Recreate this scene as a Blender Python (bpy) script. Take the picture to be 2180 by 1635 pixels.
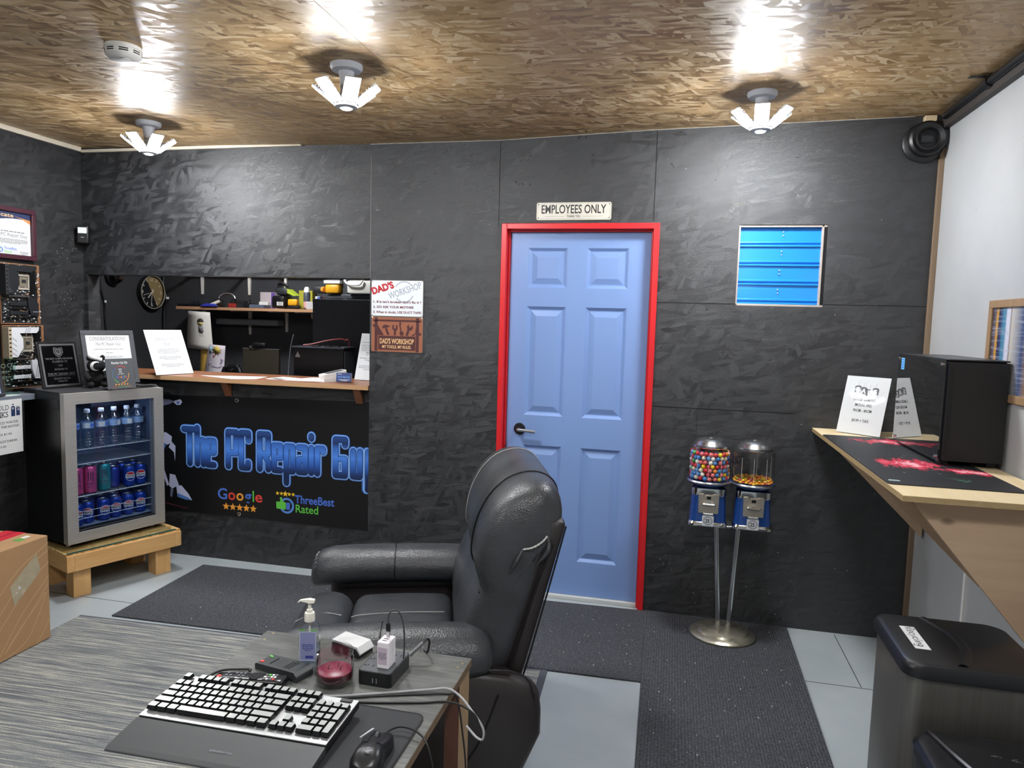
import bpy, math, random
from mathutils import Matrix, Vector, Euler
for _o in list(bpy.data.objects): bpy.data.objects.remove(_o)
SC = bpy.context.scene; COL = SC.collection
R = math.radians; pi = math.pi; cos = math.cos; sin = math.sin
random.seed(7)

# ------------------------------------------------------------------ camera, world, exposure
def make_camera():
    f, cx, cy, cz, p, y, r = 1500.0, .9376, -3.77, 1.5449, -.0890, .2239, -.0276
    m = Matrix.Rotation(y, 3, 'Z') @ Matrix.Rotation(p, 3, 'X') @ Matrix.Rotation(r, 3, 'Y')
    cam = bpy.data.cameras.new('camera'); o = bpy.data.objects.new('camera', cam); COL.objects.link(o)
    cam.sensor_fit = 'HORIZONTAL'; cam.sensor_width = 36; cam.lens = f / 2180 * 36
    cam.clip_start = .05
    c = Matrix((m @ Vector((1, 0, 0)), m @ Vector((0, 0, 1)), -(m @ Vector((0, 1, 0))))).transposed()
    o.matrix_world = Matrix.Translation((cx, cy, cz)) @ c.to_4x4()
    SC.camera = o
make_camera()
W = bpy.data.worlds.new('world'); SC.world = W; W.use_nodes = True
W.node_tree.nodes['Background'].inputs[0].default_value = (.9, .95, 1, 1)
W.node_tree.nodes['Background'].inputs[1].default_value = .0
SC.view_settings.view_transform = 'Standard'; SC.view_settings.look = 'None'
SC.view_settings.exposure = 0.36; SC.view_settings.gamma = 1; SC.view_settings.use_curve_mapping = False
SC.cycles.use_denoising = True
SC.cycles.max_bounces = 10; SC.cycles.diffuse_bounces = 6; SC.cycles.glossy_bounces = 5
SC.cycles.transparent_max_bounces = 24; SC.cycles.transmission_bounces = 6
SC.cycles.caustics_reflective = False; SC.cycles.caustics_refractive = False
SC.cycles.sample_clamp_indirect = 6.0
LED = 250.0      # radiance of the lit lamp panels
LAMP_COL = (.965, .98, 1.0)

# ------------------------------------------------------------------ materials
def lin(c):
    if isinstance(c, str):
        c = tuple(int(c[i:i+2], 16) / 255 for i in (0, 2, 4))
    return tuple(((x + .055) / 1.055) ** 2.4 if x > .04045 else x / 12.92 for x in c[:3])
MATS = {}
class NT:
    def __init__(s, name):
        s.mat = bpy.data.materials.new(name); s.mat.use_nodes = True
        s.t = s.mat.node_tree; s.n = s.t.nodes; s.b = s.n['Principled BSDF']; s.out = s.n['Material Output']
    def node(s, typ, **kw):
        n = s.n.new('ShaderNode' + typ)
        for k, v in kw.items():
            if k.startswith('i_'):
                key = k[2:]; key = int(key) if key.isdigit() else key.replace('_', ' ')
                n.inputs[key].default_value = v
            else: setattr(n, k, v)
        return n
    def link(s, a, b): s.t.links.new(a, b)
    def math(s, op, a, b=None, clamp=False):
        n = s.node('Math', operation=op, use_clamp=clamp)
        for i, x in enumerate((a, b)):
            if x is None: continue
            if isinstance(x, (int, float)): n.inputs[i].default_value = x
            else: s.link(x, n.inputs[i])
        return n.outputs[0]
    def mix(s, fac, a, b):
        n = s.node('Mix', data_type='RGBA')
        for i, x in ((0, fac), (6, a), (7, b)):
            if isinstance(x, (int, float)): n.inputs[i].default_value = x
            elif isinstance(x, tuple): n.inputs[i].default_value = (*x[:3], 1)
            else: s.link(x, n.inputs[i])
        return n.outputs[2]
    def ramp(s, fac, stops, interp='LINEAR'):
        n = s.node('ValToRGB'); e = n.color_ramp.elements; n.color_ramp.interpolation = interp
        while len(e) < len(stops): e.new(.5)
        for k, (p, c) in enumerate(stops): e[k].position = p; e[k].color = (*c, 1)
        s.link(fac, n.inputs[0]); return n.outputs[0]
    def coord(s, kind='Object', scale=(1, 1, 1), rot=(0, 0, 0), loc=(0, 0, 0), src=None):
        if src is None: src = s.node('TexCoord').outputs[kind]
        m = s.node('Mapping'); m.inputs['Scale'].default_value = scale
        m.inputs['Rotation'].default_value = rot; m.inputs['Location'].default_value = loc
        s.link(src, m.inputs[0]); return m.outputs[0]
    def noise(s, vec, scale, detail=2, rough=.5):
        n = s.node('TexNoise', i_Scale=scale, i_Detail=detail, i_Roughness=rough)
        if vec is not None: s.link(vec, n.inputs['Vector'])
        return n.outputs['Fac']
    def bump(s, h, strength, dist=.002):
        n = s.node('Bump'); n.inputs['Strength'].default_value = strength; n.inputs['Distance'].default_value = dist
        s.link(h, n.inputs['Height']); s.link(n.outputs[0], s.b.inputs['Normal']); return n
def M(name, col='808080', rough=.5, metal=0., spec=.5, var=0., vscale=30., bump=0., bscale=200., bdist=.001, coat=0., stretch=(1, 1, 1), emit=0., trans=0.):
    if name in MATS: return MATS[name]
    s = NT(name); c = lin(col) if isinstance(col, str) else col
    b = s.b.inputs
    b['Base Color'].default_value = (*c, 1); b['Roughness'].default_value = rough; b['Metallic'].default_value = metal
    b['Specular IOR Level'].default_value = spec; b['Coat Weight'].default_value = coat
    v = s.coord(scale=stretch)
    if var:
        f = s.noise(v, vscale, 4, .6)
        r = s.ramp(f, [(.3, tuple(x * (1 - var) for x in c)), (.7, tuple(min(1, x * (1 + var)) for x in c))])
        s.link(r, b['Base Color'])
        if rough > .15: s.link(s.math('ADD', s.math('MULTIPLY', f, .16), rough - .08), b['Roughness'])
    if bump: s.bump(s.noise(v, bscale, 3, .6), bump, bdist)
    if emit:
        b['Emission Color'].default_value = (*c, 1); b['Emission Strength'].default_value = emit
    if trans: b['Transmission Weight'].default_value = trans
    MATS[name] = s.mat; return s.mat
def GLASS(name, tint=(1, 1, 1), refl=1.0, rough=.02, ior=1.5):
    if name in MATS: return MATS[name]
    s = NT(name); s.n.remove(s.b)
    t = s.node('BsdfTransparent'); t.inputs[0].default_value = (*tint, 1)
    g = s.node('BsdfGlossy'); g.inputs['Roughness'].default_value = rough
    fr = s.node('Fresnel'); fr.inputs[0].default_value = ior
    mx = s.node('MixShader')
    ge = s.node('NewGeometry'); front = s.math('SUBTRACT', 1.0, ge.outputs['Backfacing'])
    s.link(s.math('MULTIPLY', s.math('MULTIPLY', fr.outputs[0], refl), front, True), mx.inputs[0])
    s.link(t.outputs[0], mx.inputs[1]); s.link(g.outputs[0], mx.inputs[2]); s.link(mx.outputs[0], s.out.inputs[0])
    MATS[name] = s.mat; return s.mat
def OSB(name, plane, stops, rough, rvar, bstr, flake=1.0, spec=.5, bdist=.003, tilt=.0):
    """oriented strand board: three layers of long random flakes, picked cell by cell"""
    s = NT(name); tc = s.node('TexCoord').outputs['Object']
    if plane == 'xz':
        sp = s.node('SeparateXYZ'); s.link(tc, sp.inputs[0]); cb = s.node('CombineXYZ')
        s.link(sp.outputs[0], cb.inputs[0]); s.link(sp.outputs[2], cb.inputs[1]); tc = cb.outputs[0]
    elif plane == 'yz':
        sp = s.node('SeparateXYZ'); s.link(tc, sp.inputs[0]); cb = s.node('CombineXYZ')
        s.link(sp.outputs[1], cb.inputs[0]); s.link(sp.outputs[2], cb.inputs[1]); tc = cb.outputs[0]
    vals = []
    wob = s.node('TexNoise', i_Scale=9.0, i_Detail=2.0); s.link(tc, wob.inputs['Vector'])
    wv = s.node('VectorMath', operation='MULTIPLY_ADD'); s.link(wob.outputs['Color'], wv.inputs[0])
    wv.inputs[1].default_value = (.02, .02, 0); s.link(tc, wv.inputs[2]); tcw = wv.outputs[0]
    for k, (ang, sx, sy) in enumerate(((22, 9, 38), (71, 11, 46), (-38, 8, 30), (118, 14, 60), (-8, 16, 75))):
        # rotate first, stretch after
        m1 = s.coord(src=tcw, rot=(0, 0, R(ang)), loc=(k * 3.1, k * 1.7, 0))
        m2 = s.coord(src=m1, scale=(sx * flake, sy * flake, 1))
        v = s.node('TexVoronoi', voronoi_dimensions='2D', i_Scale=1.0, i_Randomness=1.0); s.link(m2, v.inputs['Vector'])
        q = s.node('SeparateXYZ'); s.link(v.outputs['Color'], q.inputs[0]); vals.append((q.outputs[0], q.outputs[1], v.outputs['Color']))
    cur = vals[0][0]; curc = vals[0][2]
    for k in range(1, 5):
        pick = s.math('GREATER_THAN', vals[k][1], .58)
        n = s.node('Mix', data_type='FLOAT'); s.link(pick, n.inputs[0]); s.link(cur, n.inputs[2]); s.link(vals[k][0], n.inputs[3]); cur = n.outputs[0]
        curc = s.mix(pick, curc, vals[k][2])
    fine = s.noise(s.coord(src=tc, scale=(1, 3, 1), rot=(0, 0, R(20))), 150, 4, .65)
    h = s.math('ADD', s.math('MULTIPLY', cur, .72), s.math('MULTIPLY', fine, .28))
    s.link(s.ramp(h, stops), s.b.inputs['Base Color'])
    s.link(s.math('ADD', s.math('MULTIPLY', cur, rvar), rough), s.b.inputs['Roughness'])
    s.b.inputs['Specular IOR Level'].default_value = spec
    bn = s.bump(h, bstr, bdist)
    if tilt:                                    # every flake lies at its own slight angle
        sb = s.node('VectorMath', operation='SUBTRACT'); s.link(curc, sb.inputs[0]); sb.inputs[1].default_value = (.5, .5, .5)
        sc = s.node('VectorMath', operation='SCALE'); s.link(sb.outputs[0], sc.inputs[0]); sc.inputs['Scale'].default_value = tilt
        ge = s.node('NewGeometry'); ad = s.node('VectorMath', operation='ADD'); s.link(ge.outputs['Normal'], ad.inputs[0]); s.link(sc.outputs[0], ad.inputs[1])
        nm = s.node('VectorMath', operation='NORMALIZE'); s.link(ad.outputs[0], nm.inputs[0]); s.link(nm.outputs[0], bn.inputs['Normal'])
    MATS[name] = s.mat; return s.mat
def WOOD(name, a, b, axis=0, scale=6., rough=.55, knots=True):
    """plain sawn timber: grain lines along one axis, a few knots"""
    if name in MATS: return MATS[name]
    s = NT(name); st = [14., 14., 14.]; st[axis] = .9
    v = s.coord(scale=tuple(st)); f = s.noise(v, scale * .35, 5, .65)
    c = s.ramp(f, [(.25, lin(a)), (.75, lin(b))])
    if knots:
        ks = [9, 9, 9]; ks[axis] = 5
        vo = s.node('TexVoronoi', i_Scale=1.0); s.link(s.coord(scale=tuple(ks)), vo.inputs['Vector'])
        kk = s.ramp(vo.outputs['Distance'], [(.05, (1, 1, 1)), (.13, (0, 0, 0))])
        c = s.mix(s.math('MULTIPLY', kk, .75), c, tuple(x * .25 for x in lin(a)))
    s.link(c, s.b.inputs['Base Color']); s.b.inputs['Roughness'].default_value = rough
    s.bump(f, .15, .001); MATS[name] = s.mat; return s.mat

# ------------------------------------------------------------------ mesh builder
TXT = {}
def text_geo(t, shear=0., bold=0., serif=False):
    k = (t, shear, bold, serif)
    if k in TXT: return TXT[k]
    cu = bpy.data.curves.new('t', 'FONT'); cu.body = t; cu.shear = shear; cu.offset = bold; cu.resolution_u = 3; cu.fill_mode = 'FRONT'
    cu.align_x = 'LEFT'
    o = bpy.data.objects.new('t', cu); COL.objects.link(o)
    me = bpy.data.meshes.new_from_object(o)
    v = [(p.co[0], p.co[1], 0.) for p in me.vertices]; f = [tuple(p.vertices) for p in me.polygons]
    if serif:
        cnt = {}
        for p in f:
            for a, b in zip(p, p[1:] + p[:1]): cnt[tuple(sorted((a, b)))] = cnt.get(tuple(sorted((a, b))), 0) + 1
        cap = .682
        for (a, b), n in cnt.items():
            if n == 1 and abs(v[a][1] - v[b][1]) < .004 and abs(v[a][0] - v[b][0]) < .34 and abs(v[a][0] - v[b][0]) > .03:
                y = v[a][1]
                if abs(y) < .02 or abs(y - cap) < .03:
                    x0, x1 = sorted((v[a][0], v[b][0])); e = .085; i = len(v)
                    y0, y1 = (y, y + .065) if y < .3 else (y - .065, y)
                    dz = 4e-5; v += [(x0 - e, y0, dz), (x1 + e, y0, dz), (x1 + e, y1, dz), (x0 - e, y1, dz)]; f.append((i, i + 1, i + 2, i + 3))
    bpy.data.objects.remove(o); bpy.data.curves.remove(cu); bpy.data.meshes.remove(me)
    # small floating layers so overlapping pieces never fight
    TXT[k] = (v, f); return TXT[k]
def star(n=5, r=1., q=.42):
    return [((r if k % 2 == 0 else r * q) * sin(k * pi / n), (r if k % 2 == 0 else r * q) * cos(k * pi / n)) for k in range(2 * n)]
def circ(r=1., n=24, a0=0., a1=2 * pi, cx=0, cy=0):
    full = abs(a1 - a0 - 2 * pi) < 1e-6
    return [(cx + r * cos(a0 + (a1 - a0) * k / (n if full else n - 1)), cy + r * sin(a0 + (a1 - a0) * k / (n if full else n - 1))) for k in range(n)]
def rrect(w, h, r, n=5, cx=0, cy=0):
    out = []
    for sx, sy, a in ((1, 1, 0), (-1, 1, pi / 2), (-1, -1, pi), (1, -1, 3 * pi / 2)):
        out += [(cx + sx * (w / 2 - r) + r * cos(a + pi / 2 * k / n), cy + sy * (h / 2 - r) + r * sin(a + pi / 2 * k / n)) for k in range(n + 1)]
    return out
def catmull(P, n=6):
    P = [Vector(p) for p in P]
    if len(P) < 3: return P
    Q = [P[0] * 2 - P[1]] + P + [P[-1] * 2 - P[-2]]; out = []
    for i in range(1, len(Q) - 2):
        a, b, c, d = Q[i-1:i+3]
        for k in range(n):
            t = k / n
            out.append(.5 * ((2 * b) + (c - a) * t + (2 * a - 5 * b + 4 * c - d) * t * t + (3 * b - a - 3 * c + d) * t ** 3))
    return out + [P[-1]]
class MB:
    def __init__(s, mat=None):
        s.v = []; s.f = []; s.mi = []; s.sm = []; s.mats = []; s.T = Matrix(); s.W = None; s.cur = 0; s.smooth = False
        if mat: s.mat(mat)
    def mat(s, m):
        if m not in s.mats: s.mats.append(m)
        s.cur = s.mats.index(m); return s
    def at(s, loc=(0, 0, 0), rot=(0, 0, 0)):
        s.T = Matrix.Translation(loc) @ Euler(rot).to_matrix().to_4x4(); return s
    def add(s, V, F, smooth=None):
        i = len(s.v)
        for p in V:
            p = Vector(p)
            if s.W: p = Vector(s.W(p))
            s.v.append(s.T @ p)
        for q in F:
            s.f.append(tuple(i + k for k in q)); s.mi.append(s.cur); s.sm.append(s.smooth if smooth is None else smooth)
        return s
    def box(s, x0, x1, y0, y1, z0, z1):
        V = [(x, y, z) for z in (z0, z1) for y in (y0, y1) for x in (x0, x1)]
        return s.add(V, [(0, 2, 3, 1), (4, 5, 7, 6), (0, 1, 5, 4), (2, 6, 7, 3), (0, 4, 6, 2), (1, 3, 7, 5)])
    def cbox(s, c, d):
        return s.box(c[0] - d[0] / 2, c[0] + d[0] / 2, c[1] - d[1] / 2, c[1] + d[1] / 2, c[2] - d[2] / 2, c[2] + d[2] / 2)
    def loft(s, rings, close=True, cap0=True, cap1=True, smooth=True):
        n = len(rings[0]); V = [p for r in rings for p in r]; F = []
        for i in range(len(rings) - 1):
            for k in range(n if close else n - 1):
                a = i * n + k; b = i * n + (k + 1) % n; F.append((a, b, b + n, a + n))
        s.add(V, F, smooth)
        if cap0: s.add(rings[0], [tuple(range(n))[::-1]], False)
        if cap1: s.add(rings[-1], [tuple(range(n))], False)
        return s
    def cyl(s, p0, p1, r0, r1=None, n=16, smooth=True, caps=True):
        p0 = Vector(p0); p1 = Vector(p1); r1 = r0 if r1 is None else r1
        d = (p1 - p0).normalized(); u = d.orthogonal().normalized(); w = d.cross(u)
        rg = [[c + (u * cos(2 * pi * k / n) + w * sin(2 * pi * k / n)) * r for k in range(n)] for c, r in ((p0, r0), (p1, r1))]
        return s.loft(rg, True, caps, caps, smooth)
    def lathe(s, prof, n=24, c=(0, 0, 0), smooth=True, caps=True, sx=1, sy=1):
        rg = [[(c[0] + sx * r * cos(2 * pi * k / n), c[1] + sy * r * sin(2 * pi * k / n), c[2] + z) for k in range(n)] for r, z in prof]
        return s.loft(rg, True, caps and prof[0][0] > 1e-5, caps and prof[-1][0] > 1e-5, smooth)
    def tube(s, P, r, n=6, k=6):
        P = catmull(P, k) if k else [Vector(p) for p in P]; rg = []; u = None
        for i, p in enumerate(P):
            d = (P[min(i + 1, len(P) - 1)] - P[max(i - 1, 0)]).normalized()
            u = d.orthogonal().normalized() if u is None else (u - d * u.dot(d)).normalized()
            w = d.cross(u); rr = r(i / (len(P) - 1)) if callable(r) else r
            rg.append([p + (u * cos(2 * pi * j / n) + w * sin(2 * pi * j / n)) * rr for j in range(n)])
        return s.loft(rg)
    def prism(s, poly, a0, a1, ax='z', smooth=False):
        m = {'z': lambda p, a: (p[0], p[1], a), 'y': lambda p, a: (p[0], a, p[1]), 'x': lambda p, a: (a, p[0], p[1])}[ax]
        return s.loft([[m(p, a0) for p in poly], [m(p, a1) for p in poly]], smooth=smooth)
    def sphere(s, c, r, n=16, m=10, sc=(1, 1, 1)):
        prof = [(sin(pi * k / m), -cos(pi * k / m)) for k in range(m + 1)]
        rg = [[(c[0] + sc[0] * r * q * cos(2 * pi * k / n), c[1] + sc[1] * r * q * sin(2 * pi * k / n), c[2] + sc[2] * r * z) for k in range(n)] for q, z in prof]
        return s.loft(rg, True, False, False, True)
    def rbox(s, x0, x1, y0, y1, z0, z1, r, n=6, fn=None, sq=1.0):
        """soft box: a cube grid pulled on to a box with round edges; fn moves points (normalised -1..1 coords also given)"""
        c = Vector(((x0 + x1) / 2, (y0 + y1) / 2, (z0 + z1) / 2)); h = Vector(((x1 - x0) / 2, (y1 - y0) / 2, (z1 - z0) / 2))
        rr = min(r, *h); inner = h - Vector((rr,) * 3)
        for ax in range(3):
            for sg in (-1, 1):
                V = []; F = []
                for i in range(n + 1):
                    for j in range(n + 1):
                        p = [0, 0, 0]; p[ax] = sg; p[(ax + 1) % 3] = -1 + 2 * i / n; p[(ax + 2) % 3] = -1 + 2 * j / n
                        p = [math.sin(q * pi / 2) if n > 3 else q for q in p]
                        q = Vector((p[0] * h[0], p[1] * h[1], p[2] * h[2]))
                        k = Vector([max(-inner[a], min(inner[a], q[a])) for a in range(3)]); d = q - k
                        if d.length > 1e-9: q = k + d.normalized() * rr
                        q = q + c
                        if fn: q = Vector(fn(q, Vector(((q[0]-c[0])/h[0], (q[1]-c[1])/h[1], (q[2]-c[2])/h[2]))))
                        V.append(q)
                for i in range(n):
                    for j in range(n):
                        a = i * (n + 1) + j; b = a + n + 1
                        F.append((a, b, b + 1, a + 1) if sg > 0 else (a, a + 1, b + 1, b))
                s.add(V, F, True)
        return s
    # ---- flat print in the local XY plane, facing +Z
    def flat(s, poly, z=0.):
        return s.add([(p[0], p[1], z) for p in poly], [tuple(range(len(poly)))], False)
    def rect(s, x0, x1, y0, y1, z=0., n=1):
        V = []; F = []
        for k in range(n + 1):
            x = x0 + (x1 - x0) * k / n; V += [(x, y0, z), (x, y1, z)]
        for k in range(n): F.append((2 * k, 2 * k + 2, 2 * k + 3, 2 * k + 1))
        return s.add(V, F, False)
    def ring(s, cx, cy, r0, r1, z=0., n=32, a0=0., a1=2 * pi):
        V = []; F = []
        for k in range(n + 1):
            a = a0 + (a1 - a0) * k / n
            V += [(cx + r0 * cos(a), cy + r0 * sin(a), z), (cx + r1 * cos(a), cy + r1 * sin(a), z)]
        for k in range(n): F.append((2 * k, 2 * k + 1, 2 * k + 3, 2 * k + 2))
        return s.add(V, F, False)
    def text(s, t, x, y, h, w=None, z=0., align='c', shear=0., bold=0., serif=False, ang=0., sx=1.):
        V, F = text_geo(t, shear, bold, serif)
        if not V: return s
        x0 = min(p[0] for p in V); x1 = max(p[0] for p in V); k = h / .682
        kx = w / (x1 - x0) if w else k * sx; tw = kx * (x1 - x0)
        ox = {'c': -tw / 2, 'l': 0, 'r': -tw}[align]; ca, sa = cos(ang), sin(ang)
        P = [((p[0] - x0) * kx + ox, p[1] * k, p[2]) for p in V]
        return s.add([(x + a * ca - b * sa, y + a * sa + b * ca, z + q) for a, b, q in P], F, False)
    def strokes(s, lines, w, z=0., cap=8, ox=0., oy=0., kx=1., ky=1., skew=0.):
        i = 0; step = 3e-5            # neighbouring pieces sit a hair apart so they never lie in one plane
        for L in lines:
            L = [(ox + p[0] * kx + p[1] * skew, oy + p[1] * ky) for p in L]
            for a, b in zip(L, L[1:]):
                d = Vector((b[0] - a[0], b[1] - a[1])); l = d.length
                if l < 1e-9: continue
                n = Vector((-d[1], d[0])) / l * w / 2
                s.flat([(a[0] - n[0], a[1] - n[1]), (b[0] - n[0], b[1] - n[1]), (b[0] + n[0], b[1] + n[1]), (a[0] + n[0], a[1] + n[1])], z + step * (i % 29)); i += 1
            if cap:
                for p in L:
                    s.flat(circ(w / 2, cap, cx=p[0], cy=p[1]), z + step * (i % 29)); i += 1
        return s
    def greek(s, x0, x1, y, h, z=0., lines=1, gap=2., center=True, seed=0, words=True):
        """small unreadable print: rows of word-length bars"""
        rnd = random.Random(seed)
        for k in range(lines):
            sh = 0 if k < lines - 1 or lines == 1 else (x1 - x0) * .22
            x = x0 + sh * (1 if center else 0); xe = x1 - sh
            while x < xe - h:
                l = min(h * rnd.uniform(2.2, 6), xe - x); s.rect(x, x + l, y - k * h * gap, y - k * h * gap + h, z); x += l + h * .9
        return s
    def build(s, name, parent=None, bevel=0., seg=2, subsurf=0, sharp=35, solid=0., loc=None, rot=None):
        me = bpy.data.meshes.new(name); me.from_pydata([tuple(p) for p in s.v], [], s.f)
        for m in s.mats: me.materials.append(m)
        me.polygons.foreach_set('material_index', s.mi); me.polygons.foreach_set('use_smooth', s.sm); me.update()
        if any(s.sm):
            import bmesh
            bm = bmesh.new(); bm.from_mesh(me); bmesh.ops.remove_doubles(bm, verts=bm.verts, dist=1e-5); bm.to_mesh(me); bm.free()
            me.set_sharp_from_angle(angle=R(sharp)); 
        o = bpy.data.objects.new(name, me); COL.objects.link(o)
        if parent: o.parent = parent
        if loc: o.location = loc
        if rot: o.rotation_euler = rot
        if solid:
            q = o.modifiers.new('solid', 'SOLIDIFY'); q.thickness = solid; q.offset = 0
        if bevel:
            q = o.modifiers.new('bevel', 'BEVEL'); q.width = bevel; q.segments = seg; q.limit_method = 'ANGLE'; q.angle_limit = R(40); q.harden_normals = False
        if subsurf:
            q = o.modifiers.new('sub', 'SUBSURF'); q.levels = subsurf; q.render_levels = subsurf
        return o
def tag(o, label, cat, group=None, kind=None):
    o['label'] = label; o['category'] = cat
    if group: o['group'] = group
    if kind: o['kind'] = kind
    return o
def thing(name, label, cat, loc=(0, 0, 0), rot=(0, 0, 0), group=None):
    o = bpy.data.objects.new(name, None); COL.objects.link(o); o.location = loc; o.rotation_euler = rot
    o.empty_display_size = .05
    return tag(o, label, cat, group)
def struct(o): o['kind'] = 'structure'; return o
def dup(root, loc=None, rot=None, label=None, cat=None, group=None, scale=None):
    r = root.copy(); COL.objects.link(r)
    if loc is not None: r.location = loc
    if rot is not None: r.rotation_euler = rot
    if scale is not None: r.scale = scale
    if label: r['label'] = label
    if cat: r['category'] = cat
    if group: r['group'] = group
    for ch in list(root.children):
        c = ch.copy(); COL.objects.link(c); c.parent = r
        for g in list(ch.children):
            d = g.copy(); COL.objects.link(d); d.parent = c
    return r
def aim(normal_yaw, lean=0.):
    """rotation that stands a sign built in XY (facing +Z) upright; yaw 0 faces -Y; lean tips its top back"""
    return (R(90) - lean, 0, normal_yaw)

# common materials
WHITE = M('white_print', 'e2e2df', .6); PAPER = M('paper', 'd2d3d3', .7); INK = M('black_ink', '1c1c1e', .6)
GREYINK = M('grey_ink', '777a80', .6); BLACKP = M('black_plastic', '111113', .42, bump=.12, bscale=500, bdist=.0004)
MATTE = M('matte_black', '0c0c0d', .75); CHROME = M('chrome', 'd8d8d6', .12, 1.0); STEEL = M('brushed_steel', 'c4c2bd', .42, .7, var=.12, vscale=4, stretch=(1, 1, 60))
SILVER = M('satin_silver', 'c9cacc', .3, 1.0); WPLAST = M('white_plastic', 'ececec', .4); DGREY = M('dark_grey_plastic', '2a2b2e', .5)
MGREY = M('mid_grey', '6d7075', .5); GLOSSB = M('gloss_black', '08080a', .12)
YEL = M('yellow_print', 'f6c92f', .55); ORANGE = M('orange_print', 'f2a33c', .55); GREEN = M('green_print', '63c94b', .55)
GBLUE = M('blue_print', '4a72cf', .55); GRED = M('red_print', 'd9443a', .55); NAVY = M('navy_print', '26345c', .5)
RED = M('red_paint', 'd51f26', .38, bump=.05, bscale=80); LBLUE = M('light_blue_print', '7fa6ea', .5); TAN = M('tan_print', 'e8c08a', .55)
# ------------------------------------------------------------------ the room
XL, XR, YF = -2.72, 2.135, -5.4          # left wall, right wall, wall behind the camera
CZ = [(-3.4, 2.55), (-2.72, 2.545), (-1.8, 2.53), (-.77, 2.512), (-.02, 2.512), (.8, 2.54), (2.135, 2.565), (2.4, 2.565)]
def ceil_z(x):
    for (a, za), (b, zb) in zip(CZ, CZ[1:]):
        if a <= x <= b: return za + (zb - za) * (x - a) / (b - a)
    return 2.55
BLACKOSB = OSB('black_painted_board', 'xz', [(.2, (.0155, .0168, .0195)), (.55, (.021, .0228, .026)), (.85, (.030, .032, .036))], .27, .26, 1.0, flake=.75, spec=.75, bdist=.006, tilt=.13)
BLACKOSBY = OSB('black_painted_board_side', 'yz', [(.2, (.017, .0178, .0195)), (.55, (.022, .023, .025)), (.85, (.030, .031, .034))], .5, .2, .3, flake=.75, spec=.4, tilt=.15)
OSBCEIL = OSB('bare_strand_board', 'xy', [(.12, lin('866742')), (.4, lin('af9065')), (.62, lin('b99b71')), (.9, lin('d4be9a'))], .32, .28, .35, flake=.85, spec=.42, bdist=.002, tilt=.15)
def floor_mat():
    s = NT('grey_painted_floor'); v = s.coord()
    f = s.noise(v, 2.2, 5, .6); g = s.noise(v, 60, 3, .7)
    c = s.ramp(f, [(.3, lin('9ba4a8')), (.7, lin('abb3b6'))])
    sp = s.ramp(g, [(.24, (1, 1, 1)), (.29, (0, 0, 0))])
    s.link(s.mix(s.math('MULTIPLY', sp, .25), c, (.2, .2, .2)), s.b.inputs['Base Color'])
    s.link(s.math('ADD', s.math('MULTIPLY', f, .2), .28), s.b.inputs['Roughness'])
    s.bump(s.noise(v, 14, 4, .6), .06, .004); return s.mat
FLOORM = floor_mat()
def white_wall_mat():
    s = NT('white_painted_wall'); v = s.coord()
    f = s.noise(v, 1.6, 4, .6); g = s.noise(s.coord(scale=(1, 1, .6)), 26, 3, .5)
    c = s.ramp(f, [(.3, lin('a7a9ab')), (.7, lin('b5b7b8'))])
    sp = s.ramp(g, [(.235, (1, 1, 1)), (.26, (0, 0, 0))])
    s.link(s.mix(s.math('MULTIPLY', sp, .5), c, (.3, .3, .29)), s.b.inputs['Base Color'])
    s.b.inputs['Roughness'].default_value = .45
    s.bump(s.noise(v, 40, 3, .6), .12, .003); return s.mat
WWALL = white_wall_mat()
GROOVE = M('seam_black', '050506', .9); PALEEDGE = M('pale_raw_edge', '9a9690', .7, var=.25, vscale=30)  # near-black for board joints, gaps and slots
RAWWOOD = WOOD('raw_trim_wood', '6c5a49', '8c765f', 2, 5, .7, False)

m = MB(FLOORM); m.box(-3.4, 2.4, YF - .1, 2.0, -.1, 0)
m.mat(GROOVE)
m.box(1.1, XR, -.569, -.566, 0, .0007); m.box(-2.7, -1.0, -.688, -.685, 0, .0007); m.box(-.4, 1.0, -1.79, -1.787, 0, .0007); m.box(1.80, 1.803, -.56, -.02, 0, .0007)
struct(m.build('floor'))
m = MB(OSBCEIL); xs = [x for x, _ in CZ]; V = []; F = []
for x in xs:
    for k in range(9): V.append((x, YF - .1 + k * (7.5 / 8), ceil_z(x)))
for x in xs:
    for k in range(9): V.append((x, YF - .1 + k * (7.5 / 8), ceil_z(x) + .05))
n = len(xs) * 9
for i in range(len(xs) - 1):
    for k in range(8):
        a = i * 9 + k; F += [(a, a + 1, a + 10, a + 9), (n + a, n + a + 9, n + a + 10, n + a + 1)]
m.add(V, F, True)
m.mat(M('board_joint', 'b08a55', .6)); m.box(-.195, -.192, -3.4, -.02, ceil_z(-.193) - .0008, ceil_z(-.193) + .003)
struct(m.build('ceiling'))

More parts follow.
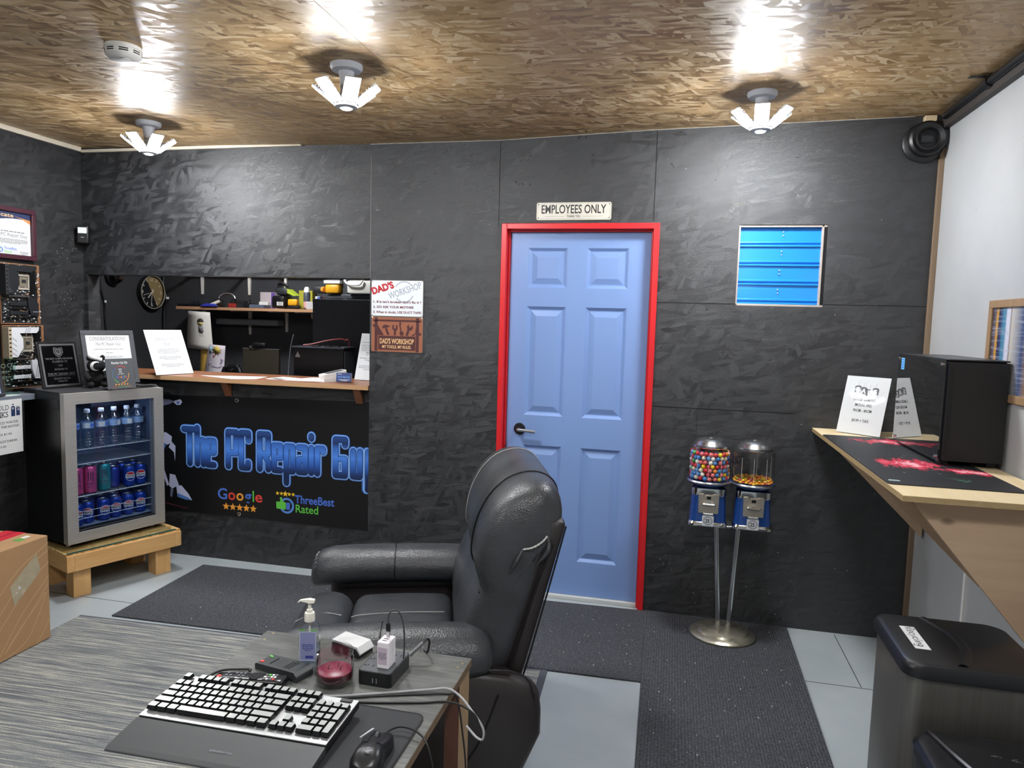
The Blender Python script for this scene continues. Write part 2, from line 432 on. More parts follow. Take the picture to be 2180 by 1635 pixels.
# back wall: right-hand boards, the header above the hatch, the set-back board below it
m = MB(BLACKOSB)
def board(x0, x1, z0, z1, y0=0., y1=.1): m.box(x0, x1, y0, y1, z0, z1)
board(-.767, 0, 0, 2.6); board(0, .84, 2.07, 2.6); board(.84, 1.232, 0, 2.6); board(1.232, 1.648, 0, 1.655)
board(1.232, 1.648, 2.06, 2.6); board(1.648, XR + .1, 0, 2.6)
board(-3.4, -.767, 1.765, 2.6, .006, .1); board(-3.4, -.767, 0, 1.118, .05, .1)
m.mat(BLACKOSBY); board(-2.72, -2.69, 1.118, 1.765, .006, .1)                     # left jamb of the hatch
m.mat(GROOVE); e = .0012
for x0, x1, z0, z1 in ((-.0215, -.0185, 2.06, 2.52), (.8045, .8075, 2.08, 2.55), (.84, 1.232, 1.662, 1.6645), (1.65, 2.12, 1.668, 1.6702), (.84, 1.55, 1.117, 1.120), (1.072, 1.0735, .98, 1.1)):
    m.box(x0, x1, -e, 0, z0, z1)
m.mat(PALEEDGE)
m.box(-.768, -.7665, -.0008, .002, 1.77, 2.45)
for _a, _b in ((-.77, -.02), (-.02, .8), (.8, 2.0)): m.loft([[(x, y, ceil_z(x) - dz) for y, dz in ((-.003, .003), (-.003, 0), (.003, 0), (.003, .003))] for x in (_a, _b)], True, True, True, False)
m.mat(M('chipped_paint', 'b9bcc0', .6))
rnd = random.Random(3)
for k in range(70):
    x = rnd.choice([rnd.uniform(-.7, 2.0), rnd.uniform(.9, 2.0)]); z = rnd.choice([rnd.uniform(.05, 2.4), rnd.uniform(.02, .4)])
    if -.02 < x < .86 and z < 2.2 or 1.2 < x < 1.68 and 1.6 < z < 2.1: continue
    s_ = rnd.uniform(.0012, .0032); m.box(x, x + s_ * rnd.uniform(.6, 2), -.0006, 0, z, z + s_)
struct(m.build('wall_back'))
m = MB(BLACKOSBY); m.box(XL - .1, XL, YF, .006, 0, 2.6)
m.mat(M('paint_specks', '8b8e93', .7)); rnd = random.Random(5)
for k in range(90):
    y = rnd.gauss(-.13, .05); z = rnd.uniform(1.45, 2.0)
    if y > -.005: continue
    s_ = rnd.uniform(.0012, .004); m.box(XL, XL + .0006, y, y + s_, z, z + s_ * rnd.uniform(.7, 1.8))
struct(m.build('wall_left'))
m = MB(WWALL); m.box(XR, XR + .1, YF, .0, 0, 2.6)
m.mat(M('white_batten', 'f4f2f0', .4)); m.box(XR - .012, XR, -.672, -.652, .02, 1.02)
struct(m.build('wall_right'))
m = MB(M('front_wall_paint', 'b9bbbb', .7)); m.box(-3.4, 2.4, YF - .1, YF, 0, 2.6); struct(m.build('wall_front'))
# trims
m = MB(M('cream_trim', 'c8bfae', .6)); m.box(XL, XL + .018, -3.2, -.004, 2.518, 2.545); struct(m.build('trim_1', bevel=.002))
m = MB(M('cream_trim')); m.box(XL + .018, -1.2, -.012, .006, 2.513, 2.530); struct(m.build('trim_2', bevel=.002))
m = MB(RAWWOOD); m.box(XR - .022, XR, -.022, -.001, 0, 2.42); struct(m.build('trim_3', bevel=.002))
m = MB(M('dark_trim_paint', '3a3533', .6, var=.2)); m.box(XR - .03, XR, -3.4, -.02, 2.49, 2.535); struct(m.build('trim_4', bevel=.002))
# ---- rooms behind the hatch and the vent
DARKW = M('back_room_wall', '38393d', .6, var=.12, vscale=5, bump=.1, bscale=60)
m = MB(DARKW); m.box(-3.4, -3.3, .1, 2.0, 0, 2.6); struct(m.build('wall_back_room_left'))
m = MB(DARKW); m.box(-3.4, 1.1, 1.42, 1.52, 0, 2.6); struct(m.build('wall_back_room_rear'))
m = MB(DARKW); m.box(1.1, 1.2, .1, 1.52, 0, 2.6); struct(m.build('wall_back_room_right'))
# ------------------------------------------------------------------ door and vent window
BLUEP = M('blue_door_paint', '7d9bd0', .42, bump=.10, bscale=40, bdist=.001, stretch=(2, 2, .4))
def door():
    root = thing('door_1', 'blue six-panel door in a red frame', 'door', (0, 0, 0)); struct(root)
    m = MB(RED)
    for x0, x1 in ((0, .030), (.81, .84)): m.box(x0, x1, -.012, .10, 0, 2.07)
    m.box(.030, .81, -.012, .10, 2.04, 2.07)
    for x0, x1 in ((.030, .040), (.80, .81)): m.box(x0, x1, .030, .10, 0, 2.04)
    m.box(.040, .80, .030, .10, 2.030, 2.04)
    m.build('door_frame', root, bevel=.003)
    m = MB(BLUEP); y = .052
    X = [.042, .139, .356, .463, .683, .798]; Z = [.024, .218, .859, 1.027, 1.629, 1.731, 1.946, 2.028]
    for i in range(5):
        for j in range(7):
            x0, x1, z0, z1 = X[i], X[i+1], Z[j], Z[j+1]
            if i in (1, 3) and j in (1, 3, 5):
                rg = []
                for ins, dy in ((0, 0), (.006, .004), (.016, .012), (.022, .012), (.052, .003), (.054, .003)):
                    rg.append([(x0 + ins, y + dy, z0 + ins), (x1 - ins, y + dy, z0 + ins), (x1 - ins, y + dy, z1 - ins), (x0 + ins, y + dy, z1 - ins)])
                m.loft(rg, True, False, True, False)
            else: m.add([(x0, y, z0), (x1, y, z0), (x1, y, z1), (x0, y, z1)], [(0, 1, 2, 3)])
    m.box(X[0], X[-1], y + .014, y + .04, Z[0], Z[-1])
    for a, b, c, d in ((X[0], X[0] + .0005, Z[0], Z[-1]), (X[-1] - .0005, X[-1], Z[0], Z[-1]), (X[0], X[-1], Z[0], Z[0] + .0005), (X[0], X[-1], Z[-1] - .0005, Z[-1])):
        m.box(a, b, y + .0005, y + .02, c, d)
    m.build('door_leaf', root)
    hx, hz = .118, .947
    m = MB(BLACKP); m.lathe([(0, -.008), (.030, -.008), (.033, -.004), (.033, .0)], 28); m.lathe([(.015, -.03), (.016, -.008)], 20)
    m.T = Matrix.Identity(4); o = m.build('door_rose', root); o.location = (hx, y, hz); o.rotation_euler = (R(-90), 0, 0)
    m = MB(SILVER); m.tube([(hx, y - .028, hz), (hx, y - .052, hz), (hx + .012, y - .056, hz), (hx + .05, y - .056, hz - .002), (hx + .098, y - .054, hz - .006)], .0085, 10)
    m.build('door_lever', root)
    m = MB(M('threshold_grey', 'c3c6c4', .6)); m.box(.04, .80, .03, .10, .0, .022); m.build('threshold', root, bevel=.003)
door()
def window():
    root = thing('window_1', 'small louvred vent with blue metal slats', 'window', (1.232, 0, 1.655)); struct(root)
    w, h = .416, .405
    BL = M('blue_film_slat', (.015, .29, .90), .26, .30, .8, coat=.6); FR = M('pale_metal_frame', 'b8aea6', .4, .3)
    m = MB(FR)
    m.box(0, .008, .004, .06, 0, h); m.box(w - .024, w - .014, .006, .06, 0, h); m.box(0, w, .006, .06, h - .012, h); m.box(0, w, .004, .06, 0, .010)
    m.build('vent_frame', root, bevel=.0015)
    m = MB(GROOVE); m.box(w - .014, w, .01, .055, 0, h); m.box(0, w, .085, .095, 0, h); m.build('vent_back', root)
    # four pressed slats, one profile each: flat field, two ribs, a lip
    sh = (h - .022) / 4
    for k in range(4):
        z1 = h - .012 - k * sh
        prof = [(.030, 0), (.028, -.020), (.026, -.066), (.019, -.070), (.018, -.075), (.026, -.080), (.027, -.084), (.020, -.088), (.019, -.0935), (.028, -sh + .001)]
        m = MB(BL); V = []; F = []
        for y, z in prof: V += [(.008, y, z1 + z), (w - .024, y, z1 + z)]
        for i in range(len(prof) - 1): F.append((2 * i, 2 * i + 2, 2 * i + 3, 2 * i + 1))
        m.add(V, F, False); m.build('slat', root, solid=.001)
        for q in (.022, .040):
            m = MB(M('rivet', '9fc4ee', .3, .6)); m.sphere((.215 - .004 * k, .025, z1 - q), .0045, 8, 6); m.build('rivet', root)
window()
# ------------------------------------------------------------------ lamps: six lit paddles on a hub
LEDM = M('lit_led_face', LAMP_COL, .5, emit=LED)
LEDM.node_tree.nodes['Principled BSDF'].inputs['Emission Color'].default_value = (*LAMP_COL, 1)
LAMPG = M('lamp_grey_plastic', 'b9bcc2', .5)
def lamp(loc, ang, label, tilt=38):
    root = thing('ceiling_light', label, 'ceiling light', loc, (0, 0, R(ang)), 'star-shaped ceiling lights')
    m = MB(M('lamp_white_base', 'cfd3dc', .5)); m.lathe([(0, 0), (.062, 0), (.062, -.012), (.055, -.022), (.03, -.026), (.026, -.05), (.024, -.085), (0, -.085)], 28); m.build('lamp_base', root)
    m = MB(LAMPG); m.lathe([(0, -.085), (.020, -.085), (.022, -.10), (.034, -.125), (.044, -.14), (.044, -.158), (.034, -.163), (0, -.163)], 24); m.build('hub', root)
    m = MB(LEDM); m.lathe([(.0, -.1655), (.018, -.1655), (.018, -.163), (0, -.163)], 20); m.build('hub_light', root)
    for k in range(6):
        a = k * pi / 3; T = Matrix.Rotation(a, 4, 'Z') @ Matrix.Translation((.042, 0, -.150)) @ Matrix.Rotation(-R(tilt), 4, 'Y')
        m = MB(LAMPG); m.T = T; m.box(.004, .110, -.030, .030, .0, .007); m.box(-.012, .01, -.010, .010, -.002, .006)
        for q in range(9): m.box(.012 + q * .0105, .016 + q * .0105, -.026, .026, .007, .014)
        p = m.build('paddle', root, bevel=.001, seg=1)
        m = MB(LEDM); m.T = T; m.box(.008, .106, -.027, .027, -.0025, -.0002); m.build('led_face', p)
    return root
lamp((-1.80, -.50, ceil_z(-1.80)), 30, 'lit star-shaped ceiling light nearest the left wall, above the hatch')
lamp((-.345, -1.17, ceil_z(-.345)), 8, 'lit star-shaped ceiling light in the middle, closest to the viewer')
lamp((1.257, -.50, ceil_z(1.257)), 26, 'lit star-shaped ceiling light on the right, above the blue vent')
lamp((-.9, -3.3, ceil_z(-.9)), 15, 'star-shaped ceiling light behind the viewer on the left')
lamp((1.1, -3.1, ceil_z(1.1)), 40, 'star-shaped ceiling light behind the viewer on the right')
lamp((-1.9, .45, ceil_z(-1.9)), 10, 'star-shaped ceiling light in the back room, hidden by the wall')

def smoke_detector():
    root = thing('smoke_detector', 'round white smoke detector on the strand board ceiling at the upper left', 'smoke detector', (-1.098, -1.46, ceil_z(-1.098)), (0, 0, R(20)))
    SW = M('detector_white', 'd9d7d2', .45)
    m = MB(SW); m.lathe([(.060, .0), (.064, -.004), (.064, -.014), (.060, -.017)], 36); m.build('base_ring', root)
    m = MB(SW); m.lathe([(.058, -.015), (.0615, -.020), (.061, -.036), (.050, -.047), (.030, -.051), (0, -.052)], 36); m.build('cover', root)
    m = MB(GROOVE)
    for k in range(8):
        a0 = k * pi / 4 + .12
        for zz in (-.021, -.028):
            V = []
            for j in range(7): a = a0 + .5 * j / 6; V += [(.0618 * cos(a), .0618 * sin(a), zz), (.0618 * cos(a), .0618 * sin(a), zz - .0042)]
            m.add(V, [(2 * j, 2 * j + 2, 2 * j + 3, 2 * j + 1) for j in range(6)])
    m.build('vent_slots', root)
    m = MB(M('detector_grey', 'a9a9a6', .4)); m.lathe([(.016, -.049), (.016, -.0535), (0, -.0535)], 20, (.012, -.018, 0)); m.build('test_button', root)
smoke_detector()
# ------------------------------------------------------------------ left wall: certificate, boards, shelf, trophy
def sign(name, label, cat, w, h, loc, rot, base, ops=None, t=.002, r=0., group=None, bevel=0.):
    """flat printed thing built in its own plane, centre bottom at loc"""
    m = MB(base); m.prism(rrect(w, h, r, cy=h / 2) if r else [(-w/2, 0), (w/2, 0), (w/2, h), (-w/2, h)], -t, 0)
    if ops: ops(m)
    o = m.build(name, None, bevel=bevel); o.location = loc; o.rotation_euler = rot
    return tag(o, label, cat, group)
def cert_wall():
    w, h = .42, .288
    root = thing('framed_certificate', 'wine-red framed certificate hung at the left edge, above the circuit boards', 'certificate', (XL + .005, -.35 - w / 2, 1.815), aim(R(90)))
    m = MB(M('wine_frame', '43202c', .35)); b = .026
    for x0, x1, y0, y1 in ((-w/2, w/2, 0, b), (-w/2, w/2, h - b, h), (-w/2, -w/2 + b, b, h - b), (w/2 - b, w/2, b, h - b)): m.box(x0, x1, y0, y1, 0, .022)
    m.build('frame', root, bevel=.003)
    m = MB(PAPER); m.rect(-w/2 + b, w/2 - b, b, h - b, .006)
    m.mat(NAVY); x0, x1, y1 = -w/2 + b, w/2 - b, h - b
    m.flat([(x0, y1), (x0, y1 - .10)] + [(x0 + (x1 - x0) * k / 10, y1 - .10 + .065 * sin(k / 10 * pi * .62)) for k in range(11)] + [(x1, y1)], .0064)
    m.mat(M('copper_print', 'c98a55', .5)); m.flat([(x1, y1 - .035), (x1 - .10, y1 - .022), (x1 - .05, y1 - .034), (x1, y1 - .058)], .0068)
    m.mat(TAN); m.text('Certificate', -.02, y1 - .030, .020, .20, .0068, bold=.01)
    m.mat(GREYINK); m.text('The PC Repair Guy', .055, .125, .018, .215, .0064); m.greek(-.0, .15, .150, .005, .0064, 1, seed=1)
    m.greek(-.05, .165, .108, .0032, .0064, 4, 2.2, seed=2); m.greek(.115, .168, .042, .003, .0064, 3, 2.2, seed=4)
    m.mat(GBLUE); m.text('ThreeBest', .055, .052, .013, .078, .0064, bold=.01); m.ring(-.005, .048, .009, .014, .0064)
    m.mat(GREEN); m.text('Rated', .040, .035, .011, .045, .0064, bold=.01); m.flat([(-.018, .045), (-.006, .045), (-.006, .056), (-.012, .056)], .0066)
    m.build('certificate_sheet', root)
    m = MB(GLASS('picture_glass', (1, 1, 1), .5)); m.box(-w/2 + b, w/2 - b, b, h - b, .011, .0125); m.build('glass', root)
cert_wall()
def motherboard(name_label, loc, w, h, white):
    root = thing('motherboard', name_label, 'motherboard', loc, aim(R(90)), 'bare motherboards on the left wall')
    rnd = random.Random(11 if white else 4)
    PCB = M('copper_brown_board', '8d6446', .55, var=.25, vscale=40); PCB2 = M('black_board', '17181a', .5)
    HS = M('white_heatsink', 'd9dbe0', .35) if white else M('black_heatsink', '232529', .38); HS2 = M('grey_stripe_print', '8c9098', .4); SLOT = M('slot_black', '0d0d0f', .35)
    m = MB(PCB); m.box(-w/2, w/2, 0, h, -.012, 0); m.mat(PCB2); m.box(-w/2 + .004, w/2 - .018, .006, h - .006, 0, .0016); m.build('circuit_board', root)
    m = MB(WPLAST)                                               # scattered small parts on the board
    pal = [M('pale_capacitor', 'cfd2d6', .4), M('pale_capacitor'), SLOT, M('tan_chip', 'b48f63', .5), M('dark_chip', '3a3d42', .4)]
    for k in range(430):
        x = rnd.uniform(-w/2 + .008, w/2 - .008); y = rnd.uniform(.008, h - .008); a = rnd.uniform(.002, .009); b = rnd.uniform(.002, .008)
        m.mat(rnd.choice(pal)); m.box(x, x + a, y, y + b, .0016, .0016 + rnd.uniform(.001, .006))
    o = m.build('small_components', root); o['kind'] = 'stuff'
    sx, sy = .015, h * .70
    m = MB(M('socket_frame', 'b9b3a6', .35, .2)); q = .036
    for a, b, c, d in ((-q, q, -q - .008, -q + .004), (-q, q, q - .004, q + .008), (-q, -q + .009, -q, q), (q - .009, q, -q, q)): m.box(sx + a, sx + b, sy + c, sy + d, .002, .009)
    m.mat(M('socket_plate', 'a59b88', .4, .6)); m.box(sx - q + .012, sx + q - .012, sy - q + .008, sy + q - .008, .002, .007); m.mat(DGREY); m.box(sx - .012, sx + .016, sy - .006, sy + .014, .007, .0075)
    m.build('processor_socket', root, bevel=.001)
    m = MB(HS); m.prism([(-w/2 + .01, h - .012), (-w/2 + .01, h * .50), (-w/2 + .06, h * .50), (sx - .05, sy - .02), (sx - .05, sy + .03), (-w/2 + .055, h - .012)], .0016, .034)
    if white:
        m.mat(HS2)
        for k in range(4): y = h * .58 + k * .028; m.flat([(-w/2 + .018, y), (-w/2 + .055, y - .026), (-w/2 + .055, y - .021), (-w/2 + .018, y + .005)], .0344)
    else:
        m.mat(M('dull_panel', '34373c', .5)); m.flat([(-w/2 + .012, h * .52), (-w/2 + .05, h * .52), (-w/2 + .012, h * .66)], .0344)
    m.build('side_heatsink', root, bevel=.002)
    m = MB(HS); m.prism([(-w/2 + .06, h - .012), (-w/2 + .07, h - .045), (w/2 - .075, h - .045), (w/2 - .06, h - .03), (w/2 - .06, h - .012)], .0016, .030)
    if white:
        m.mat(HS2)
        for k in range(3): x = -.02 + k * .012; m.flat([(x, h - .044), (x + .004, h - .044), (x + .016, h - .014), (x + .012, h - .014)], .0304)
    m.build('top_heatsink', root, bevel=.002)
    for k in range(4):
        x = w/2 - .072 + k * .010; m = MB(SLOT); m.box(x, x + .0065, h * .50, h * .93, .0016, .010); m.build('memory_slot', root, bevel=.0008)
    for k, (y, x0, x1, mm) in enumerate(((h * .46, -w/2 + .045, .045, SILVER), (h * .25, -w/2 + .03, .035, SLOT), (h * .10, -w/2 + .035, .055, SLOT))):
        m = MB(mm); m.box(x0, x1, y - .004, y + .004, .0016, .012); m.build('expansion_slot', root, bevel=.001)
    m = MB(HS); m.prism([(.035, h * .44), (.035, h * .30), (.055, h * .14), (w/2 - .022, h * .14), (w/2 - .022, h * .34), (w/2 - .045, h * .44)], .0016, .014)
    if white:
        m.mat(HS2)
        for k in range(3): x = .055 + k * .014; m.flat([(x, h * .16), (x + .006, h * .16), (x + .026, h * .42), (x + .020, h * .42)], .0144)
    else:
        m.mat(HS2); m.rect(w/2 - .06, w/2 - .026, h * .20, h * .212, .0144)
    m.build('chipset_cover', root, bevel=.002)
    for y0 in (.30, .15):
        m = MB(HS); m.box(-w/2 + .05, .03, h * y0, h * (y0 + .06), .0016, .011)
        if white:
            m.mat(HS2)
            for k in range(3): m.flat([(-.02 + k * .012, h * y0), (-.016 + k * .012, h * y0), (-.004 + k * .012, h * (y0 + .06)), (-.008 + k * .012, h * (y0 + .06))], .0114)
        m.build('drive_cover', root, bevel=.003)
    m = MB(M('tan_port_shield', 'b7a88f', .4) if white else DGREY); x = -w/2 - .003; m.box(x, x + .02, h * .48, h - .01, .0, .044)
    m.mat(GROOVE)
    for k in range(7): y = h * .52 + k * h * .065; m.box(x + .004, x + .016, y, y + .008, .0435, .0445)
    m.build('port_block', root, bevel=.001)
motherboard('black motherboard on the left wall, directly below the framed certificate', (XL + .02, -.335 - .125, 1.452), .25, .34, False)
motherboard('silver and black motherboard on the left wall, behind the glass trophy', (XL + .02, -.318 - .13, 1.085), .262, .36, True)

def left_shelf():
    m = MB(M('slate_shelf', '6d7581', .4)); m.box(XL + .002, -2.45, -1.30, -.565, 1.048, 1.079)
    tag(m.build('wall_shelf', None, bevel=.002), 'slate grey wall shelf at the left edge, holding the trophy', 'shelf')
    z = 1.079
    root = thing('glass_trophy', 'clear glass award trophy on the grey shelf below the circuit boards', 'trophy', (-2.52, -.745, z), aim(R(70)))
    GL = GLASS('award_glass', (.72, .90, .83), 2.2, .03)
    m = MB(GL); m.box(-.062, .062, .0, .018, -.035, .035); m.build('glass_base', root, bevel=.003)
    m = MB(GL); m.prism([(-.045, .019), (.040, .019), (.066, .20), (-.085, .20)], -.009, .009, 'z')
    m.mat(M('etched_frost', '7f8f8a', .7))
    for cx, cy in ((-.035, .165), (.0, .155), (.03, .158)): m.ring(cx, cy, .009, .0115, .0095, 16); 
    m.greek(-.05, .035, .125, .003, .0095, 2, 2.4, seed=3); m.greek(-.035, .03, .095, .004, .0095, 2, 2.4, seed=8); m.greek(-.035, .03, .055, .004, .0095, 1, seed=9)
    m.build('glass_plate', root, bevel=.002)
    m = MB(PAPER); m.box(-2.515, -2.455, -.80, -.705, z, z + .002); tag(m.build('paper_slip'), 'white paper slip under the glass trophy', 'paper')
    root = thing('picture_frame', 'dark grey picture frame cropped by the left edge, on the grey shelf', 'picture frame', (-2.475, -.90, z + .002), aim(R(80), R(14)))
    w, h, b = .22, .155, .016; m = MB(M('dark_frame', '25272b', .35))
    for x0, x1, y0, y1 in ((-w/2, w/2, 0, b), (-w/2, w/2, h - b, h), (-w/2, -w/2 + b, b, h - b), (w/2 - b, w/2, b, h - b)): m.box(x0, x1, y0, y1, -.008, .008)
    m.build('frame', root, bevel=.002)
    m = MB(PAPER); m.rect(-w/2 + b, w/2 - b, b, h - b, .0); m.mat(M('pale_blue_print', 'a9b6d8', .6)); m.rect(.02, w/2 - b, b, h * .4, .0005); m.build('sheet', root)
left_shelf()
def drinks(m):
    SER = dict(serif=True); z = .0006
    m.mat(GREYINK); m.text('COLD', .020, .232, .026, .085, z, bold=.012); m.mat(INK); m.text('DRINKS', -.005, .195, .028, .125, z, **SER)
    m.mat(NAVY)
    m.flat([(.075, .195), (.098, .195), (.098, .243), (.092, .250), (.081, .250), (.075, .243)], z); m.rect(.083, .091, .254, .261, z)
    m.flat([(.104, .197), (.126, .197), (.126, .240), (.104, .240)], z); m.mat(GREYINK); m.rect(.105, .125, .242, .246, z)
    m.mat(PAPER); m.flat(circ(.0055, 12, cx=.085, cy=.237), z * 2); m.flat(circ(.0055, 12, cx=.117, cy=.229), z * 2)
    m.mat(INK); m.ring(.085, .237, .001, .003, z * 3, 10); m.ring(.117, .229, .001, .003, z * 3, 10)
    m.text('COLD WATER', .048, .160, .012, .135, z, **SER); m.text('ON THE HOUSE!', .048, .138, .012, .140, z, **SER)
    m.text('COKE $1.00', .022, .100, .010, .105, z, **SER); m.text('ENERGY DRINK', .038, .062, .011, .14, z, **SER); m.text('$3.00', .018, .036, .010, .045, z, **SER)
sign('price_sheet', 'white drinks price sheet hanging from the grey shelf at the left edge', 'sign', .279, .285, (-2.446, -.705 - .14, .777), aim(R(90)), PAPER, drinks, .001)

# motion sensor in the corner
root = thing('motion_sensor', 'small black motion sensor with a pale window in the left corner', 'sensor', (-2.665, -.045, 1.95), (0, 0, R(30)))
m = MB(BLACKP); m.prism([(-.033, 0), (.033, 0), (.033, .11), (-.033, .11)], -.022, .030, 'y'); m.cyl((0, .02, .055), (0, .05, .055), .02); m.build('sensor_body', root, bevel=.008, seg=3)
m = MB(M('pale_lens', 'dfe6e8', .3)); m.box(-.024, .024, -.0245, -.0215, .062, .098); m.build('lens', root, bevel=.003)
m = MB(SILVER); m.prism([(-.010, .040), (-.006, .035), (.006, .035), (.010, .040)], -.0235, -.0215, 'y'); m.build('badge', root)

# ------------------------------------------------------------------ bench, cooler, carton
BENCHW = [WOOD('bench_wood_%s' % a, 'c9975a', 'e0b67c', i, 6, .55) for i, a in enumerate('xyz')]
BENCHTOP = OSB('bench_top_board', 'xy', [(.15, lin('b98a4c')), (.5, lin('d9b276')), (.85, lin('eacb94'))], .4, .2, .15, flake=1.2)
def bench():
    root = thing('wooden_bench', 'low pine bench with a glass sheet, carrying the drinks cooler', 'bench', (-2.115, -.775, 0), (0, 0, R(67.5)))
    w, d, h = .625, .46, .257
    m = MB(BENCHTOP); m.box(.0, w, .012, d - .01, h - .012, h - .002); m.build('board_top', root)
    m = MB(GLASS('bench_glass', (.96, .985, .97), .6)); m.box(.004, w - .03, .012, d - .02, h - .002, h + .004); m.build('glass_sheet', root, bevel=.001)
    m = MB(M('green_glass_edge', '2f5a50', .15)); m.box(.004, w - .03, .0085, .0115, h - .003, h + .004); m.build('glass_edge', root)
    for k, (x0, x1, y0, y1, mm) in enumerate(((.038, w - .038, 0, .038, 0), (.038, w - .038, d - .038, d, 0), (0, .038, 0, d, 1), (w - .038, w, 0, d, 1))):
        m = MB(BENCHW[mm]); m.box(x0, x1, y0, y1, h - .100, h - .012); m.build('apron', root, bevel=.002)
    for x, y in ((.045, .04), (w - .135, .04), (.045, d - .13), (w - .135, d - .13)):
        m = MB(BENCHW[2]); m.box(x, x + .089, y, y + .089, 0, h - .012); m.build('leg', root, bevel=.002)
bench()
FX = dict(x=-2.17, y=-.71, z=.262, yaw=R(72))
FM = Matrix.Translation((FX['x'], FX['y'], FX['z'])) @ Matrix.Rotation(FX['yaw'], 4, 'Z')
def fr(p): return tuple(FM @ Vector(p))
FW, FD, FH = .555, .42, .835
def cooler():
    root = thing('drinks_cooler', 'black glass-door drinks cooler with a steel frame, on the pine bench', 'cooler', (FX['x'], FX['y'], FX['z']), (0, 0, FX['yaw']))
    B = M('cooler_black', '121214', .35); IN = M('cooler_liner', '66748c', .5)
    t = .03; y0 = .045; zb = .02
    m = MB(B); m.box(0, t, y0, FD, zb, FH); m.box(FW - t, FW, y0, FD, zb, FH); m.box(t, FW - t, y0, FD, zb, zb + .07); m.box(t, FW - t, y0, FD, FH - t, FH); m.box(t, FW - t, FD - t, FD, zb + .07, FH - t)
    m.mat(IN); e = .001
    m.box(t, t + e, y0 + .01, FD - t, zb + .07, FH - t); m.box(FW - t - e, FW - t, y0 + .01, FD - t, zb + .07, FH - t); m.box(t, FW - t, FD - t - e, FD - t, zb + .07, FH - t); m.box(t, FW - t, y0 + .01, FD - t, zb + .07, zb + .07 + e); m.box(t, FW - t, y0 + .01, FD - t, FH - t - e, FH - t)
    m.build('cabinet', root, bevel=.003)
    m = MB(M('cooler_lid_trim', '3c3c40', .3)); m.box(-.001, FW + .001, y0 - .0, FD, FH, FH + .006); m.build('top_plate', root, bevel=.002)
    fr_ = MB(STEEL); b = .058; yb, yf = .042, .0
    for P in ([(0, zb), (FW, zb), (FW - b, zb + b), (b, zb + b)], [(FW, zb), (FW, FH), (FW - b, FH - b), (FW - b, zb + b)], [(FW, FH), (0, FH), (b, FH - b), (FW - b, FH - b)], [(0, FH), (0, zb), (b, zb + b), (b, FH - b)]):
        fr_.prism([P[0], P[1], P[2], P[3]], yf + .0, yb, 'y')
    dr = fr_.build('door', root, bevel=.004, seg=2); 
    m = MB(GLASS('cooler_glass', (.86, .91, .97), .8, .02)); m.box(b - .002, FW - b + .002, .012, .018, zb + b, FH - b); m.build('door_glass', dr)
    m = MB(M('gasket', '1a1c20', .6)); 
    for x0, x1, z0, z1 in ((b - .006, b, zb + b, FH - b), (FW - b, FW - b + .006, zb + b, FH - b), (b, FW - b, zb + b - .006, zb + b), (b, FW - b, FH - b, FH - b + .006)): m.box(x0, x1, .008, .036, z0, z1)
    m.build('gasket', dr)
    m = MB(DGREY); m.box(-.004, .06, .05, .12, FH - .085, FH - .03); m.build('hinge_cover', root, bevel=.004)
    for x in (.03, FW - .05):
        for y in (.06, FD - .06):
            m = MB(WPLAST); m.cyl((x, y, 0), (x, y, zb + .002), .012, n=12); m.build('foot', root)
    WIRE = M('wire_white', 'c6ccd2', .35, .4)
    for z, yy in ((.515, .075), (.435, .07), (.255, .07)):
        m = MB(WIRE); m.cyl((t + .004, yy, z), (FW - t - .004, yy, z), .0032, n=8); m.cyl((t + .004, FD - .05, z), (FW - t - .004, FD - .05, z), .003, n=6)
        for k in range(27): x = t + .012 + k * (FW - 2 * t - .024) / 26; m.cyl((x, yy - .004, z + .002), (x, FD - .045, z + .002), .0016, n=5, caps=True)
        m.build('wire_rack', root)
    m = MB(WIRE); 
    for z in (.135, .175): m.cyl((t + .01, .052, z), (FW - t - .01, .052, z), .0018, n=6)
    m.build('guard_wire', root)
    m = MB(M('fan_box', '2c3442', .4)); m.box(FW - .30, FW - .045, FD - .2, FD - .05, FH - .115, FH - .04); m.build('fan_box', root, bevel=.01)
    m = MB(M('inside_led', (.62, .74, 1.0), .5, emit=26.0)); m.box(.18, .36, .075, .095, FH - .034, FH - .031); m.build('inside_light', root)
cooler()
CANTOP = M('can_lid', 'c4c6ca', .25, 1.0)
def wrap(r, cz):
    """print bent round a can of radius r; print x -> angle, y -> height"""
    return lambda p: ((r + p[2]) * sin(p[0] / r), -(r + p[2]) * cos(p[0] / r), cz + p[1])
def can_proto(name, label, cat, col, h, deco):
    root = thing(name, label, cat); r = .033
    BM = M('can_' + col, col, .22, .55)
    m = MB(BM); m.lathe([(r * .72, 0), (r * .80, .003), (r, .010), (r, h - .016), (r * .90, h - .007), (r * .80, h - .003)], 24)
    m.W = wrap(r, h * .5); deco(m); m.W = None; m.build('can_body', root)
    m = MB(CANTOP); m.lathe([(r * .80, h - .003), (r * .83, h), (r * .78, h), (r * .74, h - .005), (0, h - .005)], 24); m.build('can_lid', root)
    m = MB(SILVER); m.prism(rrect(.012, .022, .005, 4), h - .0045, h - .003); m.build('pull_tab', root)
    return root
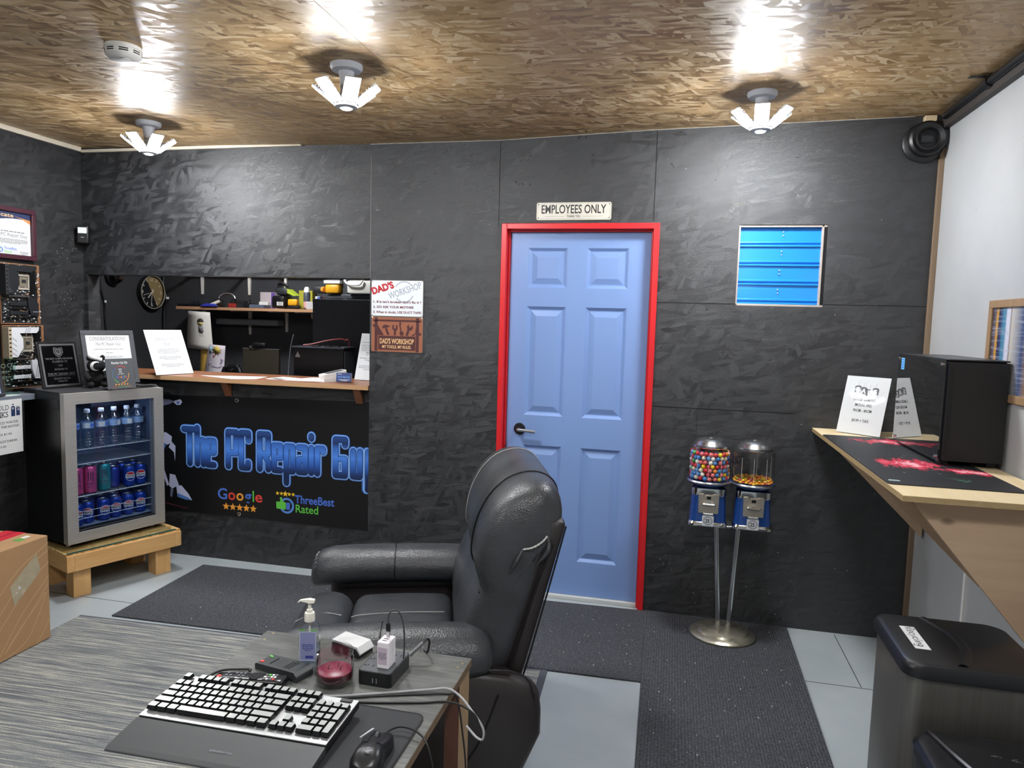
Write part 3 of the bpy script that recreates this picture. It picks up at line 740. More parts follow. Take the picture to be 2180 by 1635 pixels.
def cola(m):
    R_ = .026
    def band(y0, y1, mm, z):
        n = 5; P = []
        for k in range(n): 
            ya = y0 + (y1 - y0) * k / n; yb = y0 + (y1 - y0) * (k + 1) / n
            xa = math.sqrt(max(0, R_ ** 2 - ya * ya)); xb = math.sqrt(max(0, R_ ** 2 - yb * yb)); q = 6
            m.mat(mm)
            for i in range(q):
                f0, f1 = -1 + 2 * i / q, -1 + 2 * (i + 1) / q
                m.flat([(xa * f0, ya), (xa * f1, ya), (xb * f1, yb), (xb * f0, yb)], z)
    band(.0095, .0255, M('cola_red', 'b5202c', .3), .0004); band(-.0095, .0095, WHITE, .0004); band(-.0255, -.0095, M('cola_blue', '16307e', .3), .0004)
    m.mat(WHITE); m.ring(0, 0, .0255, .0275, .0005, 28); m.mat(M('cola_ink', '10131f', .4)); m.text('PEPSI', 0, -.0055, .011, .046, .0008, bold=.03)
def energy(m):
    m.mat(M('claw_ink', '3b2740', .4))
    for x, l in ((-.011, .05), (0, .044), (.011, .05)): m.strokes([[(x - .003, .045), (x, .04), (x - .001, .02), (x + .001, .0), (x - .001, .045 - l)]], .0045, .0005, cap=0)
    m.text('MONSTER', 0, -.026, .009, .04, .0005, bold=.02, serif=True); m.greek(-.016, .016, -.040, .004, .0005, 2, 1.6, seed=1)
GB = 'drink cans in the cooler'
pep = can_proto('soda_can', 'blue soda can', 'can', '1c3f9e', .122, cola)
pnk = can_proto('energy_drink_can', 'pink can', 'can', 'd8568f', .157, energy)
tea = can_proto('energy_drink_can', 'teal can', 'can', '1e8f98', .157, energy)
used = set()
def put(proto, x, y, z, rz, label, group):
    p = fr((x, y, z)); rot = (0, 0, FX['yaw'] + R(rz))
    if proto.name in used: return dup(proto, p, rot, label, None, group)
    used.add(proto.name); proto.location = p; proto.rotation_euler = rot; proto['label'] = label; proto['group'] = group
zb, zm = .0915, .2585
ords = ('leftmost', 'second from the left', 'third from the left', 'fourth from the left', 'fifth from the left', 'rightmost')
for k, (x, y, rz) in enumerate(((.098, .096, 4), (.164, .112, -6), (.246, .10, 8), (.316, .105, 2), (.390, .105, 0), (.464, .105, -2))):
    put(pep, x, y, zb, rz - 20, 'blue soda can in the front row of the cooler bottom, %s' % ords[k], 'soda cans in the cooler')
for k, x in enumerate((.13, .205, .279, .352, .426)):
    put(pep, x, .185, zb, 40 * k, 'blue soda can in the back row on the cooler bottom, %s' % ('leftmost', 'second from the left', 'third from the left', 'fourth from the left', 'rightmost')[k], 'soda cans in the cooler')
put(pnk, .108, .11, zm, -20, 'pink energy drink can cut off by the left door frame of the cooler', GB)
put(pnk, .178, .105, zm, -20, 'pink energy drink can standing next to the teal can', GB)
put(tea, .262, .115, zm, -22, 'teal energy drink can on the middle rack of the cooler', GB)
put(pep, .331, .145, zm, 150, 'soda can turned away, between the teal can and the lettered cans', 'soda cans in the cooler')
put(pep, .400, .105, zm, -14, 'blue soda can on the middle rack, second from the right end', 'soda cans in the cooler')
put(pep, .470, .11, zm, -20, 'blue soda can on the middle rack, at the right end', 'soda cans in the cooler')
for k, (x, w_) in enumerate(((.352, 'left'), (.421, 'middle'), (.489, 'right'))):
    put(pep, x, .215, zm, 60 * k, 'blue soda can in the back row of the middle rack, %s' % w_, 'soda cans in the cooler')
def bottle():
    root = thing('water_bottle', 'clear water bottle', 'bottle'); r = .032
    m = MB(GLASS('bottle_plastic', (.80, .88, .96), 3.0, .12)); prof = [(.02, 0), (r, .006)]
    for k in range(5): z = .016 + k * .016; prof += [(r, z), (r * .93, z + .005), (r, z + .011)]
    prof += [(r, .105), (r, .145), (r * .85, .165), (.014, .185), (.013, .198)]
    m.lathe(prof, 18); m.build('bottle_body', root)
    m = MB(M('bottle_label', '8ea8c8', .4)); m.lathe([(r + .0006, .108), (r + .0006, .142)], 18, caps=False)
    m.W = wrap(r + .0006, .125); m.mat(WHITE); m.rect(-.02, .012, -.013, .013, .0004, 6); m.mat(GBLUE); m.rect(.02, .045, -.010, .008, .0004, 5); m.mat(GREYINK); m.greek(-.017, .009, -.006, .004, .0007, 2, -2, seed=2); m.W = None
    m.build('label_band', root)
    m = MB(WPLAST); m.lathe([(.0145, .193), (.015, .196), (.015, .210), (.013, .213), (0, .213)], 18); m.build('cap', root)
    return root
bt = bottle()
for k, (x, y, w_) in enumerate(((.098, .115, 'against the left door frame'), (.172, .11, 'second from the left'), (.25, .11, 'third from the left'), (.325, .115, 'fourth from the left'), (.400, .115, 'fifth from the left'), (.472, .13, 'at the right end'))):
    put(bt, x, y, .519, (-25, -28, -18, 40, 10, 70)[k], 'clear water bottle on the top rack of the cooler, %s' % w_, 'water bottles in the cooler')

# ---- on top of the cooler
zt = FX['z'] + FH + .0065
def plaque():
    w, h, b = .225, .262, .014
    root = thing('award_plaque', 'black award plaque with a silver inner border, on the cooler', 'plaque', (-2.375, -.505, zt), aim(R(80), R(12)))
    m = MB(M('plaque_frame', '141416', .3)); m.box(-w/2, w/2, 0, h, -.014, 0); m.build('frame', root, bevel=.003)
    m = MB(SILVER); m.rect(-w/2 + .012, w/2 - .012, .012, h - .012, .0008); m.mat(GLOSSB); m.rect(-w/2 + .022, w/2 - .022, .022, h - .022, .0014)
    m.mat(SILVER); z = .002; cy = h - .058
    sh = [(-.026, .022), (-.020, .026), (0, .022), (.020, .026), (.026, .022), (.027, -.004), (.015, -.022), (0, -.030), (-.015, -.022), (-.027, -.004)]
    m.flat([(p[0], cy + p[1]) for p in sh], z); m.mat(GLOSSB); m.flat([(p[0] * .84, cy + p[1] * .84) for p in sh], z + .0004); m.mat(SILVER); m.flat([(p[0] * .7, cy + p[1] * .7) for p in sh], z + .0008)
    m.mat(GLOSSB); m.greek(-.014, .014, cy + .006, .0035, z + .0012, 3, 1.8, seed=2)
    m.mat(SILVER); B = dict(bold=.012, z=z)
    m.text('THE BEST COMPUTER REPAIR', 0, .162, .0092, .158, serif=True, **B); m.text('IN LONDON, ON', 0, .146, .0092, .086, serif=True, **B); m.text('2025', 0, .124, .008, .024, **B)
    m.text('AWARDED TO', 0, .102, .0092, .076, serif=True, **B); m.text('THE PC REPAIR GUY', 0, .074, .0125, .158, serif=True, **B); m.rect(-.079, .079, .0695, .0705, z)
    m.text('QUALITY RATING', 0, .050, .0092, .096, serif=True, **B); m.text('OVER 99%', 0, .035, .0085, .055, serif=True, **B)
    m.build('engraved_plate', root)
    m = MB(BLACKP); m.box(-.02, .02, .02, .19, -.020, -.014); m.build('back_strut', root)
plaque()
def congrats():
    w, h, b = .30, .325, .026
    root = thing('framed_letter', 'charcoal framed congratulations letter leaning at the back of the cooler', 'framed letter', (-2.300, -.225, zt + .0045), aim(R(66), R(15)))
    m = MB(M('charcoal_frame', '3e4046', .45))
    for x0, x1, y0, y1 in ((-w/2, w/2, 0, b), (-w/2, w/2, h - b, h), (-w/2, -w/2 + b, b, h - b), (w/2 - b, w/2, b, h - b)): m.box(x0, x1, y0, y1, -.010, .006)
    m.build('frame', root, bevel=.002)
    m = MB(PAPER); m.rect(-w/2 + b, w/2 - b, b, h - b, 0); m.mat(GREYINK); z = .0006
    m.text('CONGRATULATIONS!', 0, h - .060, .020, .205, z, serif=True); m.text('The PC Repair Guy', 0, h - .090, .016, .145, z, shear=.4)
    m.greek(-.085, .085, h - .116, .003, z, 1, seed=1); m.greek(-.02, .02, h - .138, .003, z, 1, seed=2); m.greek(-.075, .075, h - .160, .0028, z, 3, 2.8, seed=3)
    m.mat(INK); m.greek(-.105, .0, h - .198, .005, z, 1, seed=5); m.mat(ORANGE); m.flat(circ(.016, 20, cx=-.005, cy=.105), z)
    m.build('letter', root)
    m = MB(BLACKP); m.box(-.02, .02, .0, .22, -.016, -.010); m.build('back_strut', root)
congrats()
def plush():
    root = thing('plush_toy', 'small black plush animal with white patches, sitting on the cooler', 'plush toy', (-2.26, -.40, zt), (0, 0, R(52)))
    BK = M('black_plush', '0e0f12', .95, bump=.6, bscale=220, bdist=.003); WP = M('white_plush', 'dadada', .9, bump=.4, bscale=200, bdist=.002)
    m = MB(BK); m.sphere((0, .01, .055), .052, 18, 12, (1, .95, 1.05)); m.sphere((0, -.012, .125), .045, 18, 12, (1.05, .95, .92)); m.build('body', root)
    for s_ in (-1, 1):
        m = MB(BK); m.sphere((s_ * .036, -.042, .020), .021, 12, 8, (1, 1.5, .9)); m.build('leg', root)
        m = MB(BK); m.tube([(s_ * .042, -.01, .085), (s_ * .050, -.035, .068), (s_ * .036, -.058, .050)], .014, 10); m.build('arm', root)
        m = MB(BK); m.sphere((s_ * .034, .0, .168), .013, 10, 8, (1, .7, 1.3)); m.build('ear', root)
    m = MB(WP); m.W = lambda p: (p[0], -.012 - .0445 * math.sqrt(max(.0, 1 - (p[0] / .047) ** 2 - ((p[1] - .125) / .0415) ** 2)) - .0015, p[1])
    V = []; F = []
    for k in range(13):
        a = R(50) + k * R(250) / 12; tk = .014 * sin(pi * (k + .6) / 13.2)
        V += [(-.008 + .027 * cos(a), .125 + .027 * sin(a), 0), (-.008 + (.027 - tk) * cos(a), .125 + (.027 - tk) * sin(a), 0)]
    for k in range(12): F.append((2 * k, 2 * k + 1, 2 * k + 3, 2 * k + 2))
    m.add(V, F, True); m.W = None; m.build('face_patch', root)
    m = MB(WP); m.tube([(-.028, -.03, .176), (.0, -.036, .166), (.022, -.03, .158)], lambda t: .013 - .003 * sin(pi * t), 10); m.sphere((-.030, -.028, .180), .014, 10, 8); m.sphere((-.020, -.022, .184), .012, 10, 8); m.build('white_bow', root)
    m = MB(M('lime_tag', 'b9d84a', .6)); m.flat([(.0, .0), (.030, -.012), (.044, -.052), (.026, -.048)], 0); o = m.build('lime_tag', root, solid=.002); o.location = (.038, -.005, .082); o.rotation_euler = (R(80), 0, R(10))
plush()
def google_stand():
    w, h = .165, .172; z = .0006
    root = thing('review_stand', 'dark grey tap-to-review stand at the front corner of the cooler', 'sign stand', (-2.085, -.40, zt), aim(R(76), R(9)))
    GP = M('stand_grey', '55585d', .45); m = MB(GP); m.box(-w/2, w/2, 0, h, -.003, 0)
    m.mat(WHITE); m.text('Review Us On', 0, h - .030, .013, .094, z, bold=.015)
    for k, c in enumerate((GRED, ORANGE, GREEN, GBLUE)): m.mat(c); m.ring(0, .082, .046, .049, z, 14, R(-15) + [pi / 3, -pi / 2 + .3, -pi - .2, pi * .72][k], R(-15) + [pi / 3, -pi / 2 + .3, -pi - .2, pi * .72][k] + R(96))
    m.mat(WHITE); m.strokes([[(-.010, .112), (.008, .112)], [(-.006, .106), (-.006, .096), (.004, .094), (.004, .106)]], .003, z); m.text('TAP HERE', 0, .082, .0055, .034, z, bold=.01)
    x = -.030
    for ch, c, wd in (('G', GBLUE, .013), ('o', GRED, .0095), ('o', ORANGE, .0095), ('g', GBLUE, .0095), ('l', GREEN, .0028), ('e', GRED, .0095)):
        m.mat(c); m.text(ch, x, .062, .013, wd, z, 'l', bold=.01); x += wd + .0022
    m.mat(ORANGE)
    for k in range(5): m.flat([(-.034 + k * .017 + p[0] * .0068, .026 + p[1] * .0068) for p in star()], z)
    m.mat(GRED); m.rect(-.055, -.02, .012, .0135, z); m.mat(GREEN); m.rect(-.02, .025, .012, .0135, z); m.mat(ORANGE); m.rect(.025, .058, .012, .0135, z)
    m.build('front_plate', root); m = MB(GP); m.box(-w/2, w/2, -.001, .002, -.004, .035); m.build('foot_plate', root)
google_stand()
root = thing('marker_pen', 'black pen lying on the right front corner of the cooler', 'pen', (-2.045, -.262, zt + .0085), (0, 0, R(70)))
m = MB(BLACKP); m.cyl((-.055, 0, 0), (.03, 0, 0), .0085, n=12); m.build('barrel', root); m = MB(DGREY); m.cyl((.03, 0, 0), (.062, 0, 0), .0078, .004, n=12); m.build('tip', root)

def carton():
    root = thing('cardboard_box', 'brown cardboard carton with red tape at the lower left', 'box', (-1.83, -1.689, .009), (0, 0, R(91.7)))
    w, d, h = .55, .40, .49
    CB = M('cardboard', 'b08a62', .75, var=.06, vscale=3, bump=.05, bscale=120); ln = M('pale_line_print', 'd8b688', .6)
    m = MB(CB); m.box(0, w, 0, d, 0, h)
    m.mat(ln); m.T = Matrix.Rotation(R(90), 4, 'X'); z = .0006
    def cur(P, wd=.0022): m.strokes([[tuple(p[:2]) for p in catmull([(*q, 0) for q in P], 8)]], wd, z, cap=0)
    cur([(w, .455), (.40, .385), (.30, .30), (.2, .20)]); cur([(w, .42), (.43, .375)]); cur([(w, .365), (.44, .30), (.35, .205), (.22, .07)]); cur([(w, .30), (.40, .17), (.28, .02)])
    cur([(w, .27), (.42, .135), (.31, .03), (.40, .12), (.53, .225)], .002); cur([(.53, .225), (.49, .14), (.43, .05), (.36, .015)]); cur([(w, .10), (.515, .05), (.47, .0)]); cur([(.36, .015), (.25, .0)]); cur([(.42, .34), (.33, .25), (.2, .10)])
    m.T = Matrix.Identity(4); m.build('carton_body', root, bevel=.004)
    m = MB(M('parcel_tape', 'b3a78c', .25, var=.1, vscale=20)); m.T = Matrix.Rotation(R(90), 4, 'X')
    m.flat([(.345, .315), (.365, .225), (.505, .335), (.485, .425)], .0010); m.mat(PAPER); m.flat([(.385, .29), (.40, .293), (.39, .312)], .0014); m.flat([(.372, .278), (.381, .277), (.378, .286)], .0014); m.build('clear_tape_patch', root)
    m = MB(M('red_tape', 'cf2e3f', .35)); m.box(-.0008, w + .0008, d * .30, d * .58, h, h + .0008); m.mat(M('dark_red_print', '9c1f2d', .4)); m.box(0, w, d * .41, d * .44, h + .0008, h + .0012); m.build('red_tape', root)
    m = MB(M('green_sticker', '64a24f', .5)); m.box(w - .11, w - .075, d * .10, d * .2, h, h + .0007); m.mat(WHITE); m.box(w - .07, w - .035, d * .14, d * .2, h, h + .0007); m.build('sticker', root)
carton()
# ------------------------------------------------------------------ hatch: counter, banner, things on the counter
CW = WOOD('counter_wood', '6a4029', '8a5a3c', 0, 4, .4, False); CE = WOOD('counter_edge_ply', 'a9805c', 'c6a078', 0, 8, .55, False)
CT = 1.150
root = thing('serving_counter', 'brown wooden counter board across the hatch, on timber brackets', 'counter', (0, 0, 0))
m = MB(CW); m.box(-2.688, -.769, -.010, .40, CT - .026, CT); m.build('counter_top', root, bevel=.002)
m = MB(CE); m.box(-2.688, -.769, -.014, -.010, CT - .026, CT - .001); m.build('front_edge', root)
for x in (-1.715, -.845):
    m = MB(CW); m.prism([(-.008, CT - .026), (.040, CT - .026), (.040, CT - .115)], x - .022, x + .022, 'x'); m.build('bracket', root, bevel=.002)

LOGO = {'T': ([[(0, 1), (.56, 1)], [(.28, 1), (.28, 0)]], .44), 'h': ([[(0, 1.05), (0, 0)], [(0, .70), (.30, .70), (.30, 0)]], .30),
 'e': ([[(0, .36), (.30, .36), (.30, .70), (0, .70), (0, 0), (.30, 0)]], .30), 'P': ([[(0, 0), (0, 1), (.38, 1), (.38, .40), (0, .40)]], .38),
 'C': ([[(.34, .80), (.34, 1), (0, 1), (0, 0), (.32, 0), (.32, .14)]], .34), 'R': ([[(0, 0), (0, 1), (.40, 1), (.40, .44), (0, .44)], [(.22, .44), (.40, .2), (.40, 0)]], .40),
 'p': ([[(0, -.34), (0, .70), (.30, .70), (.30, 0), (0, 0)]], .30), 'a': ([[(0, .70), (.30, .70), (.30, 0), (0, 0), (0, .36), (.30, .36)]], .30),
 'i': ([[(0, .70), (0, 0)], [(0, .98), (0, 1.04)]], 0), 'r': ([[(0, 0), (0, .70), (.26, .70), (.26, .62)]], .24), 'G': ([[(.42, .86), (.42, 1), (0, 1), (0, 0), (.42, 0), (.42, .46), (.22, .46)]], .42),
 'u': ([[(0, .70), (0, 0), (.30, 0), (.30, .70)]], .30), 'y': ([[(0, .70), (0, 0), (.30, 0)], [(.30, .70), (.30, -.34), (.0, -.34)]], .30)}
def logo_fill():
    s = NT('logo_blue_gradient_print'); tc = s.node('TexCoord').outputs['Object']; sp = s.node('SeparateXYZ'); s.link(tc, sp.inputs[0])
    t = s.math('DIVIDE', s.math('SUBTRACT', sp.outputs[1], .29), .24)
    s.link(s.ramp(t, [(0, lin('16284e')), (.12, lin('1d3566')), (.34, lin('3467c0')), (.55, lin('4f8ae6')), (.78, lin('3a6cc2')), (.90, lin('1d3261')), (1, lin('2a4a86'))]), s.b.inputs['Base Color'])
    s.b.inputs['Roughness'].default_value = .45; return s.mat
def banner():
    x0, x1, zb = -2.40, -.768, .285; H = .765
    root = thing('vinyl_banner', 'black vinyl shop banner with blue lettering, below the hatch', 'banner', (x0, .046, zb), (R(90), 0, 0))
    w = x1 - x0; VB = M('banner_vinyl', '0f1013', .42, bump=.08, bscale=9, bdist=.01)
    m = MB(VB); n = 24; P = [(w * k / n, .004 - .012 * k / n, 0) for k in range(n + 1)] + [(w * (n - k) / n, H - .03 + .03 * (n - k) / n, 0) for k in range(n + 1)]
    m.add([(p[0], p[1], q) for q in (-.0025, 0) for p in P], [tuple(range(len(P), 2 * len(P)))] + [(i, (i + 1) % len(P), (i + 1) % len(P) + len(P), i + len(P)) for i in range(len(P))])
    # lettering: four stacked outlines
    s_ = .222; words = []
    def layout(txt, X, gap=.30):
        out = []
        for ch in txt:
            L, wd = LOGO[ch]; out += [[(X + p[0] * .145, .315 + p[1] * .215) for p in l] for l in L]; X += wd * .145 + gap
        return out
    strokes = []
    for wd, X, g in (('The', -2.036, .031), ('PC', -1.722, .036), ('Repair', -1.504, .0395), ('Guy', -.998, .052)):
        strokes += layout(wd, X - x0, g)
    def clip(L, wdt):      # the right-hand edge of the banner cuts the last letter
        lim = w - wdt / 2 - .0005; out = []
        for l in L:
            q = [(min(p[0], lim), p[1]) for p in l]; out.append([p for i, p in enumerate(q) if i == 0 or p != q[i - 1]])
        return out
    for k, (wd, mm) in enumerate(((.060, M('logo_glow_blue', '3d78d6', .45)), (.052, M('logo_pale_blue', '8fbdf2', .45)), (.041, M('logo_inner_navy', '1b3f86', .45)), (.034, logo_fill()))):
        m.mat(mm); m.strokes(clip(strokes, wd), wd, .0006 + .0010 * k, 12)
    # review marks
    z = .0006; m.mat(GBLUE); xg = -1.800 - x0; yb = .104
    for ch, c, wd, dy in (('G', GBLUE, .066, 0), ('o', GRED, .050, 0), ('o', ORANGE, .050, 0), ('g', GBLUE, .048, 0), ('l', GREEN, .0095, 0), ('e', GRED, .050, 0)):
        m.mat(c); m.text(ch, xg, yb, .066, wd, z, 'l', bold=.018); xg += wd + .0075
    m.mat(ORANGE)
    for k in range(5): m.flat([(-1.742 - x0 + k * .0475 + p[0] * .025, .058 + p[1] * .025) for p in star(q=.45)], z)
    m.mat(YEL)
    for k in range(5): r_ = .020 if k == 2 else .0135; m.flat([(-1.385 - x0 + k * .0265 + p[0] * r_, .171 + p[1] * r_) for p in star(q=.45)], z)
    cx, cy = -1.322 - x0, .098
    m.mat(M('ring_blue', '5c8fdc', .4)); m.ring(cx, cy, .036, .049, z); m.mat(GREEN)
    m.flat([(cx - .070, cy - .022), (cx - .012, cy - .026), (cx - .006, cy - .018), (cx - .006, cy + .018), (cx - .026, cy + .026), (cx - .034, cy + .052), (cx - .046, cy + .050), (cx - .044, cy + .022), (cx - .072, cy + .020)], z * 2)
    m.mat(GBLUE); m.flat([(cx - .004, cy - .024), (cx + .022, cy - .024), (cx + .022, cy + .020), (cx - .004, cy + .020)], z * 2)
    m.mat(GBLUE); m.text('ThreeBest', -1.268 - x0, .120, .048, .262, z, 'l', bold=.02); m.mat(GREEN); m.text('Rated', -1.262 - x0, .062, .048, .150, z, 'l', bold=.01)
    # armoured figure at the left end, mostly hidden behind the cooler
    A1 = M('armour_pale_print', 'b9bddc', .45); A2 = M('armour_grey_print', '6b708c', .45); A3 = M('armour_blue_print', '4b74b8', .45)
    def pg(mm, P, q=0): m.mat(mm); m.flat([(p[0] - x0, p[1] - zb) for p in P], z * (1 + q))
    pg(A2, [(-2.30, 1.0), (-2.14, .995), (-2.10, .985), (-2.14, .965), (-2.22, .945), (-2.30, .95)]); pg(A1, [(-2.24, .99), (-2.19, .992), (-2.20, .975), (-2.24, .97)], 1); pg(A1, [(-2.10, .99), (-2.06, 1.0), (-2.046, .985), (-2.06, .965), (-2.085, .962), (-2.11, .978)]); pg(A3, [(-2.085, .985), (-2.066, .985), (-2.07, .968), (-2.085, .97)], 1)
    pg(A1, [(-2.26, .765), (-2.17, .785), (-2.125, .76), (-2.13, .72), (-2.16, .705), (-2.26, .735)]); pg(A3, [(-2.26, .73), (-2.165, .71), (-2.19, .66), (-2.26, .64)]); pg(A2, [(-2.24, .76), (-2.18, .765), (-2.19, .745), (-2.24, .738)], 1); pg(A1, [(-2.13, .73), (-2.10, .70), (-2.105, .60), (-2.112, .66), (-2.15, .69)])
    pg(A1, [(-2.225, .62), (-2.205, .60), (-2.15, .45), (-2.165, .44), (-2.21, .55)], 1)
    pg(A1, [(-2.145, .52), (-2.105, .515), (-2.08, .455), (-2.125, .425), (-2.15, .44)], 1); pg(A1, [(-2.10, .45), (-2.06, .45), (-2.01, .40), (-1.985, .362), (-2.03, .36), (-2.09, .375)]); pg(A3, [(-2.09, .40), (-2.01, .375), (-1.99, .363), (-2.03, .36), (-2.09, .376)], 1); pg(A2, [(-2.14, .43), (-2.12, .42), (-2.13, .37), (-2.145, .375)])
    pg(M('dark_red_stroke', '5d2a33', .5), [(-2.20, .335), (-2.02, .308), (-2.02, .304), (-2.20, .328)])
    m.build('banner_sheet', root)
    for gx, gy in ((-1.661 - x0, 1.014 - zb), (-1.651 - x0, .302 - zb)):
        m = MB(CHROME); m.T = Matrix.Translation((gx, gy, 0)); m.lathe([(.006, .0005), (.006, .003), (.009, .0035), (.013, .002), (.0135, .0002)], 20, caps=False); m.build('grommet', root)
banner()
def acrylic_sign(name, label, loc, yaw, lean, w, h, ops, cat='sign'):
    root = thing(name, label, cat, loc, aim(yaw, lean))
    m = MB(PAPER); m.box(-w/2, w/2, .003, h, -.0015, 0); ops(m); m.build('sheet', root)
    m = MB(GLASS('acrylic', (.985, .99, .995), .10, .02)); m.box(-w/2 - .003, w/2 + .003, 0, h + .003, .0025, .0045); m.build('clear_front', root)
    T = Euler((lean, 0, 0)).to_matrix().to_4x4()
    m = MB(GLASS('acrylic')); 
    d = .075; c, s = math.cos(lean), math.sin(lean)     # foot runs level behind the sheet
    m.add([(-w/2, 0, -.002), (w/2, 0, -.002), (w/2, d * s * 0 + .0, -.002), (-w/2, 0, -.002)], []) if False else None
    m.prism([(.0, -.002), (.003, -.002), (d * s + .003, -d * c), (d * s, -d * c)], -w/2, w/2, 'x'); m.build('clear_foot', root)
    return root
def diag(m):
    m.mat(GREYINK); z = .0006; m.text('DIAGNOSTICS', 0, .232, .020, .145, z, serif=True); m.text('FEE', 0, .196, .020, .042, z, serif=True)
    m.greek(-.075, .075, .170, .0035, z, 4, 2.5, seed=1); m.greek(-.075, .075, .120, .0035, z, 3, 2.5, seed=2); m.greek(-.075, .075, .070, .0035, z, 3, 2.5, seed=3)
acrylic_sign('diagnostics_sign', 'white diagnostics fee notice in a clear stand, at the left end of the counter', (-2.115, .075, CT + .0012), R(72), R(25), .255, .305, diag)
def price(m):
    z = .0006; m.mat(GREYINK)
    for y, n_ in ((.250, 1), (.232, 5), (.15, 2), (.10, 3)): m.greek(-.09, .09, y - .01, .0035, z, n_, 3.2, seed=int(y * 1000))
    m.ring(-.012, .262, .004, .006, z, 14); m.greek(0, .05, .26, .004, z, 1, seed=7); m.mat(M('office_grey', '8d9097', .5)); m.ring(-.035, .170, .006, .010, z, 14); m.text('Office', -.018, .163, .014, .055, z, 'l')
    m.mat(GREYINK); m.ring(-.02, .125, .004, .006, z, 12); m.greek(-.005, .05, .123, .004, z, 1, seed=9)
acrylic_sign('price_list_sign', 'white software price list in a clear stand, at the right end of the counter', (-.905, .285, CT + .0005), R(-14), R(14), .215, .300, price)
for nm, P, lab in (('paper_sheet', [(-1.955, .10), (-1.66, -.015), (-1.53, .05), (-1.56, .22)], 'blank-looking white sheet on the counter, just right of the diagnostics notice'), ('paper_sheet', [(-1.50, .10), (-1.40, .06), (-1.32, .22), (-1.48, .27)], 'white sheet with a dark picture, in the middle of the counter'), ('paper_sheet', [(-1.36, .06), (-1.10, .09), (-1.16, .30), (-1.30, .33)], 'white printed form on the counter, left of the card terminal')):
    m = MB(PAPER); m.prism(P, CT, CT + .0012)
    if 'dark' in lab: m.mat(M('dark_photo_print', '40372f', .5)); m.prism([(-1.485, .11), (-1.40, .075), (-1.372, .125), (-1.462, .155)], CT + .0012, CT + .0014)
    if 'form' in lab:
        m.mat(GREYINK)
        for k in range(7): y = .12 + k * .025; m.box(-1.31 + .008 * k, -1.16 + .004 * k, y, y + .004, CT + .0012, CT + .0014)
    tag(m.build(nm), lab, 'paper')
def terminal():
    root = thing('card_terminal', 'white card payment terminal on a stepped dock, on the counter', 'card terminal', (-1.085, .175, CT), (0, 0, R(-38)))
    m = MB(WPLAST); m.prism([(-.075, 0), (.075, 0), (.075, .05), (-.075, .022)], -.04, .04, 'x'); m.mat(M('step_shadow', 'b9bbbd', .5)); m.box(-.041, .041, -.0755, .0, .010, .012); m.build('dock', root, bevel=.008, seg=3)
    m = MB(WPLAST); m.T = Matrix.Translation((0, 0, .036)) @ Matrix.Rotation(R(10.5), 4, 'X'); m.prism(rrect(.078, .158, .014), .0, .018); m.build('terminal_body', root, bevel=.004)
    m = MB(M('terminal_screen', '5d6265', .2)); m.T = Matrix.Translation((0, 0, .036)) @ Matrix.Rotation(R(10.5), 4, 'X'); m.prism(rrect(.060, .115, .006, cy=.012), .018, .0187); m.build('screen', root)
terminal()
root = thing('card_holder', 'clear holder of blue business cards, in front of the price list', 'card holder', (-.975, .10, CT), (0, 0, R(14)))
m = MB(GLASS('acrylic')); m.box(-.05, .05, -.02, .02, 0, .004); m.box(-.05, .05, .012, .014, 0, .035); m.box(-.05, .05, -.02, -.018, 0, .016); m.build('clear_tray', root)
m = MB(PAPER); m.T = Matrix.Translation((0, 0, .004)) @ Matrix.Rotation(R(-14), 4, 'X'); m.box(-.044, .044, -.014, .010, 0, .054); m.mat(M('card_navy', '1d3a78', .4)); m.box(-.044, .044, -.0145, -.0138, .0, .054)
m.mat(M('card_sky', '6aa5ea', .4)); m.T = m.T @ Matrix.Translation((0, -.0147, 0)) @ Matrix.Rotation(R(90), 4, 'X'); m.text('The PC Repair Guy', 0, .024, .009, .074, .0002, bold=.02); m.mat(WHITE); m.greek(-.036, -.012, .044, .003, .0002, 1, seed=2); m.greek(-.03, .036, .010, .003, .0002, 2, 2, seed=3); m.build('cards', root)

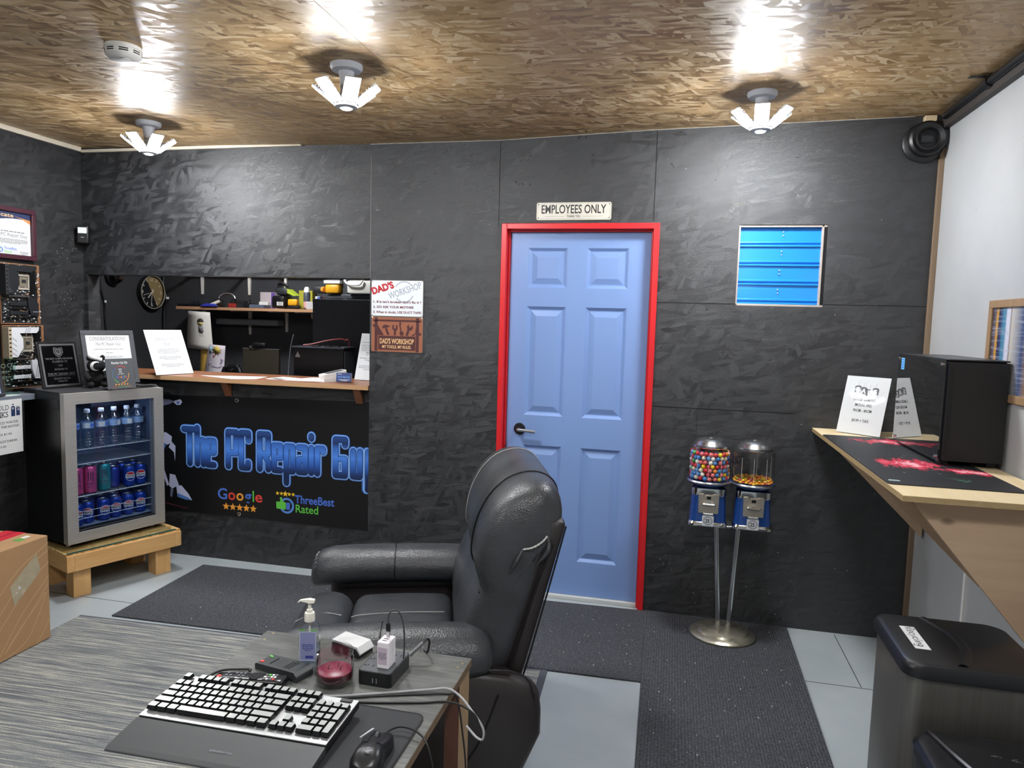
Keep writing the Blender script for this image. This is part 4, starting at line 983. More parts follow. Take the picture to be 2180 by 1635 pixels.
# ------------------------------------------------------------------ behind the hatch
BW = M('workbench_top', '3a3532', .6)
root = thing('workbench', 'dark workbench in the back room, hidden below the counter', 'workbench', (0, 0, 0))
m = MB(BW); m.box(-3.2, -1.0, .58, 1.15, .86, .89); m.build('bench_top', root)
for x in (-3.1, -1.1):
    for y in (.64, 1.09):
        m = MB(BW); m.box(x - .04, x + .04, y - .04, y + .04, 0, .86); m.build('leg', root)
def clock():
    root = thing('wall_clock', 'round black and bronze wall clock partly hidden by the header, seen through the hatch', 'clock', (-3.298, 1.256, 1.700), aim(R(90)))
    r = .136; BR = M('clock_bronze', '94805a', .45); FACE = M('clock_black_face', '1b1d21', .3); MK = M('clock_marks', 'e6e0cf', .45)
    m = MB(M('clock_case', '131315', .3)); m.lathe([(0, 0), (r - .004, 0), (r, .006), (r, .045)], 40, caps=False); m.build('case', root)
    m = MB(M('clock_rim', 'd8d2c4', .25, .6)); m.lathe([(r + .001, .044), (r + .001, .050), (r - .006, .050), (r - .006, .044)], 40, caps=False); m.build('rim', root)
    m = MB(FACE); m.flat(circ(r - .005, 40), .030); m.mat(BR); m.flat(circ(r - .005, 26, R(-62), R(118)), .0306)
    m.mat(MK); 
    for k in range(12):
        a = R(90 - 30 * k); 
        if k % 3: m.strokes([[(cos(a) * r * .70, sin(a) * r * .70), (cos(a) * r * .86, sin(a) * r * .86)]], .006, .0312, cap=0)
        else: m.text(('12', '3', '6', '9')[k // 3], cos(a) * r * .76, sin(a) * r * .76 - .013, .026, None, .0312)
    m.build('dial', root)
    for nm, a, l, wd, z in (('hour_hand', 226, .062, .008, .034), ('minute_hand', 263, .10, .005, .036), ('second_hand', 195, .10, .0022, .038)):
        m = MB(MK); d = (cos(R(a)), sin(R(a))); m.strokes([[(-d[0] * .025, -d[1] * .025), (d[0] * l, d[1] * l)]], wd, z); m.build(nm, root)
clock()
root = thing('dome_camera', 'black dome camera at the top left of the hatch', 'camera', (-3.29, .86, 1.80), (0, R(90), 0))
m = MB(BLACKP); m.lathe([(.065, -.009), (.065, .02), (.06, .025)], 24); m.build('mount', root); m = MB(GLOSSB); m.lathe([(.058, .024), (.055, .045), (.04, .07), (.02, .082), (0, .085)], 24); m.build('dome', root); m = MB(M('lens_brown', '3c2c26', .3)); m.box(-.02, .02, -.02, .02, .078, .088); m.build('lens', root)
for P, r_, lab in (([(-3.29, .74, 1.9), (-3.292, .75, 1.72), (-3.285, .78, 1.60), (-3.292, .785, 1.52), (-3.285, .79, 1.40), (-3.29, .815, 1.30), (-3.285, .83, 1.15), (-3.292, .84, .9)], .006, 'thin dark cable down the back room wall, left of the clock'), ([(-3.262, 1.40, 2.0), (-3.27, 1.40, 1.75), (-3.24, 1.40, 1.65), (-3.268, 1.40, 1.56), (-3.272, 1.40, 1.3), (-3.275, 1.40, .95)], .010, 'bundled dark cable hanging right of the clock')):
    m = MB(M('cable_black', '101116', .5)); m.tube(P, r_, 6, 8); m.mat(M('cable_tie_white', 'd9dbdd', .5)); m.cyl(Vector(P[2]) + Vector((.005, .0, .0)), Vector(P[2]) + Vector((.005, .0, .018)), r_ + .003, n=8); tag(m.build('hanging_cable'), lab, 'cable')
SH = WOOD('shelf_ply', 'a97f5e', 'c39a76', 0, 6, .6, False); BRK = M('white_bracket', 'e6e2da', .45)
def bracket(m, x, z, h=.17):
    m.loft([[(x - q, 1.404, zz), (x + q, 1.404, zz), (x + q, 1.42, zz), (x - q, 1.42, zz)] for q, zz in ((.007, z - h), (.014, z))], True, True, True, False)
    m.box(x - .012, x + .012, 1.16, 1.42, z - .008, z)
root = thing('back_shelf', 'long plywood shelf with white brackets, seen through the hatch', 'shelf', (0, 0, 0))
m = MB(SH); m.box(-2.94, -1.715, 1.13, 1.40, 1.568, 1.590); m.build('shelf_board', root, bevel=.001)
for x, h in ((-2.89, .235), (-2.462, .192), (-2.128, .162), (-1.90, .05)):
    m = MB(BRK); bracket(m, x, 1.568, h); m.build('bracket', root)
root = thing('upper_shelf', 'upper plywood shelf hidden by the header, only its white brackets showing', 'shelf', (0, 0, 0))
m = MB(SH); m.box(-2.94, -1.79, 1.30, 1.40, 1.90, 1.922); m.build('shelf_board', root)
for x, h in ((-2.906, .202), (-2.467, .201), (-2.139, .154)):
    m = MB(BRK); bracket(m, x, 1.90, h); m.build('bracket', root)
ZS = 1.591
def box_thing(name, label, cat, x0, x1, y0, y1, z0, z1, mm, ops=None, bevel=.003):
    m = MB(mm); m.box(x0, x1, y0, y1, z0, z1)
    if ops: ops(m)
    return tag(m.build(name, None, bevel=bevel), label, cat)
def sel(c): return M('col_' + c, c, .5)
# things on the shelf, left to right
box_thing('flat_laptop', 'closed black laptop at the left end of the back room shelf', 'laptop', -2.93, -2.66, 1.135, 1.36, ZS, ZS + .022, M('laptop_shell', '17181c', .4))
m = MB(M('blue_cable', '3a45b8', .4))
for k in range(4): m.tube([(-2.705 + .02 * k, 1.118, ZS + .006), (-2.66 + .02 * k, 1.122, ZS + .022), (-2.62 + .018 * k, 1.12, ZS + .010), (-2.60 + .012 * k, 1.125, ZS + .0055)], .005, 6)
tag(m.build('blue_cable_coil'), 'bright blue cable bundle at the front edge of the shelf', 'cable')
for k, (x, c, lab) in enumerate(((-2.83, '2a2c30', 'small dark adapter box standing on the laptop'), (-2.755, '34373c', 'grey metal case standing on the laptop, right of the dark adapter'))):
    box_thing('adapter_box', lab, 'electronics', x - .03, x + .03, 1.2, 1.26, ZS + .0225, ZS + .0225 + (.03, .042)[k], M('adapter_%d' % k, c, .4))
m = MB(M('rolled_white', 'd2cfc8', .5)); m.cyl((-2.66, 1.17, ZS + .014), (-2.60, 1.21, ZS + .05), .012, n=10); tag(m.build('white_tube'), 'small white tube lying tilted behind the blue cable', 'tube')
def headphones():
    root = thing('headphones', 'black headphones with a silver arch, lying on the shelf', 'headphones', (-2.565, 1.25, ZS + .001), (0, 0, R(15)))
    for s_ in (-1, 1):
        m = MB(BLACKP); m.cyl((s_ * .07, 0, .036), (s_ * .045, 0, .036), .036, n=20); m.build('ear_cup', root, bevel=.006)
        m = MB(M('ear_pad', '1b1b1d', .9)); m.cyl((s_ * .045, 0, .036), (s_ * .030, 0, .036), .033, n=20); m.build('ear_pad', root, bevel=.006)
    m = MB(SILVER); m.tube([(-.066, 0, .05), (-.06, .005, .085), (-.03, .01, .108), (0, .01, .113), (.03, .01, .108), (.06, .005, .085), (.066, 0, .05)], .005, 8); m.build('head_band', root)
headphones()
m = MB(M('tangle_black', '15161a', .5)); 
for k in range(6): m.tube([(-2.47 + .008 * k, 1.31 + .01 * k, ZS + .007), (-2.45 + .008 * k, 1.33, ZS + .045 + .004 * k), (-2.43 + .006 * k, 1.31, ZS + .03), (-2.415 + .005 * k, 1.32 + .01 * k, ZS + .007)], .006, 6)
tag(m.build('cable_tangle'), 'tangled black cables beside the headphones on the shelf', 'cable')
box_thing('red_adapter', 'small red and black plug adapter at the front edge of the shelf', 'adapter', -2.475, -2.42, 1.135, 1.165, ZS, ZS + .032, M('adapter_red', '9a2f2c', .4))
root = thing('safety_glasses', 'clear safety glasses with dark temples on the shelf', 'glasses', (-2.365, 1.165, ZS + .001), (0, 0, R(-6)))
m = MB(GLASS('goggle_lens', (.85, .9, .92), 2.5)); m.prism(rrect(.13, .05, .02, cy=.026), -.004, .0, 'y'); m.build('lens', root); m = MB(DGREY); m.tube([(-.064, 0, .04), (-.066, .06, .036), (-.06, .11, .012)], .003, 6); m.tube([(.064, 0, .04), (.066, .06, .036), (.06, .11, .012)], .003, 6); m.tube([(-.06, -.002, .052), (0, -.002, .055), (.06, -.002, .052)], .003, 6); m.build('temples', root)
box_thing('slate_tablet', 'slate blue flat device sloping at the shelf front, below the lilac carton', 'electronics', -2.29, -2.165, 1.135, 1.24, ZS, ZS + .026, M('slate_blue', '596072', .45))
box_thing('small_white_box', 'small white box in front of the lilac carton', 'box', -2.285, -2.205, 1.26, 1.31, ZS, ZS + .052, M('box_white', 'e6e4e0', .5))
def lilac(m):
    m.mat(M('violet_band', '6a4f9c', .5)); m.box(-2.213, -2.180, 1.3185, 1.3195, ZS + .001, ZS + .128); m.mat(GREYINK); m.T = Matrix.Translation((-2.25, 1.3188, ZS + .045)) @ Matrix.Rotation(R(90), 4, 'X'); m.greek(-.022, .022, 0, .009, .0008, 1, seed=3); m.T = Matrix.Identity(4)
box_thing('lilac_carton', 'lilac grey carton with a violet band, standing on the shelf', 'box', -2.31, -2.18, 1.319, 1.395, ZS, ZS + .13, M('lilac_grey', 'b9aeb2', .55), lilac)
for k in range(3): box_thing('white_booklet', 'thin white booklet standing right of the violet band, %s of three' % ('leftmost', 'middle one', 'rightmost')[k], 'booklet', -2.172 + k * .010, -2.165 + k * .010, 1.32, 1.39, ZS, ZS + .095 - .008 * k, M('box_white'), bevel=.0005)
def drill():
    root = thing('power_tool', 'black and lime power tool lying on its side on the shelf', 'power tool', (-2.02, 1.20, ZS + .001), (0, 0, R(-8)))
    m = MB(BLACKP); m.rbox(-.085, .035, -.06, .06, 0, .10, .02, 5); m.mat(WHITE); 
    for k in range(4): m.box(-.028 + k * .016, -.018 + k * .016, -.0612, -.058, .022, .052)
    m.build('battery_body', root); m = MB(M('tool_grey', '2d3034', .5)); m.rbox(-.06, .05, -.04, .05, .10, .165, .025, 5); m.build('motor_housing', root)
    m = MB(M('lime_plastic', 'aac13f', .4)); m.prism([(.01, .165), (.05, .15), (.125, .10), (.105, .098), (.03, .125)], -.03, .03, 'y'); m.build('lime_shroud', root, bevel=.006)
    m = MB(BLACKP); m.tube([(-.03, .0, .155), (-.05, -.01, .185), (-.015, -.01, .195), (.03, .0, .17)], .012, 8); m.build('handle', root)
drill()
root = thing('yellow_tape_measure', 'yellow and black tape measure on the shelf, in front of the lime carton', 'tape measure', (-1.935, 1.175, ZS + .001))
m = MB(M('tool_yellow', 'e6a820', .4)); m.rbox(-.04, .04, -.02, .02, .022, .075, .014, 4); m.build('case', root); m = MB(BLACKP); m.rbox(-.042, .052, -.021, .021, .0, .024, .008, 4); m.build('base_grip', root)
def lime(m): m.mat(M('lime_label', '4a4e2c', .5)); m.box(-1.905, -1.885, 1.3485, 1.3495, ZS + .09, ZS + .125)
box_thing('lime_carton', 'lime yellow carton standing on the shelf behind the tape measure', 'box', -1.985, -1.868, 1.349, 1.40, ZS, ZS + .150, M('lime_carton', 'b5b13c', .5), lime)
root = thing('spray_can', 'tall grey spray can with a pale cap on the shelf', 'spray can', (-1.852, 1.235, ZS))
m = MB(M('spray_grey', '565b66', .35, .3)); m.lathe([(.024, 0), (.026, .004), (.026, .125), (.02, .135)], 18); m.build('can_body', root); m = MB(WPLAST); m.lathe([(.022, .132), (.022, .155), (.015, .172), (0, .175)], 18); m.build('cap', root); m = MB(M('spray_label', 'd9a4a0', .4)); m.lathe([(.0264, .012), (.0264, .06)], 18, caps=False); m.build('label_band', root)
box_thing('grey_carton', 'low pale grey box on the shelf, right of the spray can', 'box', -1.818, -1.745, 1.16, 1.25, ZS, ZS + .06, M('pale_grey_box', 'bcbcbd', .5))
def tub(m):
    m.mat(GBLUE); m.box(-1.80, -1.765, 1.2995, 1.3005, ZS + .04, ZS + .10); m.mat(GRED); m.box(-1.765, -1.73, 1.2995, 1.3005, ZS + .06, ZS + .10)
box_thing('printed_box', 'white box with blue and red print at the right end of the shelf', 'box', -1.818, -1.715, 1.301, 1.37, ZS, ZS + .105, M('box_white'), tub)
# rack at the right end
RK = M('rack_grey', '4a4d52', .4, .3)
root = thing('storage_rack', 'grey metal storage rack behind the large screen', 'rack', (0, 0, 0))
for x in (-1.66, -1.515):
    for y in (1.22, 1.385):
        if x < -1.6 and y < 1.3: continue
        m = MB(RK); m.box(x - .018, x + .018, y - .018, y + .018, 0, 2.0); m.build('post', root)
for z in (1.71, 1.585):
    m = MB(RK); m.box(-1.70, -.9, 1.20, 1.405, z - .03, z); m.mat(M('rack_deck', '3b3d41', .6)); m.box(-1.64, -.9, 1.205, 1.40, z, z + .004); m.build('rack_shelf', root, bevel=.002)
def caulk():
    root = thing('yellow_case_tool', 'yellow cased tool with a white lid on the storage rack', 'tool', (-1.60, 1.22, 1.715))
    m = MB(M('tool_yellow')); m.rbox(-.07, .05, -.05, .05, .0, .075, .02, 4); m.build('case', root); m = MB(WHITE); m.box(-.075, .06, -.055, .05, .075, .10); m.build('lid', root, bevel=.004)
    m = MB(DGREY); m.rbox(-.19, -.06, -.03, .04, .0, .06, .02, 4); m.build('grip', root); m = MB(ORANGE); m.cyl((-.10, -.02, .03), (-.075, -.03, .03), .022, n=14); m.build('dial', root)
caulk()
def tub2():
    root = thing('white_tub', 'white plastic tub with a curved handle at the right end of the rack', 'tub', (-1.34, 1.24, 1.715))
    m = MB(M('tub_white', 'dcdcd4', .4)); m.rbox(-.14, .14, -.09, .09, 0, .11, .02, 4); m.build('tub_body', root); m = MB(WPLAST); m.box(-.15, .15, -.10, .10, .11, .125); m.build('lid', root, bevel=.004)
    m = MB(WPLAST); m.tube([(-.15, -.102, .10), (-.11, -.115, .07), (-.03, -.115, .068), (.0, -.105, .10)], .008, 8); m.build('handle', root)
tub2()
# drawings pinned under the shelf
def drawing(name, label, P, base, ops=None):
    m = MB(base); n = 8; V = []; F = []
    for k in range(n + 1):
        f = k / n; l = Vector(P[0]).lerp(Vector(P[1]), f); r_ = Vector(P[3]).lerp(Vector(P[2]), f); b_ = .003 * sin(f * pi)
        V += [tuple(l + Vector((0, -b_, 0))), tuple(r_ + Vector((0, -b_ * .3, 0)))]
    for k in range(n): F.append((2 * k, 2 * k + 1, 2 * k + 3, 2 * k + 2))
    m.add(V, F, True)
    if ops: ops(m)
    return tag(m.build(name, None, solid=.0008), label, 'drawing')
def d1(m):
    m.T = Matrix.Translation((-2.80, 1.100, 1.285)) @ Matrix.Rotation(R(90), 4, 'X'); z = .0048
    m.mat(M('pencil_dark', '3d3430', .7)); m.flat(circ(.030, 14, 0, pi, .105, .185), z); m.mat(M('crayon_yellow', 'd9cf8a', .7)); m.flat(circ(.027, 14, pi, 2 * pi, .105, .183), z)
    m.mat(M('pencil_grey', '77757a', .7)); m.flat([(.085, .155), (.13, .15), (.135, .11), (.12, .095), (.09, .105)], z); m.strokes([[(.10, .10), (.105, .07)], [(.12, .10), (.13, .07)]], .003, z)
drawing('pencil_drawing', 'white sheet with a small child-drawn figure, hanging from the left of the shelf', [(-2.805, 1.10, 1.556), (-2.82, 1.10, 1.262), (-2.585, 1.10, 1.25), (-2.61, 1.10, 1.548)], M('drawing_paper', 'cfccc6', .75), d1)
drawing('yellow_cutout', 'ragged yellow paper cut-out hanging below the pencil drawing', [(-2.71, 1.12, 1.26), (-2.725, 1.12, 1.02), (-2.66, 1.12, 1.02), (-2.62, 1.12, 1.25)], M('yellow_paper', 'c9a34f', .7))
def d2(m):
    m.T = Matrix.Translation((-2.615, 1.070, 1.03)) @ Matrix.Rotation(R(90), 4, 'X'); z = .0048
    m.mat(M('crayon_yellow2', 'c9b25a', .7)); m.flat([(.085 + p[0] * .045, .225 + p[1] * .045) for p in star(9, 1, .55)], z); m.mat(M('crayon_blue', '8fb2c4', .7)); m.flat([(.01, .02), (.15, .03), (.15, .06), (.09, .05), (.01, .065)], z); m.flat([(.02, .20), (.04, .20), (.045, .25), (.025, .26)], z)
    m.mat(M('crayon_pink', 'c98b95', .7)); m.flat([(.05, .18), (.06, .165), (.07, .185), (.06, .20)], z); m.mat(M('crayon_violet', '9a86b8', .7)); m.strokes([[(.01, .10), (.025, .14), (.03, .11)], [(.115, .12), (.14, .15), (.12, .16), (.125, .125)], [(.04, .10), (.10, .09), (.13, .105)]], .004, z)
drawing('crayon_drawing', 'coloured crayon drawing with a yellow sun, above the counter', [(-2.60, 1.07, 1.30), (-2.645, 1.07, 1.03), (-2.475, 1.07, 1.02), (-2.455, 1.07, 1.292)], M('lilac_paper', 'd3ccd6', .75), d2)
# screens and cases
root = thing('sound_bar', 'long dark grey sound bar on the wall under the shelf', 'speaker', (-2.43, 1.345, 1.452))
m = MB(M('sound_bar_cloth', '74757b', .8, bump=.3, bscale=700)); m.box(-.285, .285, -.04, .056, .0, .050); m.build('grille', root, bevel=.012, seg=3); m = MB(M('bar_led', '7b6fd0', .4)); m.box(.262, .270, -.0415, -.039, .028, .036); m.build('status_dot', root)
def screen(name, label, x0, x1, y, z0, z1, mm, yaw=0., foot=True, hz=None):
    root = thing(name, label, 'monitor', ((x0 + x1) / 2, y, hz or .89), (0, 0, yaw)); w = x1 - x0; b = z0 - (hz or .89); t = z1 - (hz or .89)
    m = MB(mm); m.box(-w/2, w/2, -.012, .012, b, t); m.build('panel', root, bevel=.003); m = MB(BLACKP); m.rbox(-w * .3, w * .3, .012, .045, b + (t - b) * .2, b + (t - b) * .8, .015, 4); m.build('back_shell', root)
    m = MB(M('bezel_edge', '6a6c70', .4)); m.box(-w/2 - .001, w/2 + .001, -.0135, .0135, t - .0015, t + .0015); m.build('top_edge', root)
    m = MB(BLACKP); m.box(-.03, .03, .03, .055, .01, b + .12); m.box(-.12, .12, -.06, .11, 0, .012); m.build('stand', root, bevel=.003); return root
screen('small_monitor', 'dark bronze flat monitor on the workbench, left of the tower case', -2.245, -1.925, .98, 1.0, 1.285, M('bronze_panel', '3c3830', .28), R(-5))
screen('large_monitor', 'large black screen in the back room, behind the tower case', -1.715, -1.10, 1.085, 1.15, 1.670, M('black_screen', '0b0c0f', .3), 0)
root = thing('webcam', 'small black webcam on top of the bronze monitor', 'camera', (-2.09, .98, 1.2875))
m = MB(BLACKP); m.rbox(-.06, .045, -.022, .022, .006, .044, .014, 5); m.build('webcam_body', root); m = MB(SILVER); m.tube([(-.08, 0, .0045), (-.09, -.01, .012), (-.06, -.02, .02)], .004, 6); m.build('clip', root); m = MB(BLACKP); m.box(-.05, .03, -.015, .015, -.0005, .008); m.build('foot', root)
def controller():
    root = thing('game_controller', 'black game controller hanging on a small stand, left of the bronze monitor', 'game controller', (-2.36, 1.02, .89))
    m = MB(BLACKP); m.box(-.05, .05, -.04, .04, 0, .012); m.box(-.008, .008, .01, .03, .01, .24); m.build('stand', root)
    m = MB(M('pad_black', '141518', .35)); m.rbox(-.062, .062, -.02, .012, .20, .27, .015, 5); m.tube([(-.055, -.005, .24), (-.07, -.008, .20), (-.064, -.01, .15)], .02, 10); m.tube([(.055, -.005, .24), (.07, -.008, .20), (.064, -.01, .15)], .02, 10); m.build('pad_body', root)
    for x, z in ((-.035, .25), (.012, .225)):
        m = MB(DGREY); m.cyl((x, -.02, z), (x, -.034, z), .009, n=12); m.build('thumb_stick', root)
controller()
def tower():
    root = thing('black_tower_case', 'black tower case with a grey triangle badge, behind the counter', 'computer', (-1.500, .78, .89), (0, 0, R(4)))
    m = MB(M('case_black', '0d0d10', .3)); m.box(-.185, .185, -.02, .19, 0, .425); m.build('case_body', root, bevel=.004)
    m = MB(M('case_grey_side', '4c4f54', .45)); m.box(.185, .189, .0, .18, .01, .41); m.build('side_strip', root)
    m = MB(M('case_top', '3c3f46', .35)); m.box(-.195, .195, -.03, .195, .425, .437); m.build('top_panel', root, bevel=.002)
    m = MB(SILVER); m.prism([(-.174, .36), (-.134, .36), (-.154, .400)], -.0215, -.0195, 'y'); m.build('triangle_badge', root)
    m = MB(BLACKP)
    for x in (-.03, .06, .12): m.box(x - .03, x + .02, .0, .05, .437, .445)
    m.build('top_latches', root, bevel=.003)
tower()
m = MB(M('red_cable', 'a04a4a', .4)); m.tube([(-1.655, .83, 1.3325), (-1.60, .85, 1.340), (-1.52, .88, 1.362), (-1.44, .92, 1.378), (-1.40, .97, 1.372), (-1.375, .995, 1.33), (-1.37, 1.005, .90)], .005, 6)
tag(m.build('red_cable'), 'thin red cable arching over the black tower case', 'cable')
m = MB(M('thin_grey_cable', '55565c', .5)); m.tube([(-1.86, 1.05, 1.40), (-1.855, 1.0, 1.30), (-1.83, .93, 1.15), (-1.80, .87, 1.05), (-1.79, .85, .894)], .003, 6); tag(m.build('thin_cable'), 'thin grey cable hanging between the monitor and the tower case', 'cable')
# ------------------------------------------------------------------ signs on the back wall
def employees(m):
    m.mat(M('rust_edge', '5b554d', .6)); z = .0005
    w, h = .406, .098; m.flat(rrect(w, h, .012, cy=h/2), z); m.mat(M('cream_enamel', 'd8d3c6', .45, var=.06, vscale=12)); m.flat(rrect(w - .008, h - .008, .010, cy=h/2), z * 2)
    m.mat(GREYINK); o = rrect(w - .020, h - .020, .006, cy=h/2); i = rrect(w - .022, h - .022, .006, cy=h/2)
    n = len(o); V = [(*p, z * 3) for p in o] + [(*p, z * 3) for p in i]; m.add(V, [(k, (k + 1) % n, (k + 1) % n + n, k + n) for k in range(n)], False)
    m.mat(M('sign_ink', '2d2b2a', .5)); m.text('EMPLOYEES ONLY', 0, .038, .043, .345, z * 3, bold=.018); m.text('THANK YOU', 0, .017, .011, .072, z * 3, bold=.02)
    for s in (-1, 1):
        m.rect(s * .05, s * .155, .0215, .0225, z * 3) if s > 0 else m.rect(-.155, -.05, .0215, .0225, z * 3)
        for y in (.014, h - .014): m.flat(circ(.003, 8, cx=s * (w/2 - .014), cy=y), z * 3)
sign('employees_sign', 'cream tin employees only sign above the blue door', 'sign', .406, .098, (.388, -.004, 2.084), aim(R(-1.0)), M('sign_metal', '8b8780', .4, .6), employees, .003, .012)
def dad_white(m):
    w, h = .315, .205; z = .0005
    m.mat(M('enamel_white', 'e6ebef', .3)); m.flat(rrect(w - .006, h - .006, .008, cy=h/2), z)
    G = M('stamp_grey', 'a9afbb', .5); m.mat(G); cx, cy = .042, .140
    for a0, a1 in ((R(38), R(150)), (R(218), R(338))): m.ring(cx, cy, .054, .060, z * 2, 20, a0, a1)
    m.text('WORKSHOP', cx + .01, .130, .036, .205, z * 2, bold=.02, ang=R(19))
    m.mat(M('dads_red', 'b8282f', .45)); m.text("DAD'S", -.083, .143, .036, .140, z * 3, bold=.05, ang=R(17), shear=-.12)
    I = M('maroon_ink', '6c2430', .5); m.mat(I)
    m.text("1. If it isn't broken don't fix it !", -.144, .076, .0125, .288, z * 2, 'l', bold=.03); m.text('2. GO ASK YOUR MOTHER', -.144, .047, .0125, .246, z * 2, 'l', bold=.03); m.text('3. When in doubt, USE DUCT TAPE!', -.144, .018, .0125, .290, z * 2, 'l', bold=.03)
    m.mat(DGREY)
    for sx in (-1, 1):
        for y in (.009, h - .009): m.flat(circ(.0022, 8, cx=sx * (w/2 - .011), cy=y), z * 3)
sign('workshop_rules_sign', "white dad's workshop sign with three rules, the upper of two beside the hatch", 'sign', .315, .205, (-.601, -.003, 1.552), aim(0), M('sign_metal'), dad_white, .0025, .009)
def dad_brown(m):
    w, h = .312, .200; z = .0005
    m.mat(M('rust_enamel', '9b6148', .45)); m.flat(rrect(w - .004, h - .004, .007, cy=h/2), z); B = M('maroon_enamel', '4f2a2c', .5); m.mat(B); k = z * 2
    m.rect(-.135, -.117, .004, h - .004, k); m.rect(.115, .133, .004, h - .004, k); m.rect(-.145, .145, .173, .184, k); m.rect(-.112, .112, .012, .092, k)
    def P(L): m.flat([(a, b) for a, b in L], k * 1.1)
    P([(-.148, .150), (-.138, .158), (-.120, .158), (-.078, .095), (-.130, .095), (-.132, .140), (-.142, .140)])          # saw
    P([(-.090, .135), (-.085, .150), (-.070, .156), (-.040, .148), (-.050, .140), (-.062, .140), (-.044, .100), (-.052, .096), (-.060, .100), (-.074, .138), (-.082, .132)])   # hammer
    P([(-.028, .153), (-.018, .155), (-.018, .135), (-.006, .135), (-.006, .155), (.004, .152), (.004, .130), (-.004, .122), (-.006, .095), (-.018, .095), (-.018, .122), (-.028, .132)])  # spanner
    P([(.014, .172), (.024, .172), (.026, .160), (.023, .150), (.030, .118), (.040, .118), (.040, .095), (.022, .095), (.016, .112), (.021, .120), (.015, .150)])    # screwdriver
    P([(.052, .096), (.064, .130), (.060, .148), (.072, .162), (.074, .146), (.084, .142), (.094, .158), (.098, .140), (.088, .126), (.076, .124), (.068, .095)])    # wrench
    P([(.085, .095), (.112, .112), (.112, .135), (.122, .140), (.134, .128), (.132, .118), (.148, .108), (.142, .094), (.130, .104), (.120, .110), (.10, .094)])      # axe
    m.mat(TAN); m.text("DAD'S WORKSHOP", 0, .048, .028, .206, k * 1.5, bold=.02); m.text('MY TOOLS. MY RULES.', 0, .022, .016, .176, k * 1.5, bold=.02)
    m.mat(M('pale_screw', 'e8dccf', .4))
    for s in (-1, 1): m.flat(circ(.005, 12, cx=s * (w/2 - .006), cy=h - .003), k * 2)
sign('toolbox_sign', "rust brown dad's workshop toolbox sign, the lower of two beside the hatch", 'sign', .312, .200, (-.5995, -.003, 1.350), aim(0), M('sign_metal'), dad_brown, .0025, .008)

# ------------------------------------------------------------------ corner horn speaker, offcuts, pipe
def horn():
    root = thing('horn_speaker', 'round black horn speaker in the top right corner of the black wall', 'speaker', (2.040, -.005, 2.436), (R(90), 0, 0))
    HB = M('horn_black', '101114', .4)
    m = MB(HB); m.lathe([(.0, 0), (.085, 0), (.092, .006), (.092, .016), (.080, .024), (.0, .024)], 32); m.build('mount_plate', root)
    m = MB(HB); m.lathe([(.078, .022), (.082, .034), (.080, .062), (.070, .070), (.052, .060), (.044, .062), (.040, .052), (.0, .052)], 32, (.004, .008, 0)); m.build('snail_body', root)
    m = MB(HB); m.tube([(.055, -.03, .04), (.078, .0, .045), (.068, .05, .048), (.03, .082, .05)], lambda t: .020 - .006 * t, 10); m.build('snail_throat', root)
    m = MB(M('horn_badge', '1d1f24', .3)); m.box(-.026, .030, -.012, .026, .052, .060); m.mat(DGREY); m.box(-.020, .024, -.006, .020, .060, .0608); m.build('badge', root, bevel=.003)
    m = MB(M('pale_screw')); m.sphere((.0, -.082, .014), .005, 8, 6); m.build('screw', root)
horn()
TW = WOOD('pale_timber', 'c8ae8a', 'e0caa8', 0, 8, .6, False)
m = MB(TW); m.box(2.035, 2.085, -.035, -.0015, 2.525, 2.556); m.box(2.062, 2.085, -.035, -.0015, 2.505, 2.525); tag(m.build('timber_offcut', None, bevel=.002), 'notched pale timber offcut under the ceiling in the right corner', 'timber')
m = MB(TW); m.box(2.048, 2.108, -.05, -.0015, 2.483, 2.503); tag(m.build('timber_block', None, bevel=.004), 'small pale timber block just above the horn speaker', 'timber')
def pipe():
    root = thing('conduit_pipe', 'black conduit pipe along the top of the white wall with straps', 'pipe', (0, 0, 0))
    PB = M('pipe_black', '17181a', .35); x = XR - .035; z = 2.535
    m = MB(PB); m.cyl((x, -3.2, z), (x, -.10, z), .0175, n=14); m.build('pipe', root)
    for y in (-.56, -1.75):
        m = MB(PB); m.cyl((x, y - .018, z), (x, y + .018, z), .024, n=16); m.box(x - .075, x, y - .01, y + .01, z + .018, z + .0215); m.build('strap', root)
pipe()
# ------------------------------------------------------------------ right-hand shelf
PLY = WOOD('pale_plywood', 'd6bf92', 'e9d8b4', 1, 3, .5, False); PLYF = WOOD('gusset_plywood', 'b3967a', 'c6ab8e', 0, 3, .55, True); PLYE = M('plywood_edge', 'a89066', .6, var=.2, vscale=60, stretch=(1, 1, 12))
SZ = 1.052
def rshelf():
    root = thing('plywood_shelf', 'pale plywood shelf on triangular supports along the white wall', 'shelf', (0, 0, 0))
    x0, x1, y0, y1 = 1.636, XR - .0135, -1.458, -.004
    m = MB(PLY); m.box(x0, x1, y0, y1, SZ - .019, SZ); m.build('shelf_board', root, bevel=.001)
    m = MB(PLYE); m.box(x0 - .0006, x0, y0, y1, SZ - .0185, SZ - .001); m.box(x0, x1, y0 - .0006, y0, SZ - .0185, SZ - .001); m.build('edge_ply', root)
    for y, d in ((-.135, .075), (-.785, .085), (-1.36, .40)):
        zt = SZ - .020; L = .455; m = MB(PLYF)
        xo, xi = x0 + .03, x1
        if d < .2: poly = [(xo, zt), (xo + d, zt), (xi, zt - L + .045 + .0), (xi, zt - L)]
        else: poly = [(xo + .01, zt), (xi, zt), (xi, zt - L - .085)]
        m.prism(poly, y - .020, y, 'y'); m.build('support', root, bevel=.001)
    m = MB(PLYE); m.box(x1 - .02, x1, y0 + .12, y1 - .02, SZ - .06, SZ - .0195); m.build('wall_cleat', root)
rshelf()
